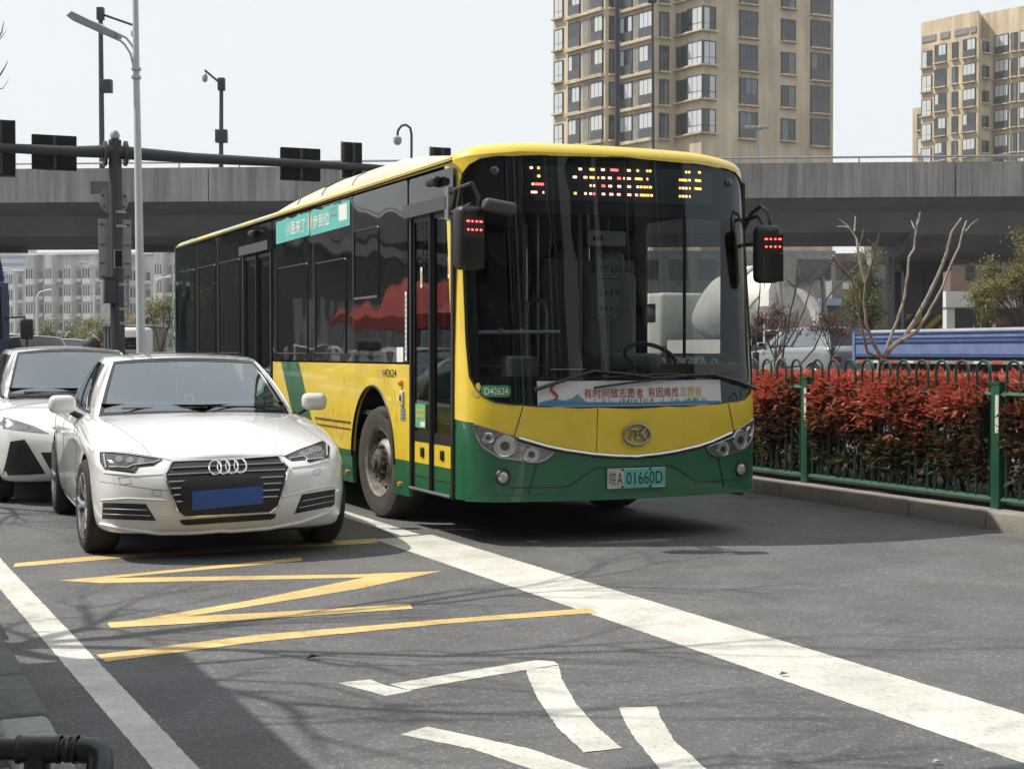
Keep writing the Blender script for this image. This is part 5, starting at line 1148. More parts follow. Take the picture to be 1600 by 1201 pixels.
leafy('roadside_tree', 'green tree partly hidden left of the olive tree at the right edge', gpos(1538, 52), 1.4, [(0, 0, 2.7, .55, .7, 1.2), (.3, 0, 3.2, .6, .6, .9)], ['leaf_dark', 'leaf_tree'], 14000, .10, 33, .09, None, 6, .85)
leafy('roadside_tree', 'dark green tree under the flyover beside the bus mirror', gpos(1222, 80), 3, [(0, 0, 4.6, 1.3, 1.2, 1.5)], ['leaf_dark', 'leaf_tree'], 4000, .2, 36, .12, None, 6, .85)
for k, (px, Y, w, h, lv, lab) in enumerate(((95, 120, 2.8, 4.4, ['leaf_tree', 'leaf_dark', 'leaf_olive'], 'bushy green tree before the pale apartments, above the black car'), (128, 135, 2.2, 3.4, ['leaf_olive', 'leaf_dry', 'leaf_tree'], 'low yellow-green tree between the far lamp post and the signal pole'), (160, 118, 2.0, 4.2, ['leaf_olive', 'leaf_tree'], 'yellowish tree just left of the dark signal pole'), (203, 110, 1.7, 4.0, ['leaf_olive', 'leaf_dry'], 'olive tree seen between the dark signal pole and the white lamp post'), (248, 100, 1.8, 5.0, ['leaf_olive', 'leaf_tree'], 'olive-green tree between the white lamp post and the rear of the bus'), (20, 125, 2.2, 3.6, ['leaf_dark', 'leaf_tree'], 'dark green tree behind the truck mirror at the left edge'))):
    leafy('street_tree', lab, gpos(px, Y), h*.35, [(0, 0, h*.62, w, w, h*.34), (w*.5, 0, h*.5, w*.6, w*.6, h*.28), (-w*.5, 0, h*.52, w*.6, w*.6, h*.28)], lv, 8000, .22, 40+k, .12, 'trees before the apartment blocks', 5, .85)
px_tree('bare_shrub', 'leafless dark shrub beside the rear corner of the bus', 34, [(252, 575), (252, 560), (250, 550)], [((2, 1, 0), (250, 552), (244, 520), (238, 500), (232, 485)), ((2, 1, 1), (251, 552), (256, 520), (254, 500), (260, 480), (262, 462)), ((2, 1, -1), (252, 550), (262, 515), (266, 500), (263, 478)), ((1.6, .8, 0), (246, 528), (240, 505), (243, 490)), ((1.6, .8, 1), (256, 520), (266, 510), (270, 492))], 'bark_dark', 'leafless shrubs')

# ------------------------------------------------------------------ flyover
def streaky(name, c, dark=.55, sc_=(2.2, 2.2, .12)):
    m = mat(name, c, .9); nt = m.node_tree; b = nt.nodes['Principled BSDF']; g = nt.nodes.new('ShaderNodeNewGeometry')
    mp = nt.nodes.new('ShaderNodeMapping'); mp.inputs['Scale'].default_value = sc_; nt.links.new(g.outputs['Position'], mp.inputs[0])
    def nz(vec, s, d): n = nt.nodes.new('ShaderNodeTexNoise'); n.inputs['Scale'].default_value = s; n.inputs['Detail'].default_value = d; n.inputs['Roughness'].default_value = .65; nt.links.new(vec, n.inputs[0]); return n.outputs[0]
    def mr(s, a, bb, cc, d): r = nt.nodes.new('ShaderNodeMapRange'); r.inputs[1].default_value = a; r.inputs[2].default_value = bb; r.inputs[3].default_value = cc; r.inputs[4].default_value = d; nt.links.new(s, r.inputs[0]); return r.outputs[0]
    x = nt.nodes.new('ShaderNodeMix'); x.data_type = 'RGBA'; x.blend_type = 'MULTIPLY'; x.inputs[0].default_value = 1; x.inputs[6].default_value = (*c, 1); nt.links.new(mr(nz(mp.outputs[0], 1.6, 6), .35, .66, dark, 1.15), x.inputs[7])
    y = nt.nodes.new('ShaderNodeMix'); y.data_type = 'RGBA'; y.blend_type = 'MULTIPLY'; y.inputs[0].default_value = 1; nt.links.new(x.outputs[2], y.inputs[6]); nt.links.new(mr(nz(g.outputs['Position'], .25, 4), .3, .7, .82, 1.1), y.inputs[7]); nt.links.new(y.outputs[2], b.inputs['Base Color'])
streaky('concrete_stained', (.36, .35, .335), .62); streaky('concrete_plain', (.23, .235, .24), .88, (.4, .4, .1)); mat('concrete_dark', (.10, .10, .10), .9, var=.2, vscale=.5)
fly = thing('flyover', 'long grey concrete flyover with stained parapet crossing behind the bus', 'bridge')
FA, FB = Vector((-70, 64.6, 0)), Vector((75, 55.4, 0)); FD = (FB-FA).normalized(); FN = Vector((FD.y, -FD.x, 0)); FLn = (FB-FA).length
def fl(s, d, z): return FA + FD*s + Vector((-FN.x, -FN.y, 0))*d + UP*z      # s along, d depth behind the face, z height
ZT, ZF, ZW, ZS = 8.72, 7.38, 7.1, 5.98
segs = 15
for k in range(segs):
    s0, s1 = FLn*k/segs + .02, FLn*(k+1)/segs - .02
    m = MB(); m.add([fl(s0, 0, ZF), fl(s1, 0, ZF), fl(s1, 0, ZT), fl(s0, 0, ZT), fl(s0, .3, ZF), fl(s1, .3, ZF), fl(s1, .3, ZT), fl(s0, .3, ZT)], [(0, 1, 2, 3), (5, 4, 7, 6), (3, 2, 6, 7), (1, 0, 4, 5), (0, 3, 7, 4), (2, 1, 5, 6)]); m.build('parapet', 'concrete_stained', fly, False)
def girder(name, s0, s1, prof, mt):
    n = len(prof); m = MB(); m.add([fl(s0, d, z) for d, z in prof] + [fl(s1, d, z) for d, z in prof], [tuple(range(n))[::-1], tuple(range(n, 2*n))] + [(i, (i+1) % n, n+(i+1) % n, n+i) for i in range(n)]); return m.build(name, mt, fly, False)
xm = 92.0
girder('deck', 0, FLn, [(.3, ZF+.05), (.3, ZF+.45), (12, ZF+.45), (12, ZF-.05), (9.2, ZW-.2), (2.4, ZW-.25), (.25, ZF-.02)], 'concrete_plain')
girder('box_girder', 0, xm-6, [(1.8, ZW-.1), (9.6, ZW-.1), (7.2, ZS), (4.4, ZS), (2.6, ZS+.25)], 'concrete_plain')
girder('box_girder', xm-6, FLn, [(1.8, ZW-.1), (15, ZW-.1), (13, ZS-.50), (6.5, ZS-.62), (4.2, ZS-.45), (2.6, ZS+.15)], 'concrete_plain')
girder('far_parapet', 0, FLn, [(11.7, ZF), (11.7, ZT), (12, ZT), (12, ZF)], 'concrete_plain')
mat('rail_grey', (.30, .32, .34), .4, metal=.6)
tube('railing_bar', [fl(0, .15, ZT+.22), fl(FLn, .15, ZT+.22)], .045, 'rail_grey', fly, 6)
for k in range(60): s = FLn*(k+.5)/60; tube('railing_post', [fl(s, .15, ZT), fl(s, .15, ZT+.2)], .03, 'rail_grey', fly, 5)
mat('hazard_yellow', (.50, .36, .03), .6, var=.3, vscale=2); mat('hazard_black', (.02, .02, .02), .6)
def fly_s(px, d):
    r = pray(px, 500); p0 = fl(0, d, 0); n = Vector((FN.x, FN.y, 0)); t = p0.dot(n)/r.dot(n); p = r*t; return (Vector((p.x, p.y, 0))-FA).dot(FD)
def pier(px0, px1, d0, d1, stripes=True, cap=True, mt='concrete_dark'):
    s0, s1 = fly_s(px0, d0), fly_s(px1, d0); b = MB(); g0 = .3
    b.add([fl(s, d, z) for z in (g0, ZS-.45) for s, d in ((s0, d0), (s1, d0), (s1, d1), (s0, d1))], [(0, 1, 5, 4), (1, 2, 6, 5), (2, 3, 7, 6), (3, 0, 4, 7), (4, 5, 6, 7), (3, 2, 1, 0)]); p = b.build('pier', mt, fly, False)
    if stripes:
        z0, z1 = .6, 3.1; w = .62; n = int((s1-s0+z1-z0)/w)+2
        for k in range(n):
            c = s0-(z1-z0)+k*w; pts = [(c, z0), (c+w/2, z0), (c+w/2+(z1-z0)*1.0, z1), (c+(z1-z0), z1)]
            # clip to the face
            def clip(P, a, sgn):
                out = []
                for i in range(len(P)):
                    p_, q_ = P[i], P[(i+1) % len(P)]; ip, iq = sgn*(p_[0]-a) >= 0, sgn*(q_[0]-a) >= 0
                    if ip: out.append(p_)
                    if ip != iq: t = (a-p_[0])/(q_[0]-p_[0]); out.append((a, p_[1]+(q_[1]-p_[1])*t))
                return out
            P = clip(clip(pts, s0, 1), s1, -1) if True else pts
            if len(P) >= 3: panel('hazard_stripe', P, lambda a, z, o: fl(a, d0-.004-o, z), (0, 0), 'hazard_yellow', p, t=.003, off=.004)
        panel('hazard_board', rect(s0, z0-.05, s1, z1+.05), lambda a, z, o: fl(a, d0-.001-o, z), (0, 0), 'hazard_black', p, t=.001, off=.002)
    if cap: 
        q = MB(); q.add([fl(s, d, z) for z in (ZS-1.0, ZS-.5) for s, d in ((s0-.3, d0-.3), (s1+.3, d0-.3), (s1+.3, d1+.3), (s0-.3, d1+.3))], [(0, 1, 5, 4), (1, 2, 6, 5), (2, 3, 7, 6), (3, 0, 4, 7), (4, 5, 6, 7), (3, 2, 1, 0)]); q.build('pier_cap', mt, p, False)
    return p
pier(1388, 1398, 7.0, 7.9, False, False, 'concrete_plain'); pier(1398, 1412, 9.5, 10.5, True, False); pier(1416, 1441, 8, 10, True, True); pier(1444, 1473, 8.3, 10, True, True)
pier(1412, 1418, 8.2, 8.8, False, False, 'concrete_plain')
for px in (10, 245):  # soffit lamps / drain boxes
    s = fly_s(px, 4.6); b = MB(); c = fl(s, 4.8, ZS-.14); b.box(c, (1.5, .8, .26)); b.build('soffit_box', 'hazard_black', fly, False)
for (px, z0, z1, w) in ((160, 7.7, 8.2, 1.8),):
    s = fly_s(px, 0); panel('access_hatch', rect(s-w/2*.5, z0, s+w/2*.5, z1), lambda a, z, o: fl(a, -.006-o, z), (0, 0), 'concrete_dark', fly, t=.005, off=.002)
# camera masts that stand on the flyover
mat('pole_dark', (.045, .05, .058), .5, spec=.3); mat('pole_white', (.52, .54, .57), .4, var=.1, vscale=1); mat('cam_grey', (.30, .31, .32), .4); mat('sign_back', (.36, .34, .32), .55, metal=.3, var=.15, vscale=.8); mat('board_black', (.006, .007, .009), .6, spec=.15)
def fly_mast(px, ytop, box_y, arm, label, lean_=0.0, r=.10):
    base = at(px, 248, 61.0); s = fly_s(px, .6); b = fl(s, .6, ZF+.45); top = at(px-lean_, ytop, b.y); root = thing('camera_mast', label, 'camera mast', b, 0, 'camera masts on the flyover'); O = Vector(b)
    tube('mast', [(0, 0, 0), top-O], [r, r*.75], 'pole_dark', root, 8); k = b.y/FPX
    if box_y: p = at(px+5 if arm[0] > 0 else px, box_y, b.y)-O; MB().box(p, (18*k, .35, 20*k), 0, .02).build('equipment_box', 'pole_dark', root)
    if arm[2]:
        a = at(px + arm[0], ytop + arm[1], b.y)-O; t = top-O-Vector((0, 0, .25)); tube('arm', [t, a], .05, 'pole_dark', root, 6); MB().box(t, (.28, .28, .5), 0, .03).build('arm_clamp', 'pole_dark', root)
        MB().lathe([(.0, .02), (-.1, .10), (-.22, .12), (-.34, .09), (-.38, .01)], a - Vector((0, 0, .1)), 'z', 12).build('dome_camera', 'cam_grey', root)
    return root
fly_mast(161, 12, 135, (48, 28, 1), 'tall dark camera mast on the flyover behind the white lamp post', 4, .12)
fly_mast(346, 122, 213, (-26, -12, 1), 'dark camera mast with short arm standing alone on the flyover', 0, .10)
hk = thing('camera_mast', 'hook-topped camera mast on the flyover above the bus roof', 'camera mast', fl(fly_s(643, .6), .6, ZF+.45), 0, 'camera masts on the flyover'); O = hk.location.copy(); yy = O.y
tube('mast', [(0, 0, 0)] + [at(x, y, yy)-O for x, y in ((643, 225), (643, 210), (641, 200), (634, 195), (627, 197), (622, 204), (621, 212))], .05, 'pole_dark', hk, 8); MB().lathe([(0, .05), (-.05, .16), (-.2, .17), (-.32, .12), (-.36, .01)], at(621, 213, yy)-O, 'z', 12).build('dome_camera', 'cam_grey', hk)
tl = thing('street_lamp', 'small twin-head lamp on the flyover in front of the tan tower', 'street lamp', fl(fly_s(1185, 8), 8, ZF+.45), 0); O = tl.location.copy(); yy = O.y
tube('pole', [(0, 0, 0), at(1184, 205, yy)-O], .06, 'cam_grey', tl, 6); tube('arm', [at(1174, 200, yy)-O, at(1184, 205, yy)-O, at(1194, 198, yy)-O], .04, 'cam_grey', tl, 6)
for x in (1173, 1193): MB().box(at(x, 199, yy)-O, (.5, .25, .12), 0, .03).build('lamp_head', 'cam_grey', tl)
fp_ = thing('light_mast', 'dark thin light mast on the flyover in front of the tan tower', 'lamp post', fl(fly_s(964, 6), 6, ZF+.45), 0); O = fp_.location.copy(); yy = O.y
tube('pole', [(0, 0, 0), at(964, -40, yy)-O], [.11, .10], 'pole_dark', fp_, 8)
fp2 = thing('light_mast', 'slender light mast with lamp head against the tan tower', 'lamp post', fl(fly_s(1021, 8), 8, ZF+.45), 0); O = fp2.location.copy(); yy = O.y
tube('pole', [(0, 0, 0), at(1019.5, 3, yy)-O], [.07, .05], 'pole_dark', fp2, 8); MB().box(at(1019, 1, yy)-O, (.4, .3, .2), 0, .05).build('lamp_head', 'pole_dark', fp2)

# ------------------------------------------------------------------ signal gantry, signs, lamp post
gpole = gpos(185, 34.0); gp = thing('signal_gantry', 'dark grey signal pole with two long mast arms over the road', 'traffic pole', gpole, PHI)
gh = 1.43+(550-222)/FPX*34-gz(34)
def gl(px, py):  # a point in the vertical plane of the mast arms (gantry frame)
    r = pray(px, py); O = Vector(gpole); n = BY; t = (O-EYE).dot(n)/r.dot(n); p = EYE + r*t - O; return Vector((p.dot(BX), 0, p.z))
tp = gl(179.5, 219); tube('pole', [(0, 0, 0), Vector((tp.x, 0, tp.z))], [.165, .14], 'pole_dark', gp, 16)
MB().lathe([(0, .02), (.03, .10), (.12, .11), (.2, .06), (.22, .001)], tp, 'z', 12).build('camera', 'cam_grey', gp)
ja, jl = gl(183, 238), gl(178, 237)
tube('mast_arm', [ja, gl(300, 247), gl(440, 254), gl(560, 261), gl(700, 270)], [.15, .12, .10, .09, .07], 'pole_dark', gp, 12); tube('mast_arm', [jl, gl(120, 237), gl(0, 231), gl(-160, 223)], [.15, .12, .10, .08], 'pole_dark', gp, 12)
for q in (164, 196): c = gl(q, 240); MB().lathe([(-.03, .02), (-.03, .28), (.03, .28), (.03, .02)], c, 'x', 16).build('flange', 'pole_dark', gp)
for q in (160, 200): tube('flange_bolt', [gl(q, 228), gl(q, 252)], .03, 'cam_grey', gp, 6)
for py in (332, 354, 445, 483, 505): c = gl(182+(py-230)*.03, py); MB().lathe([(-.03, .168), (.03, .168)], c, 'z', 16).build('strap', 'cam_grey', gp)
def on_gantry(name, label, cat, px0, py0, px1, py1, m, dep=.16, y=-.12, border=None, group=None):
    a, b = gl(px0, py1), gl(px1, py0); c = Vector(gpole) + BX*((a.x+b.x)/2) + BY*y + UP*((a.z+b.z)/2); t = thing(name, label, cat, c, PHI, group)
    w, h = abs(b.x-a.x), abs(b.z-a.z); MB().box((0, 0, 0), (w, dep, h), 0, .02).build('housing', m, t)
    if border:
        fr_ = MB()
        for x in (-w/2, w/2): fr_.box((x, dep*.5, 0), (.05, dep*.3, h+.06))
        for z in (-h/2, h/2): fr_.box((0, dep*.5, z), (w, dep*.3, .05))
        fr_.build('rim', 'sign_back', t, False)
    MB().box((0, -dep/2-.03, 0), (.06, .05, h*.96)).build('mounting_bar', 'pole_dark', t, False)
    return t
GS = 'signal boards on the gantry'
on_gantry('traffic_signal', 'back of a pale-rimmed traffic signal at the left edge on the gantry', 'traffic signal', -22, 188, 24, 272, 'board_black', .2, .14, True, GS)
on_gantry('signal_board', 'black board on the left mast arm, nearest the gantry pole', 'signal board', 51, 212, 121, 263, 'board_black', .12, .16, None, GS)
on_gantry('signal_board', 'black board on the right mast arm above the bus roof', 'signal board', 441, 232, 503, 280, 'board_black', .12, .16, None, GS)
on_gantry('traffic_signal', 'tall narrow traffic signal back on the right mast arm above the bus', 'traffic signal', 539, 223, 567, 275, 'board_black', .2, .14, True, GS)
on_gantry('traffic_signal', 'traffic signal back just showing over the front of the bus roof', 'traffic signal', 678, 231, 706, 280, 'board_black', .2, .14, True, GS)
rs_ = thing('round_sign', 'back of a round grey sign strapped to the dark signal pole', 'road sign', Vector(gpole)+BY*.19+BX*gl(180, 312).x+UP*gl(180, 312).z, PHI); MB().lathe([(-.01, .001), (-.01, .315), (.01, .315), (.01, .001)], (0, 0, 0), 'y', 40).build('disc', 'sign_back', rs_)
for x, z in ((-.24, .1), (.24, .1), (-.22, -.14), (.22, -.14)): MB().box((x, -.02, z), (.05, .03, .03)).build('bolt', 'pole_dark', rs_, False)
c = gl(182, 389); rs2 = thing('rectangular_sign', 'back of a tall grey rectangular sign on the dark signal pole', 'road sign', Vector(gpole)+BY*.2+BX*c.x+UP*c.z, PHI); a_, b_ = gl(156, 436), gl(207, 342); MB().box((0, 0, 0), (b_.x-a_.x, .02, b_.z-a_.z)).build('plate', 'sign_back', rs2, False)
for z in (.55, .1, -.3, -.6):
    for x in (-.28, .28): MB().box((x, -.02, z), (.10, .03, .02)).build('clip', 'pole_dark', rs2, False)
c = gl(170, 455); cb = thing('control_box', 'dark control cabinet hung on the signal pole', 'control box', Vector(gpole)+BX*c.x+BY*(-.12)+UP*c.z, PHI); a_, b_ = gl(160, 474), gl(178, 436); MB().box((0, 0, 0), (b_.x-a_.x, .22, b_.z-a_.z), 0, .01).build('cabinet', 'pole_dark', cb)
MB().box((0, 0, (b_.z-a_.z)/2+.02), (b_.x-a_.x+.06, .28, .03)).build('cap', 'pole_dark', cb, False); tube('cable', [(.05, 0, -.26), (.1, 0, -.36), (.18, 0, -.42)], .02, 'board_black', cb, 6)
c = gl(183, 405); np_ = thing('number_board', 'small dark upright board on the face of the signal pole', 'signal board', Vector(gpole)+BX*c.x-BY*.20+UP*c.z, PHI); MB().box((0, 0, 0), (.15, .03, .36)).build('plate', 'board_black', np_, False); MB().box((0, .012, 0), (.19, .03, .40)).build('rim', 'cam_grey', np_, False)
# white lamp post
lp = gpos(221.5, 27.0); lamp = thing('street_lamp', 'tall white lamp post with a curved double arm behind the white saloon', 'street lamp', lp, 0); O = Vector(lp); Y = 27.0
tube('pole', [(0, 0, 0), at(217, 330, Y)-O, at(213.2, 122, Y)-O, at(211, -40, Y)-O], [.082, .068, .056, .05], 'pole_white', lamp, 14)
for y in (108, 121): MB().lathe([(-.03, .075), (-.02, .085), (.02, .085), (.03, .075)], at(213, y, Y)-O, 'z', 14).build('collar', 'pole_white', lamp)
tube('curved_arm', [at(x, y, Y)-O for x, y in ((216, 106), (214, 86), (207, 72), (198, 60), (187, 54), (176, 49), (160, 42))], .022, 'pole_white', lamp, 7); tube('curved_arm', [at(x, y, Y)-O for x, y in ((209, 106), (204, 84), (195, 70), (186, 62), (178, 58))], .020, 'pole_white', lamp, 7)
lh = MB(); P = [at(x, y, Y)-O for x, y in ((109, 29), (117, 22), (186, 55), (181, 61))]
lh.add([p + Vector((0, d, 0)) for d in (-.22, .22) for p in P], [(0, 1, 2, 3), (7, 6, 5, 4), (0, 4, 5, 1), (1, 5, 6, 2), (2, 6, 7, 3), (3, 7, 4, 0)]); lh.build('lamp_head', 'cam_grey', lamp, False)
tube('lamp_strut', [at(113, 25, Y)-O, at(160, 41, Y)-O, at(186, 57, Y)-O], .03, 'pole_white', lamp, 6)
# slim far lamps
for k, (px, yt, Yd, sg, lab) in enumerate(((58, 452, 95, 1, 'pale slim street lamp before the apartments above the black car'), (24, 418, 120, -1, 'faint pale street lamp near the left edge before the apartments'), (147, 408, 130, -1, 'faint pale street lamp just left of the round sign pole'), (243, 432, 105, 1, 'faint pale street lamp between the white lamp post and the bus'))):
    b = gpos(px, Yd); t = thing('street_lamp', lab, 'street lamp', b, 0, 'far street lamps'); O = Vector(b); q = Yd/FPX; tp = at(px, yt+12, Yd)-O
    tube('pole', [(0, 0, 0), tp], .09, 'pole_white', t, 6); tube('arm', [tp, tp + Vector((4*q*sg, 0, 7*q)), tp + Vector((12*q*sg, 0, 10*q)), tp + Vector((22*q*sg, 0, 11*q))], [.07, .07, .06, .1], 'pole_white', t, 6)

# ------------------------------------------------------------------ buildings
def wallmat(name, c, v=.1): streaky(name, c, 1-v*2.2, (.5, .5, .05))
wallmat('tower_cream', (.56, .47, .345)); wallmat('tower_cream2', (.60, .495, .35), .14); wallmat('apart_white', (.50, .50, .48), .12); mat('apart_white2', (.62, .62, .60), .7, var=.1, vscale=.5); mat('frame_dark', (.05, .06, .065), .5); mat('balcony_dark', (.065, .07, .075), .3, coat=.3); mat('tile_grey', (.24, .23, .22), .8, var=.3, vscale=1.5)
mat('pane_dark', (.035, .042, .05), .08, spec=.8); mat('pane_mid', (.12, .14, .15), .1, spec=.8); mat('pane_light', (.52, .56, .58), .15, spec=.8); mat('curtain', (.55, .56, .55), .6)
WIN = {}
def window_at(b, P, dirv, w, h, kind, seedv):
    """window sub-tree: frame with panes; local x along the wall, y outwards"""
    key = (round(w, 2), round(h, 2), kind)
    if key not in WIN:
        f = MB(); t = .10; cols = 2 if w < 1.6 else 3
        for x in (-w/2, w/2): f.box((x, .0, 0), (t, .16, h+t))
        for z in (-h/2, h/2): f.box((0, .0, z), (w-t, .16, t))
        for k in range(1, cols): f.box((-w/2+w*k/cols, .0, (.15*h if kind == 'bal' else 0)), (.06, .12, h*(.68 if kind == 'bal' else .96)))
        if kind != 'bal': f.box((0, 0, -h*.2), (w-t, .12, .06))
        fm = mesh(f.v, f.f, False); fm.materials.append(MATS['frame_dark'])
        pm = MB().box((0, -.05, 0), (w/cols-.07, .02, h-.1)); pme = {}
        for mm in ('pane_dark', 'pane_mid', 'pane_light', 'curtain'): q = mesh(pm.v, pm.f, False); q.materials.append(MATS[mm]); pme[mm] = q
        sm_ = MB().box((0, -.12, -h/2-.09), (w+.3, .5, .14)); sl = mesh(sm_.v, sm_.f, False); sl.materials.append(MATS['tower_cream2'])
        bp = MB().box((0, -.10, -h*.30), (w+.04, .06, h*.40)); bpm = mesh(bp.v, bp.f, False); bpm.materials.append(MATS['balcony_dark'])
        WIN[key] = (fm, pme, sl, bpm, cols)
    fm, pme, sl, bpm, cols = WIN[key]; ang = math.atan2(dirv.y, dirv.x)
    o = bpy.data.objects.new('window', fm); COL.objects.link(o); o.parent = b; o.location = P; o.rotation_euler = (0, 0, ang)
    def sub(n, me, dx=0.0): c = bpy.data.objects.new(n, me); COL.objects.link(c); c.parent = o; c.location = (dx, 0, 0)
    rr = random.Random(seedv)
    for k in range(cols): sub('pane', pme[rr.choice({'lit': ('pane_light', 'pane_light', 'curtain', 'pane_dark'), 'bal': ('pane_light', 'curtain', 'pane_light', 'pane_dark'), 'shade': ('pane_dark', 'pane_dark', 'pane_mid'), 'balshade': ('pane_dark', 'pane_mid', 'pane_dark')}.get(kind, ('pane_dark', 'pane_mid')))], -w/2+w*(k+.5)/cols)  # pane colour carries painted sky reflection
    sub('sill', sl)
    if kind in ('bal', 'balshade'): sub('balcony_panel', bpm)
    return o
def tower(name, label, start, Z0, segs, eL, eR, z_base, floor, nlo, nhi, ztop, wallm, depth=18, base=0.0):
    """segs: (target px, 'L' or 'R', [(offset fraction, width, height, kind, dz)...])"""
    P = at(start, YH, Z0); P.z = 0; root = thing(name, label, 'building', (P.x, P.y, gz(60)), 0); O = Vector((P.x, P.y, 0)); cur = Vector((0, 0, 0)); outline = [cur.copy()]; parts = []
    for (px, d, wins) in segs:
        e = eL if d == 'L' else eR; k = (px-CX)/FPX; A = O + cur; t = (k*A.y - A.x)/(e.x - k*e.y); nxt = cur + e*t; n = Vector((e.y, -e.x, 0)); parts.append((cur.copy(), nxt.copy(), e, n, wins)); cur = nxt; outline.append(cur.copy())
    pl = [(p.x, p.y) for p in outline]; 
    for w_ in (outline[-1], outline[0]): q = (O + w_)*(1+depth/(O+w_).y) - O; pl.append((q.x + (-.2 if w_ is outline[-1] else .2), q.y))
    mb = MB().prism(pl, -1, ztop, lambda x, y, h: Vector((x, y, h))); w = mb.build('wall', wallm, root, False)
    b2 = bmesh.new(); b2.from_mesh(w.data); bmesh.ops.recalc_face_normals(b2, faces=b2.faces[:]); b2.to_mesh(w.data); b2.free()
    sd = 0
    for (a, b, e, n, wins) in parts:
        L = (b-a).length
        for (fr_, ww, hh, kind, dz) in wins:
            for q in range(nlo, nhi):
                z = z_base + q*floor + dz; sd += 1; p = a.lerp(b, fr_) + n*.03
                if kind == 'tile': 
                    MB().box((0, 0, 0), (ww, .1, hh)).build('tile_panel', 'tile_grey', root, False); o = bpy.context.scene.collection.objects[-1]; o.location = p + UP*z; o.rotation_euler = (0, 0, math.atan2(e.y, e.x))
                elif kind == 'ledge':
                    MB().box((0, 0, 0), (ww, .7, hh)).build('ledge', 'tower_cream2', root, False); o = bpy.context.scene.collection.objects[-1]; o.location = p + UP*z; o.rotation_euler = (0, 0, math.atan2(e.y, e.x))
                else: window_at(root, p + UP*z, e, ww, hh, kind, sd)
    return root, parts
eL = Vector((math.cos(R(55)), -math.sin(R(55)), 0)); eR = Vector((math.cos(R(28)), math.sin(R(28)), 0))
zb = 1.43 + (550-57)/FPX*139   # centre height of the row of windows whose middle sits at y = 57 on the shaded face
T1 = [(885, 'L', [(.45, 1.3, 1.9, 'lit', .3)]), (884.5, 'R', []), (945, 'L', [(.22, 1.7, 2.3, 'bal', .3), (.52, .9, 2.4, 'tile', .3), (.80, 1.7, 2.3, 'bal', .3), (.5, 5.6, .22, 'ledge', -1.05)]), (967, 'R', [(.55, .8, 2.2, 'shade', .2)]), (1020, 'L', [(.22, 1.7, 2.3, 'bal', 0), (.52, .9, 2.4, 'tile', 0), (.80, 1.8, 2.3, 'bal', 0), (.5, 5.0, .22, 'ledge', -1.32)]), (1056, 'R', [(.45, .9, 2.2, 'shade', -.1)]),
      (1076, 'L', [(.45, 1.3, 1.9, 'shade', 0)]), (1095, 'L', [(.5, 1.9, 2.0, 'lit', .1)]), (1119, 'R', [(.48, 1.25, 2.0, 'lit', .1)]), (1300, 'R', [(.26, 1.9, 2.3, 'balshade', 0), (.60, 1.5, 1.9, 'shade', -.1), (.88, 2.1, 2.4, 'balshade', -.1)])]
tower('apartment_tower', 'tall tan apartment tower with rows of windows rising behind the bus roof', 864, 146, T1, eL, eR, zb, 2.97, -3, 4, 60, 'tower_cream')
eL2 = Vector((math.cos(R(54)), -math.sin(R(54)), 0)); eR2 = Vector((math.cos(R(30)), math.sin(R(30)), 0))
zb2 = 1.43 + (550-113)/FPX*186
T2 = [(1457, 'L', [(.45, 1.5, 2.0, 'lit', -.4)]), (1526, 'L', [(.15, 1.7, 2.2, 'bal', 0), (.48, .8, 2.0, 'shade', 0), (.80, 1.8, 2.2, 'bal', 0)]), (1550, 'R', [(.45, 1.0, 1.4, 'shade', 0)]), (1640, 'L', [(.14, 1.9, 2.3, 'bal', .3), (.36, .8, 2.2, 'shade', .3), (.58, 1.9, 2.3, 'bal', .3), (.85, 1.7, 2.2, 'bal', .3)])]
t2, t2p = tower('apartment_block', 'sunlit cream apartment block with stepped roof at the right edge above the flyover', 1437, 196, T2, eL2, eR2, zb2, 3.05, -4, 2, zb2+4.0, 'tower_cream2')
# stepped roof storeys of the cream block
a, b, e, n, _ = t2p[0]; a1, b1 = t2p[0][0], t2p[3][1]
pw = MB(); lw = (b1-a1); 
pw.prism([(a1.x, a1.y), (t2p[1][1].x, t2p[1][1].y), (t2p[1][1].x+6, t2p[1][1].y+14), (a1.x+6, a1.y+14)], zb2+3.9, zb2+7.4, lambda x, y, h: Vector((x, y, h))); pw.prism([(t2p[3][0].x-1.5, t2p[3][0].y+2), (t2p[3][1].x, t2p[3][1].y+1), (t2p[3][1].x+6, t2p[3][1].y+14), (t2p[3][0].x+4, t2p[3][0].y+14)], zb2+3.9, zb2+7.6, lambda x, y, h: Vector((x, y, h)))
pw.build('roof_storey', 'tower_cream2', t2, False)
for (seg, fr_, w_) in ((0, .6, 2.2), (1, .25, 1.4), (1, .62, 2.0), (1, .88, .9), (3, .18, 2.6), (3, .55, 2.6)):
    a, b, e, n, _ = t2p[seg]; p = a.lerp(b, fr_) + n*.02; MB().box((0, 0, 0), (w_, .2, .75)).build('roof_slot', 'tile_grey', t2, False); o = COL.objects[-1]; o.location = p + UP*(zb2+5.2) - (n*2 if seg == 3 else n*0); o.rotation_euler = (0, 0, math.atan2(e.y, e.x))
# low annexe at its left
an = MB(); p0 = at(1424, YH, 198)-Vector(t2.location); p0.z = 0; an.prism([(p0.x, p0.y), (p0.x+2.2, p0.y-2.6), (p0.x+4, p0.y+8), (p0.x+2.6, p0.y+8)], 0, zb2-3.1, lambda x, y, h: Vector((x, y, h))); an.build('annexe', 'tower_cream2', t2, False)
for q in (-3, -2): window_at(t2, Vector((p0.x+.95, p0.y-1.20, zb2+q*3.05+1.1)), eL2, 1.5, 2.0, 'lit', 500+q)
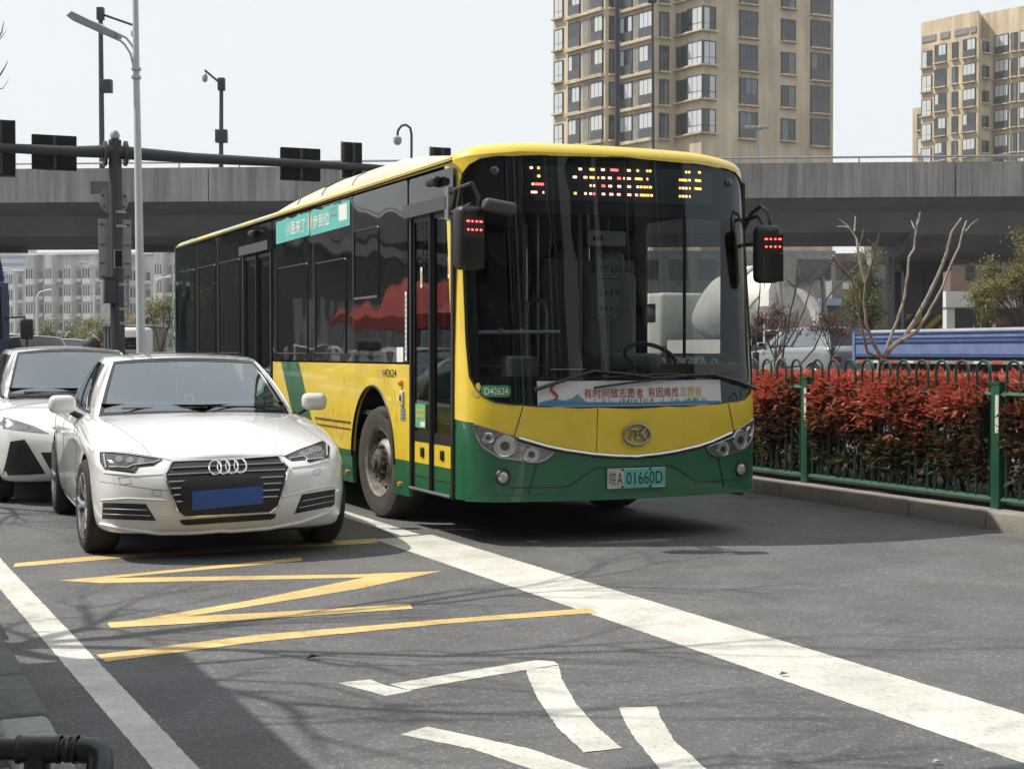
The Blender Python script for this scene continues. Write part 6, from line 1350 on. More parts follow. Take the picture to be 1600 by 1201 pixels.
# pale low-rise apartments on the left
def lowrise(label, px0, px1, Y, ytop, nb, seedv, ang=-14):
    rr = random.Random(seedv); P = at(px0, YH, Y); P.z = 0; root = thing('apartment_house', label, 'building', (P.x, P.y, .4), 0, 'pale apartment houses beyond the flyover'); e = Vector((math.cos(R(ang)), math.sin(R(ang)), 0)); n = Vector((e.y, -e.x, 0)); k = (px1-CX)/FPX; t = (k*P.y-P.x)/(e.x-k*e.y); L = t; zt = 1.43+(550-ytop)/FPX*Y-.4
    q = [Vector((0, 0, 0)), e*L, e*L - n*14, -n*14]; MB().prism([(p.x, p.y) for p in q], -1, zt-.8, lambda x, y, h: Vector((x, y, h))).build('wall', 'apart_white', root, False)
    fl_ = 2.85; nf = int((zt-1)/fl_); bw = L/nb
    for b in range(nb):
        c = e*(bw*(b+.5)); w = bw*.62
        bay = [(-w/2, 0), (-w*.32, 1.5), (w*.32, 1.5), (w/2, 0)]; tops = zt-rr.choice((.9, 2.6, 1.2))
        MB().prism([((c+e*x+n*y).x, (c+e*x+n*y).y) for x, y in bay], 0, tops, lambda x, y, h: Vector((x, y, h))).build('bay', 'apart_white', root, False)
        for f in range(nf):
            z = 1.2 + f*fl_
            if z+2.2 > tops: continue
            b3 = [(-w/2-.05, -.05), (-w*.33, 1.6), (w*.33, 1.6), (w/2+.05, -.05)]
            MB().prism([((c+e*x+n*y).x, (c+e*x+n*y).y) for x, y in b3], z-.5, z+.45, lambda x, y, h: Vector((x, y, h))).build('balcony', 'apart_white2', root, False)
            b4 = [(-w/2+.1, 0), (-w*.315, 1.54), (w*.315, 1.54), (w/2-.1, 0)]
            g_ = MB().prism([((c+e*x+n*y).x, (c+e*x+n*y).y) for x, y in b4], z+.5, z+2.1, lambda x, y, h: Vector((x, y, h))).build('bay_window', rr.choice(('pane_dark', 'pane_mid', 'pane_mid')), root, False)
            for x in (-w*.33, -w*.1, w*.1, w*.33): p = c+e*x+n*1.56; MB().box((p.x, p.y, z+1.3), (.14, .14, 1.6)).build('mullion', 'apart_white2', g_, False)
            p = c + e*(bw*.42) + n*.05; MB().box((p.x, p.y, z+1.2), (bw*.14, .15, 1.3)).build('window', rr.choice(('pane_dark', 'pane_mid')), root, False); o = COL.objects[-1]
            if rr.random() < .7: p = c + e*(bw*.42) + n*.45; MB().box((p.x, p.y, z+.2), (.9, .5, .6)).build('air_conditioner', 'apart_white2', root, False)
    MB().prism([((e*x - n*y).x, (e*x - n*y).y) for x, y in ((-.4, -.4), (L+.4, -.4), (L+.4, 14), (-.4, 14))], zt-.8, zt-.4, lambda x, y, h: Vector((x, y, h))).build('roof_edge', 'apart_white2', root, False)
    return root
lowrise('pale apartment house with tiers of white balconies left of the signal pole', 40, 158, 255, 392, 4, 1)
lowrise('pale apartment house half hidden behind the signal pole and white lamp post', 163, 236, 262, 392, 2, 2)
lowrise('pale apartment house cut off by the left edge below the flyover', -40, 36, 275, 418, 3, 3)
lowrise('grey apartment house end wall showing beside the rear of the bus', 240, 300, 240, 388, 2, 4)
dt = thing('distant_tower', 'hazy pale blue tower far off under the flyover at the left edge', 'building', gpos(20, 700), 0); MB().box((0, 0, 25), (18, 14, 50)).build('wall', mat('haze_blue', (.42, .50, .58), .8), dt, False); MB().box((-8, 0, 24), (6, 12, 46)).build('wing', 'haze_blue', dt, False)  # pale blue of the walls is distance haze painted into the colour
for q in range(14): MB().box((0, -7.1, 4+q*3.3), (16, .2, 1.2)).build('window_band', 'pane_mid', dt, False)
# shop building beyond the flyover on the right
sh = thing('shop_building', 'brown shop building with white portal and dark shopfront behind the taxi', 'building', gpos(1485, 84), R(0)); O = sh.location.copy(); Yd = 84
def sbx(nm, x0, y0, x1, y1, dy, th, m): a, b = at(x0, y1, Yd+dy)-O, at(x1, y0, Yd+dy)-O; return MB().box2((a.x, dy, max(a.z, 0) if y1 < 900 else 0), (b.x, dy+th, b.z)).build(nm, m, sh, False)
mat('shop_brown', (.16, .11, .09), .8, var=.2, vscale=.6); sbx('upper_wall', 1485, 390, 1720, 470, 2, 8, 'shop_brown'); sbx('lower_wall', 1485, 470, 1720, 1000, 3, 7, 'shop_brown'); sbx('portal_beam', 1478, 455, 1700, 480, -.6, 2.4, 'apart_white2'); sbx('portal_pillar', 1476, 480, 1492, 1000, -.4, 1.6, 'apart_white2'); sbx('shopfront', 1494, 484, 1530, 1000, .4, .4, 'pane_dark'); sbx('fascia_sign', 1532, 495, 1590, 508, .3, .3, mat('shop_red', (.35, .05, .08), .6)); sbx('poster', 1532, 506, 1556, 514, .2, .2, 'apart_white2')
for x in (1514, 1548, 1580): w_ = sbx('window', x-4, 412, x+10, 438, 1.9, .2, 'pane_dark')
cafe = thing('roadside_hut', 'small grey-blue building with white frames behind the mixer truck', 'building', gpos(1330, 92), 0); O = cafe.location.copy(); Yd = 92
def cbx(nm, x0, y0, x1, y1, dy, th, m): a, b = at(x0, y1, Yd+dy)-O, at(x1, y0, Yd+dy)-O; return MB().box2((a.x, dy, max(a.z, 0)), (b.x, dy+th, b.z)).build(nm, m, cafe, False)
cbx('wall', 1275, 470, 1345, 900, 1, 6, 'concrete_dark'); cbx('name_board', 1280, 466, 1316, 477, .4, .3, mat('board_blue', (.32, .37, .45), .6)); cbx('wall', 1300, 438, 1340, 470, 4, 3, 'tile_grey')
for x in (1318, 1330): cbx('window', x, 442, x+9, 452, 3.9, .1, 'apart_white2')

# long low buildings beyond the flyover, closing the view under it
for k, (x0, x1, Yd, yt, lab, mm) in enumerate(((990, 1305, 118, 392, 'long grey low building far under the flyover behind the mixer hopper', 'tile_grey'), (1305, 1480, 128, 396, 'dull brown low building far under the flyover behind the round green tree', 'shop_brown'))):
    b = gpos(x0, Yd); t = thing('low_building', lab, 'building', b, 0); zt = 1.43+(550-yt)/FPX*Yd-.5; w = (x1-x0)/FPX*Yd; MB().box2((0, 0, -.5), (w, 10, zt)).build('wall', mm, t, False)
    for q in range(int(w/2.2)):
        for z in (zt-2.2, zt-5.2): MB().box2((.5+q*2.2, -.06, z), (1.9+q*2.2, .02, z+1.5)).build('window', 'pane_mid' if q % 3 else 'pane_dark', t, False)

# ------------------------------------------------------------------ traffic in the background
mat('silver_paint', (.26, .285, .31), .3, metal=.35, coat=.9); mat('grey_paint', (.13, .14, .15), .3, metal=.4, coat=.9); mat('black_paint', (.012, .013, .014), .3, coat=.8); mat('taxi_yellow', (.62, .38, .04), .35, coat=.7); mat('truck_blue', (.055, .095, .26), .45, coat=.3, var=.25, vscale=2.5); mat('truck_blue_pale', (.13, .18, .34), .5, var=.25, vscale=2.5); mat('cab_blue', (.03, .045, .09), .4, coat=.4)
def put(px, Y): return gpos(px, Y)
simple_car('suv', 'silver-grey suv heading away beyond the railing, beside the white mixer', 'car', put(1190, 43.5), PHI+math.pi, 'silver_paint', 4.6, 1.85, 1.66, .95, 'suv', None, 'car_glass', False, .35)
simple_car('black_car', 'black car roof showing above the white hatchback bonnet line', 'car', put(62, 33), R(20), 'black_paint', 4.4, 1.8, 1.62, .95, 'suv', 'cars waiting behind', 'glass_black', False, .33)
simple_car('silver_car', 'silver-blue car roof just left of the dark-haired head', 'car', put(112, 38), R(20), 'silver_paint', 4.3, 1.75, 1.46, .85, 'hatch', 'cars waiting behind', 'glass_black', False, .31)
simple_car('white_car', 'white car roof between the truck mirror and the black car', 'car', put(22, 36), R(20), 'white_paint', 4.3, 1.75, 1.62, .85, 'suv', 'cars waiting behind', 'glass_black', False, .31)
simple_car('white_van', 'white van roof above the blue truck side near the portal pillar', 'van', put(1512, 78), R(70), 'white_paint', 4.6, 1.75, 1.95, 1.0, 'van', None, 'glass_black', False, .32)
tx = simple_car('taxi', 'yellow taxi roof above the blue truck side below the olive tree', 'car', put(1566, 74), R(-60), 'taxi_yellow', 4.4, 1.75, 1.85, 1.05, 'hatch', None, 'glass_black', False, .32)[0]
simple_car('white_car', 'pale car roof left of the striped pier above the blue truck', 'car', put(1368, 66), R(60), 'silver_paint', 4.4, 1.75, 1.75, .95, 'sedan', None, 'glass_black', False, .32)
# blue dropside truck
P0 = at(1335, YH, 38.0); P0.z = gz(38); bt = thing('dropside_truck', 'blue dropside truck bed with red and white markers behind the bare tree', 'truck', P0, PHI)
# local frame: y away from the camera along the road; the bed runs towards the camera (negative y)
Lb = 7.2
def bbx(nm, a, b, m, bev=0): 
    q = MB()
    if bev: q.box([(a[i]+b[i])/2 for i in range(3)], [abs(b[i]-a[i]) for i in range(3)], 0, bev)
    else: q.box2(a, b)
    return q.build(nm, m, bt, bev > 0)
sd_ = bbx('side_board', (0, -Lb, 1.02), (.05, 0, 1.60), 'truck_blue')
for z0, z1, d, m in ((1.56, 1.60, .03, 'truck_blue'), (1.46, 1.52, .025, 'truck_blue_pale'), (1.36, 1.40, .03, 'truck_blue'), (1.08, 1.30, .012, 'truck_blue_pale'), (1.02, 1.06, .03, 'truck_blue')): MB().box2((-d, -Lb+.02, z0), (0, -.02, z1)).build('pressed_rib', m, sd_, False)
bbx('side_board', (2.25, -Lb, 1.02), (2.3, 0, 1.60), 'truck_blue'); bbx('end_board', (.06, -.05, 1.02), (2.24, 0, 1.62), 'truck_blue'); bbx('bed_floor', (.02, -Lb, .94), (2.28, 0, 1.015), 'chassis'); bbx('corner_post', (-.04, -.06, .92), (.06, .03, 1.64), 'truck_blue_pale')
sk = bbx('marker_rail', (-.01, -Lb, .86), (.02, 0, .935), 'silver_paint'); mat('marker_red', (.45, .04, .03), .4)
for k in range(12): MB().box2((-.014, -Lb+.1+k*.6, .87), (-.010, -Lb+.42+k*.6, .925)).build('marker', 'marker_red' if k % 2 else 'reflective', sk, False)
MB().box2((.1, -Lb+.3, 1.0), (2.2, -.4, 1.66)).build('tarpaulin', mat('tarp', (.55, .54, .52), .8, var=.2, vscale=3), bt, False)
bbx('chassis_frame', (.5, -Lb-1.6, .55), (1.8, -.1, .92), 'chassis')
for y in (-1.6, -Lb-.9):
    for x in (.22, 2.08):
        W = bpy.data.objects.new('wheel', None); COL.objects.link(W); W.parent = bt; W.location = (x, y, .44); MB().lathe(TY, (0, 0, 0), 'x', 24).build('tyre', 'rubber', W).scale = (.9, .9, .9); MB().lathe([(.12, .27), (.06, .2), (.1, .1), (.1, .001)], (0, 0, 0), 'x', 20, -1 if x < 1 else 1).build('rim', 'wheel_steel', W)
cabn = MB().box((1.15, -Lb-1.0, 1.55), (2.2, 1.7, 1.9), 0, .12).build('cab', 'truck_blue', bt); MB().box((1.15, -Lb-1.05, 1.95), (2.22, 1.0, .6), 0, .04).build('cab_window', 'glass_black', cabn)
# concrete mixer
P0 = at(1316, YH, 47.5); P0.z = gz(47.5); mx_ = thing('concrete_mixer', 'concrete mixer truck with a big white drum beyond the railing', 'mixer truck', P0, PHI)
mat('drum_white', (.74, .72, .66), .5, var=.18, vscale=1.2); mat('mixer_steel', (.26, .255, .24), .6, var=.3, vscale=3)
A, B = Vector((-1.2, 1.3, 2.75)), Vector((-1.2, 6.2, 2.05)); ax = (B-A).normalized(); prof = [(0, .01), (.01, .62), (.4, .82), (1.0, 1.06), (1.7, 1.24), (2.3, 1.28), (3.1, 1.22), (4.2, .9), (4.9, .55), (4.95, .01)]
dm = MB().lathe([(a, r) for a, r in prof], (0, 0, 0), 'y', 36); Mq = ax.to_track_quat('Y', 'Z').to_matrix(); dm.v = [A + Mq @ v for v in dm.v]; dr = dm.build('drum', 'drum_white', mx_)
rg = MB().lathe([(1.0, 1.06), (1.0, 1.12), (1.18, 1.18), (1.18, 1.10)], (0, 0, 0), 'y', 36); rg.v = [A + Mq @ v for v in rg.v]; rg.build('roller_ring', 'mixer_steel', dr)
for k in range(2):
    t0 = k*math.pi; sp = MB(); pts = [A + Mq @ Vector((math.cos(t0+a*3)*(lerp_tab(prof, .3+a*4)+.01), .3+a*4, math.sin(t0+a*3)*(lerp_tab(prof, .3+a*4)+.01))) for a in [i/16 for i in range(17)]]; sp.tube(pts, .02, 5); sp.build('spiral_seam', 'mixer_steel', dr)
MB().box2((-2.3, .1, .85), (-.1, 8.2, 1.15)).build('chassis_frame', 'chassis', mx_, False)
hop = MB(); hop.add([(-1.9, -.35, 3.75), (-.5, -.35, 3.75), (-.5, 1.05, 3.75), (-1.9, 1.05, 3.75), (-1.5, .35, 3.0), (-.9, .35, 3.0), (-.9, .95, 3.0), (-1.5, .95, 3.0)], [(0, 1, 5, 4), (1, 2, 6, 5), (2, 3, 7, 6), (3, 0, 4, 7), (4, 5, 6, 7)]); hop.build('hopper', 'mixer_steel', mx_, False)
for x in (-2.0, -.4): tube('hopper_stand', [(x, .2, 1.1), (x, .5, 3.3)], .07, 'mixer_steel', mx_, 6)
tube('chute', [(-1.2, .5, 2.95), (-1.2, -.3, 2.2), (-1.3, -.7, 1.6)], [.28, .22, .2], 'mixer_steel', mx_, 8); 
for z in (1.6, 2.0, 2.4, 2.8): tube('ladder_rung', [(-2.25, .9, z), (-1.9, .6, z)], .025, 'drum_white', mx_, 5)
tube('ladder_rail', [(-2.25, .9, 1.2), (-2.25, .9, 3.4)], .03, 'drum_white', mx_, 5); tube('ladder_rail', [(-1.9, .6, 1.2), (-1.9, .6, 3.4)], .03, 'drum_white', mx_, 5); MB().box((-2.05, .75, 2.6), (.6, .5, .5)).build('water_tank', 'drum_white', mx_, False)
MB().box((-1.2, 8.0, 1.9), (2.4, 1.7, 2.2), 0, .15).build('cab', 'drum_white', mx_); MB().box((-1.2, 8.0, 2.3), (2.42, 1.0, .7), 0, .05).build('cab_window', 'glass_black', mx_)
for y in (1.4, 2.7, 7.4):
    for x in (-2.2, -.2): MB().lathe(TY, (x, y, .5), 'x', 24).build('wheel', 'rubber', mx_)
MB().box2((-2.35, 1.6, .9), (-2.25, 6.8, 1.35)).build('side_guard', 'drum_white', mx_, False)
# small box truck far left, behind the signal pole
P0 = Vector(put(200, 46)); vt_ = thing('box_truck', 'small truck with beige slatted box behind the dark signal pole', 'truck', P0, 0); k = 46/FPX
def vb(nm, px0, py0, px1, py1, y0, y1, m, par=None, bev=0): a, b = at(px0, py1, 46)-P0, at(px1, py0, 46)-P0; return MB().box(((a.x+b.x)/2, (y0+y1)/2, (a.z+b.z)/2), (b.x-a.x, y1-y0, b.z-a.z), 0, bev).build(nm, m, par or vt_, bev > 0)
cg = vb('cargo_box', 159, 508, 236, 575, .2, 2.0, mat('box_beige', (.20, .18, .14), .8, var=.25, vscale=3))
for q in range(6): vb('slat', 161+q*5, 509, 163+q*5, 572, .1, .2, 'tile_grey', cg)
vb('top_rail', 157, 506, 238, 510, .05, 2.05, 'cam_grey'); vb('cab', 196, 512, 240, 585, -.6, .0, 'apart_white2', None, .12); vb('cab_window', 199, 527, 234, 546, -.64, -.58, 'glass_black', None, .02); vb('bumper', 197, 575, 240, 588, -.7, -.1, 'dark')
for x in (168, 230): p = at(x, 585, 46)-P0; MB().lathe(TY, (p.x, 1.0, .48), 'y', 20).build('wheel', 'rubber', vt_)
# dark lorry cut off by the left edge
P0 = at(-30, YH, 33.0); P0.z = gz(33); lo = thing('lorry', 'dark blue lorry cab with a black wing mirror at the left edge', 'truck', P0, R(20)); k = 33/FPX
cbm = MB(); prf_ = [(0, .5), (0, 1.5), (.18, 2.75), (.5, 2.85), (2.2, 2.85), (2.2, .5)]; cbm.prism([(-y, z) for y, z in prf_], -1.6, .58, lambda a, b, h: Vector((h, -a, b))); cbm.build('cab', 'cab_blue', lo, False)
wsl = [(0.0, 1.52), (.17, 2.68)]; MB().add([(-1.5, -.015, 1.55), (.45, -.015, 1.55), (.42, .15, 2.68), (-1.45, .15, 2.68)], [(0, 1, 2, 3)]).build('windscreen', 'glass_black', lo, False)
MB().box2((.58, .25, 1.5), (.595, 1.3, 2.5)).build('side_window', 'glass_black', lo, False); MB().box((-.5, -.05, .7), (2.1, .15, .4), 0, .04).build('bumper', 'dark', lo)
mr_ = at(42, 514, 33)-P0; Rm = Matrix.Rotation(R(-20), 3, 'Z'); mr_ = Rm @ mr_; wm = MB().box(mr_, (.27, .12, .44), 0, .05).build('wing_mirror', 'black_plastic', lo); e0 = Rm @ (at(18, 496, 33)-P0); tube('mirror_arm', [(.5, .1, e0.z), e0, Rm @ (at(38, 495, 33)-P0), mr_], .025, 'black_plastic', lo, 6); tube('mirror_stem', [mr_, mr_ - Vector((0, 0, .45))], .025, 'black_plastic', lo, 6)
MB().box2((-1.6, 2.4, .7), (.6, 8, 1.1)).build('load_bed', 'chassis', lo, False)
for y in (.9, 4.5, 6.5):
    for x in (-1.3, .35): MB().lathe(TY, (x, y, .48), 'x', 24).build('wheel', 'rubber', lo)
tube('hose', [Vector((.45, .3, 2.8)), Vector((.40, .2, 3.1)), Vector((.30, .1, 3.5)), Vector((.1, .1, 3.6))], [.05, .06, .06, .05], mat('hose_blue', (.03, .04, .16), .6), lo, 8); MB().box((.28, .1, 3.55), (.14, .14, .2), 0, .04).build('beacon', 'amber', lo)
# a person whose head shows between the two white cars
def skin(name, pts, edges, rad, m, parent, root=0, sub=2):
    me = bpy.data.meshes.new('mesh'); me.from_pydata([tuple(p) for p in pts], edges, []); o = link(name, me, m, parent); md = o.modifiers.new('k', 'SKIN'); 
    for i, r in enumerate(rad): me.skin_vertices[0].data[i].radius = (r, r) if not isinstance(r, tuple) else r; me.skin_vertices[0].data[i].use_root = i == root
    s = o.modifiers.new('s', 'SUBSURF'); s.levels = sub; bake(o); o.data.polygons.foreach_set('use_smooth', [True]*len(o.data.polygons))
    if not o.data.materials: o.data.materials.append(MATS[m])
    return o
mat('skin', (.42, .24, .16), .55); mat('hair', (.022, .016, .013), .6, var=.3, vscale=30); mat('coat_blue', (.04, .05, .08), .8); mat('trousers', (.03, .03, .035), .8); mat('hairband', (.62, .24, .12), .6)
pp = at(145, YH, 17.2); per_ = thing('person', 'person with dark hair and an orange hairband standing behind the white cars', 'person', (pp.x, pp.y, 0), R(155)); hgt = 1.55; s_ = hgt/1.70
pts = [(0, 0, .95), (0, .0, 1.15), (0, .01, 1.36), (0, 0, 1.46), (0, -.01, 1.52), (.10, 0, .90), (.11, 0, .50), (.11, .02, .08), (.12, -.10, .04), (-.10, 0, .90), (-.11, 0, .50), (-.11, .02, .08), (-.12, -.10, .04), (.19, 0, 1.38), (.24, .02, 1.10), (.23, -.08, .88), (-.19, 0, 1.38), (-.24, .02, 1.10), (-.23, -.08, .88)]
skin('body', [Vector(p)*s_ for p in pts], [(0, 1), (1, 2), (2, 3), (3, 4), (0, 5), (5, 6), (6, 7), (7, 8), (0, 9), (9, 10), (10, 11), (11, 12), (2, 13), (13, 14), (14, 15), (2, 16), (16, 17), (17, 18)], [.15, .14, .15, .055, .05, .10, .065, .045, .04, .10, .065, .045, .04, .07, .05, .035, .07, .05, .035], 'coat_blue', per_)
hd = MB().lathe([(-.11, .02), (-.09, .055), (-.03, .078), (.03, .085), (.08, .07), (.11, .03), (.115, .001)], (0, -.01, 1.60*s_+.005), 'z', 20).build('head', 'skin', per_); MB().tube([(0, -.085, 1.60*s_), (0, -.11, 1.575*s_), (0, -.088, 1.57*s_)], [.008, .014, .01], 6).build('nose', 'skin', hd)
for x in (-.03, .03): MB().lathe([(-.004, .001), (-.004, .01), (.004, .008)], (x, -.085, 1.60*s_+.01), 'y', 8).build('eye', 'hair', hd)
MB().lathe([(-.10, .07), (-.05, .095), (.02, .108), (.08, .095), (.12, .05), (.13, .001)], (0, .022, 1.61*s_+.005), 'z', 20).build('hair', 'hair', per_)
hr_ = MB()
for q in range(7): a = math.pi*q/6; p = Vector((.085*math.cos(a), -.01, 1.61*s_+.05+.08*math.sin(a))); hr_.lathe([(-.018, .004), (0, .017), (.018, .004)], p, 'z', 8)
hr_.build('hairband', 'hairband', per_)
# spiked fence behind the cars
sf = thing('spiked_fence', 'low dark fence with small spikes behind the white saloon roof', 'fence', gpos(190, 24), 0); O = sf.location.copy()
tube('rail', [at(162, 556, 24)-O, at(212, 556, 24)-O], .02, 'pole_dark', sf, 5); tube('rail', [at(162, 572, 24)-O, at(212, 572, 24)-O], .02, 'pole_dark', sf, 5)
for q in range(17): x = 162+q*3.1; b = at(x, 550, 24)-O; tube('picket', [(b.x, 0, 0), (b.x, 0, b.z-.02), (b.x+.01, 0, b.z+.02)], [.012, .012, .003], 'pole_dark', sf, 5)
# ------------------------------------------------------------------ foreground: pipe barrier, tree and shelter on the footway (they also throw the shade on the road)
mat('pipe', (.075, .08, .085), .38, metal=.85, var=.3, vscale=12, rvar=.1)
pb = at(75, 1171, 4.15); bar = thing('pipe_barrier', 'dark grey pipe barrier with tee and elbow in the bottom left corner', 'barrier', (pb.x, pb.y, .118), 0); O = bar.location.copy()
L0, L1 = at(-260, 1166, 4.15)-O, at(128, 1171, 4.15)-O; r0 = .030
tube('pipe', [L0, L1], r0, 'pipe', bar, 20)
def coll(px, r, w): p = at(px, 1170, 4.15)-O; MB().lathe([(-w, r*.96), (-w*.7, r), (w*.7, r), (w, r*.96)], p, 'x', 24).build('collar', 'pipe', bar)
tee = at(58, 1170, 4.15)-O; MB().lathe([(-.052, .031), (-.052, .0365), (.052, .0365), (.052, .031)], tee, 'x', 24).build('tee', 'pipe', bar)
coll(30, .039, .006); coll(92, .0385, .006); coll(106, .036, .008); coll(118, .039, .006)
tube('leg', [tee, (tee.x, 0, .02)], [.036, .032], 'pipe', bar, 20); MB().lathe([(0, .07), (.012, .07), (.014, .03)], (tee.x, 0, 0), 'z', 20).build('base_plate', 'pipe', bar)
el = [L1 + Vector((.0, 0, 0)), L1+Vector((.030, -.002, -.002)), L1+Vector((.052, -.012, -.012)), L1+Vector((.058, -.03, -.035)), L1+Vector((.052, -.05, -.065)), L1+Vector((.042, -.07, -.10))]; tube('elbow', el, .036, 'pipe', bar, 20)
tube('brace', [el[-1], el[-1]+Vector((-.05, -.10, -.2)), Vector((el[-1].x-.06, -.14, 0))], .030, 'pipe', bar, 20); q = MB().tube([el[-2], el[-1]], .040, 20); q.build('collar', 'pipe', bar)
tr = thing('street_tree', 'bare street tree on the footway with twigs entering at the upper left edge', 'tree', RD(-1.2, 16.6, .1), 0); rt = random.Random(11); tm = MB(); tm.tube([(0, 0, 0), (.05, .05, 1.5), (0, .1, 3.0)], [.12, .10, .085], 10); tm.build('trunk', 'bark', tr); bm_ = MB()
def grow(p, d, L, r, lev):
    q = [p]; n = 4; dd = d.copy()
    for i in range(n): dd = (dd + Vector((rt.gauss(0, .14), rt.gauss(0, .14), rt.gauss(.04, .10)))).normalized(); q.append(q[-1] + dd*L/n)
    bm_.tube(q, [r*(1-.6*i/n) for i in range(n+1)], 5 if lev > 1 else 7)
    if lev >= 4: return
    for k in range(3 if lev < 3 else 2):
        i = rt.randint(2, n); nd = (dd + Vector((rt.uniform(-1, 1), rt.uniform(-1, 1), rt.uniform(-.25, .6)))*.8).normalized(); grow(q[i], nd, L*rt.uniform(.6, .8), r*.5, lev+1)
for k in range(6): a = k*1.05; grow(Vector((0, .1, 2.6+.08*k)), Vector((math.cos(a)*.75, math.sin(a)*.75, .75)).normalized(), 1.9, .055, 0)
bm_.build('branches', 'bark', tr)
tr2 = copy_tree(tr); tr2.location = RD(-1.4, 5.6, .1); tr2.rotation_euler = (0, 0, 2.2); tr2['label'] = 'bare street tree on the footway beside the shelter, out of the picture to the left'
tr3 = copy_tree(tr); tr3.location = RD(-1.2, 8.9, .1); tr3.rotation_euler = (0, 0, 4.1); tr3['label'] = 'middle bare street tree on the footway, out of the picture to the left'
Dt = 14.8; Ot = Vector(tr.location)
for pts_, w_ in (([(-230, 150), (-120, 130), (-40, 110), (-8, 70), (3, 50), (6, 34)], .02), ([(-8, 72), (5, 55), (11, 45)], .006), ([(-160, 190), (-60, 160), (-12, 135), (2, 115), (9, 103), (12, 95)], .016), ([(-12, 137), (4, 139), (10, 130), (15, 123)], .006), ([(-20, 62), (-4, 60), (2, 57)], .005)):
    tube('twig', [at(x_, y_, Dt)-Ot for x_, y_ in pts_], [w_*(1-.85*i_/(len(pts_)-1)) for i_ in range(len(pts_))], 'bark', tr, 5)
for t_ in (tr, tr2, tr3): t_['group'] = 'bare street trees on the footway'
she = thing('bus_shelter', 'bus shelter with a flat roof on the footway, out of the picture to the left', 'bus shelter', RD(0, 0, .1), PHI); mat('shelter_metal', (.18, .19, .2), .5, metal=.5)
MB().box2((-1.95, 1.0, 2.45), (-.22, 8.2, 2.55)).build('roof', 'shelter_metal', she, False)
for u_ in (1.4, 4.6, 7.8): MB().box2((-1.75, u_-.06, 0), (-1.63, u_+.06, 2.45)).build('post', 'shelter_metal', she, False)
for u_ in (1.5, 4.7): MB().box2((-1.70, u_, .5), (-1.66, u_+3.0, 2.2)).build('back_panel', 'clear_glass', she, False)
MB().box2((-1.55, 2.0, .42), (-1.15, 7.0, .47)).build('seat', 'shelter_metal', she, False)
# red market canopies and parked cars on the far left, mirrored in the side windows of the bus
mat('canopy_red', (.55, .05, .04), .7, var=.1, vscale=2)
for k, (x, y) in enumerate(((-17, 27), (-20.5, 31.5), (-24, 36.5))):
    t = thing('market_canopy', ['red peaked market canopy nearest the road, mirrored in the bus windows', 'middle red peaked market canopy mirrored in the bus windows', 'farthest red peaked market canopy mirrored in the bus windows'][k], 'canopy', (x, y, gz(y)), PHI, 'red market canopies')
    MB().add([(-2, -2, 2.2), (2, -2, 2.2), (2, 2, 2.2), (-2, 2, 2.2), (0, 0, 3.3), (-2, -2, 1.9), (2, -2, 1.9), (2, 2, 1.9), (-2, 2, 1.9)], [(0, 1, 4), (1, 2, 4), (2, 3, 4), (3, 0, 4), (0, 5, 6, 1), (1, 6, 7, 2), (2, 7, 8, 3), (3, 8, 5, 0)]).build('cover', 'canopy_red', t, False)
    for a_ in (-1.9, 1.9):
        for b_ in (-1.9, 1.9): tube('leg', [(a_, b_, 0), (a_, b_, 2.2)], .03, 'cam_grey', t, 6)

# hall added on the left, with trees, to darken what the bus windows mirror
fb = thing('added_market_hall', 'long dark grey market hall added out of the picture to darken the bus windows', 'building', (-30, 50, .4), R(-25+180)); MB().box2((0, -9, -.4), (60, 0, 5.2)).build('wall', 'concrete_dark', fb, False); MB().box2((-.5, 0.0, 5.2), (60.5, .8, 5.7)).build('eaves', 'tile_grey', fb, False)
for q in range(16): MB().box2((1+q*3.7, .0, .2), (3.9+q*3.7, .06, 3.2)).build('shopfront', 'pane_dark' if q % 3 else 'pane_mid', fb, False)
for k, (x, y, lab) in enumerate(((-19, 40, 'dark leafy tree nearest the market hall end, out of the picture'), (-26, 34, 'dark leafy tree in front of the market hall, out of the picture'), (-33, 46, 'dark leafy tree far along the market hall, out of the picture'))):
    leafy('street_tree', lab, (x, y, gz(y)), 1.6, [(0, 0, 3.4, 1.8, 1.8, 1.6)], ['leaf_dark', 'leaf_tree'], 2600, .24, 80+k, .12, 'trees in front of the market hall', 5, .9)
for k, (x, y) in enumerate(((-9.5, 21.5), (-12.5, 26.5))):
    simple_car('white_car', ['white parked car at the left kerb mirrored low in the bus side', 'farther white parked car at the left kerb, out of the picture'][k], 'car', (x, y, gz(y)), PHI, 'white_paint', 4.4, 1.78, 1.5, .85, 'sedan', 'cars parked at the left kerb', 'glass_black', False, .32)

# office block added behind the photographer to darken and streak the windscreen reflection
ob = thing('added_office_block', 'grey office block with pale pilasters added behind the photographer for the windscreen reflection', 'building', (34, -30, 0), R(42)); MB().box2((-30, -14, 0), (30, -.2, 34)).build('wall', 'concrete_dark', ob, False)
for q in range(16): MB().box2((-30+q*4, -.2, 0), (-29.2+q*4 + (.5 if q % 3 == 0 else 0), .35, 34)).build('pilaster', 'apart_white2' if q % 2 else 'tile_grey', ob, False)
for q in range(9): MB().box2((-30, -.18, 2.6+q*3.6), (30, .0, 5.0+q*3.6)).build('glass_band', 'pane_dark', ob, False)
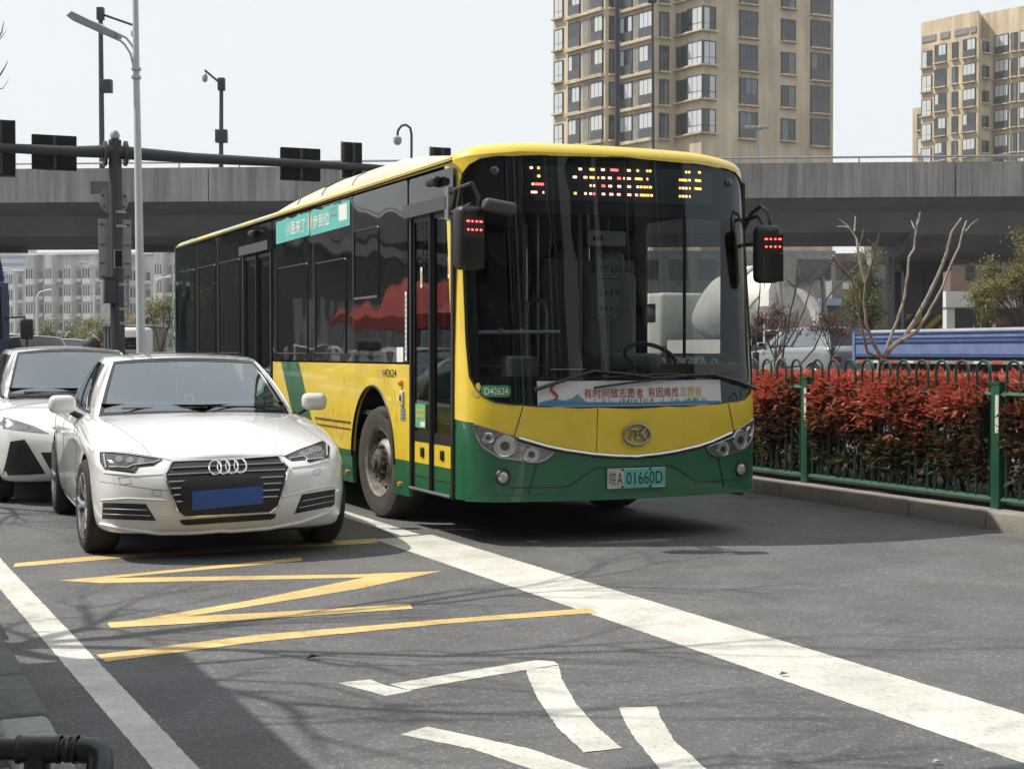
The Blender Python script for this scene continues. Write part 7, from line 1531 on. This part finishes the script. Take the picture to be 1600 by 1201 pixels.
# litter on the asphalt
mat('dry_leaf', (.22, .10, .05), .8); mat('scrap', (.55, .55, .53), .8)
for (px, py, nm, lab, m_, sz) in ((1217, 1057, 'fallen_leaf', 'small brown fallen leaf beside the broad white line', 'dry_leaf', .035), (1456, 1195, 'paper_scrap', 'tiny pale scrap of paper near the bottom right edge', 'scrap', .03), (478, 1031, 'twig', 'short dark twig on the road left of the painted character', 'bark_dark', .05), (1170, 781, 'fallen_leaf', 'dark fallen leaf on the road by the kerb near the bus', 'bark_dark', .04)):
    gp_ = ground_pt(px, py); V_, F_ = [], []; add_leaf(V_, F_, Vector((0, 0, .006)), Vector((.9, .3, .1)).normalized(), UP, sz*1.4, sz*.8, .35); o = link(nm, mesh(V_, F_, False), m_); o.location = (gp_.x, gp_.y, .003); tag(o, lab, 'litter')

for k, (x0, y0, x1, y1, h_, lab) in enumerate(((-62, -70, -30, -8, 27, 'long grey apartment row added on the left behind the photographer to cut sky light'), (-28, -75, 12, -48, 32, 'tall grey apartment block added straight behind the photographer to cut sky light'))):  # unseen blocks added to cut sky light on surfaces facing the camera
    t = thing('sky_blocking_row', lab, 'building', ((x0+x1)/2, (y0+y1)/2, 0), 0); w, d = x1-x0, y1-y0; MB().box2((-w/2, -d/2, 0), (w/2, d/2, h_)).build('wall', 'tile_grey', t, False)
    for q in range(int(h_/3)-1): MB().box2((-w/2+.5, d/2, 1.2+q*3), (w/2-.5, d/2+.05, 2.8+q*3)).build('window_band', 'pane_dark', t, False); MB().box2((w/2, -d/2+.5, 1.2+q*3), (w/2+.05, d/2-.5, 2.8+q*3)).build('window_band', 'pane_dark', t, False)

# ------------------------------------------------------------------ thin spring haze in the air
hm = bpy.data.materials.new('haze'); hm.use_nodes = True; hn = hm.node_tree; hn.nodes.clear(); ho = hn.nodes.new('ShaderNodeOutputMaterial'); hv = hn.nodes.new('ShaderNodeVolumePrincipled'); hv.inputs['Density'].default_value = .0004; hv.inputs['Color'].default_value = (.9, .93, .95, 1); hn.links.new(hv.outputs[0], ho.inputs['Volume']); MATS['haze'] = hm
hb = MB().box2((-2600, -420, -1.5), (2600, 3100, 64)).build('haze', 'haze', None, False); tag(hb, None, kind='stuff')
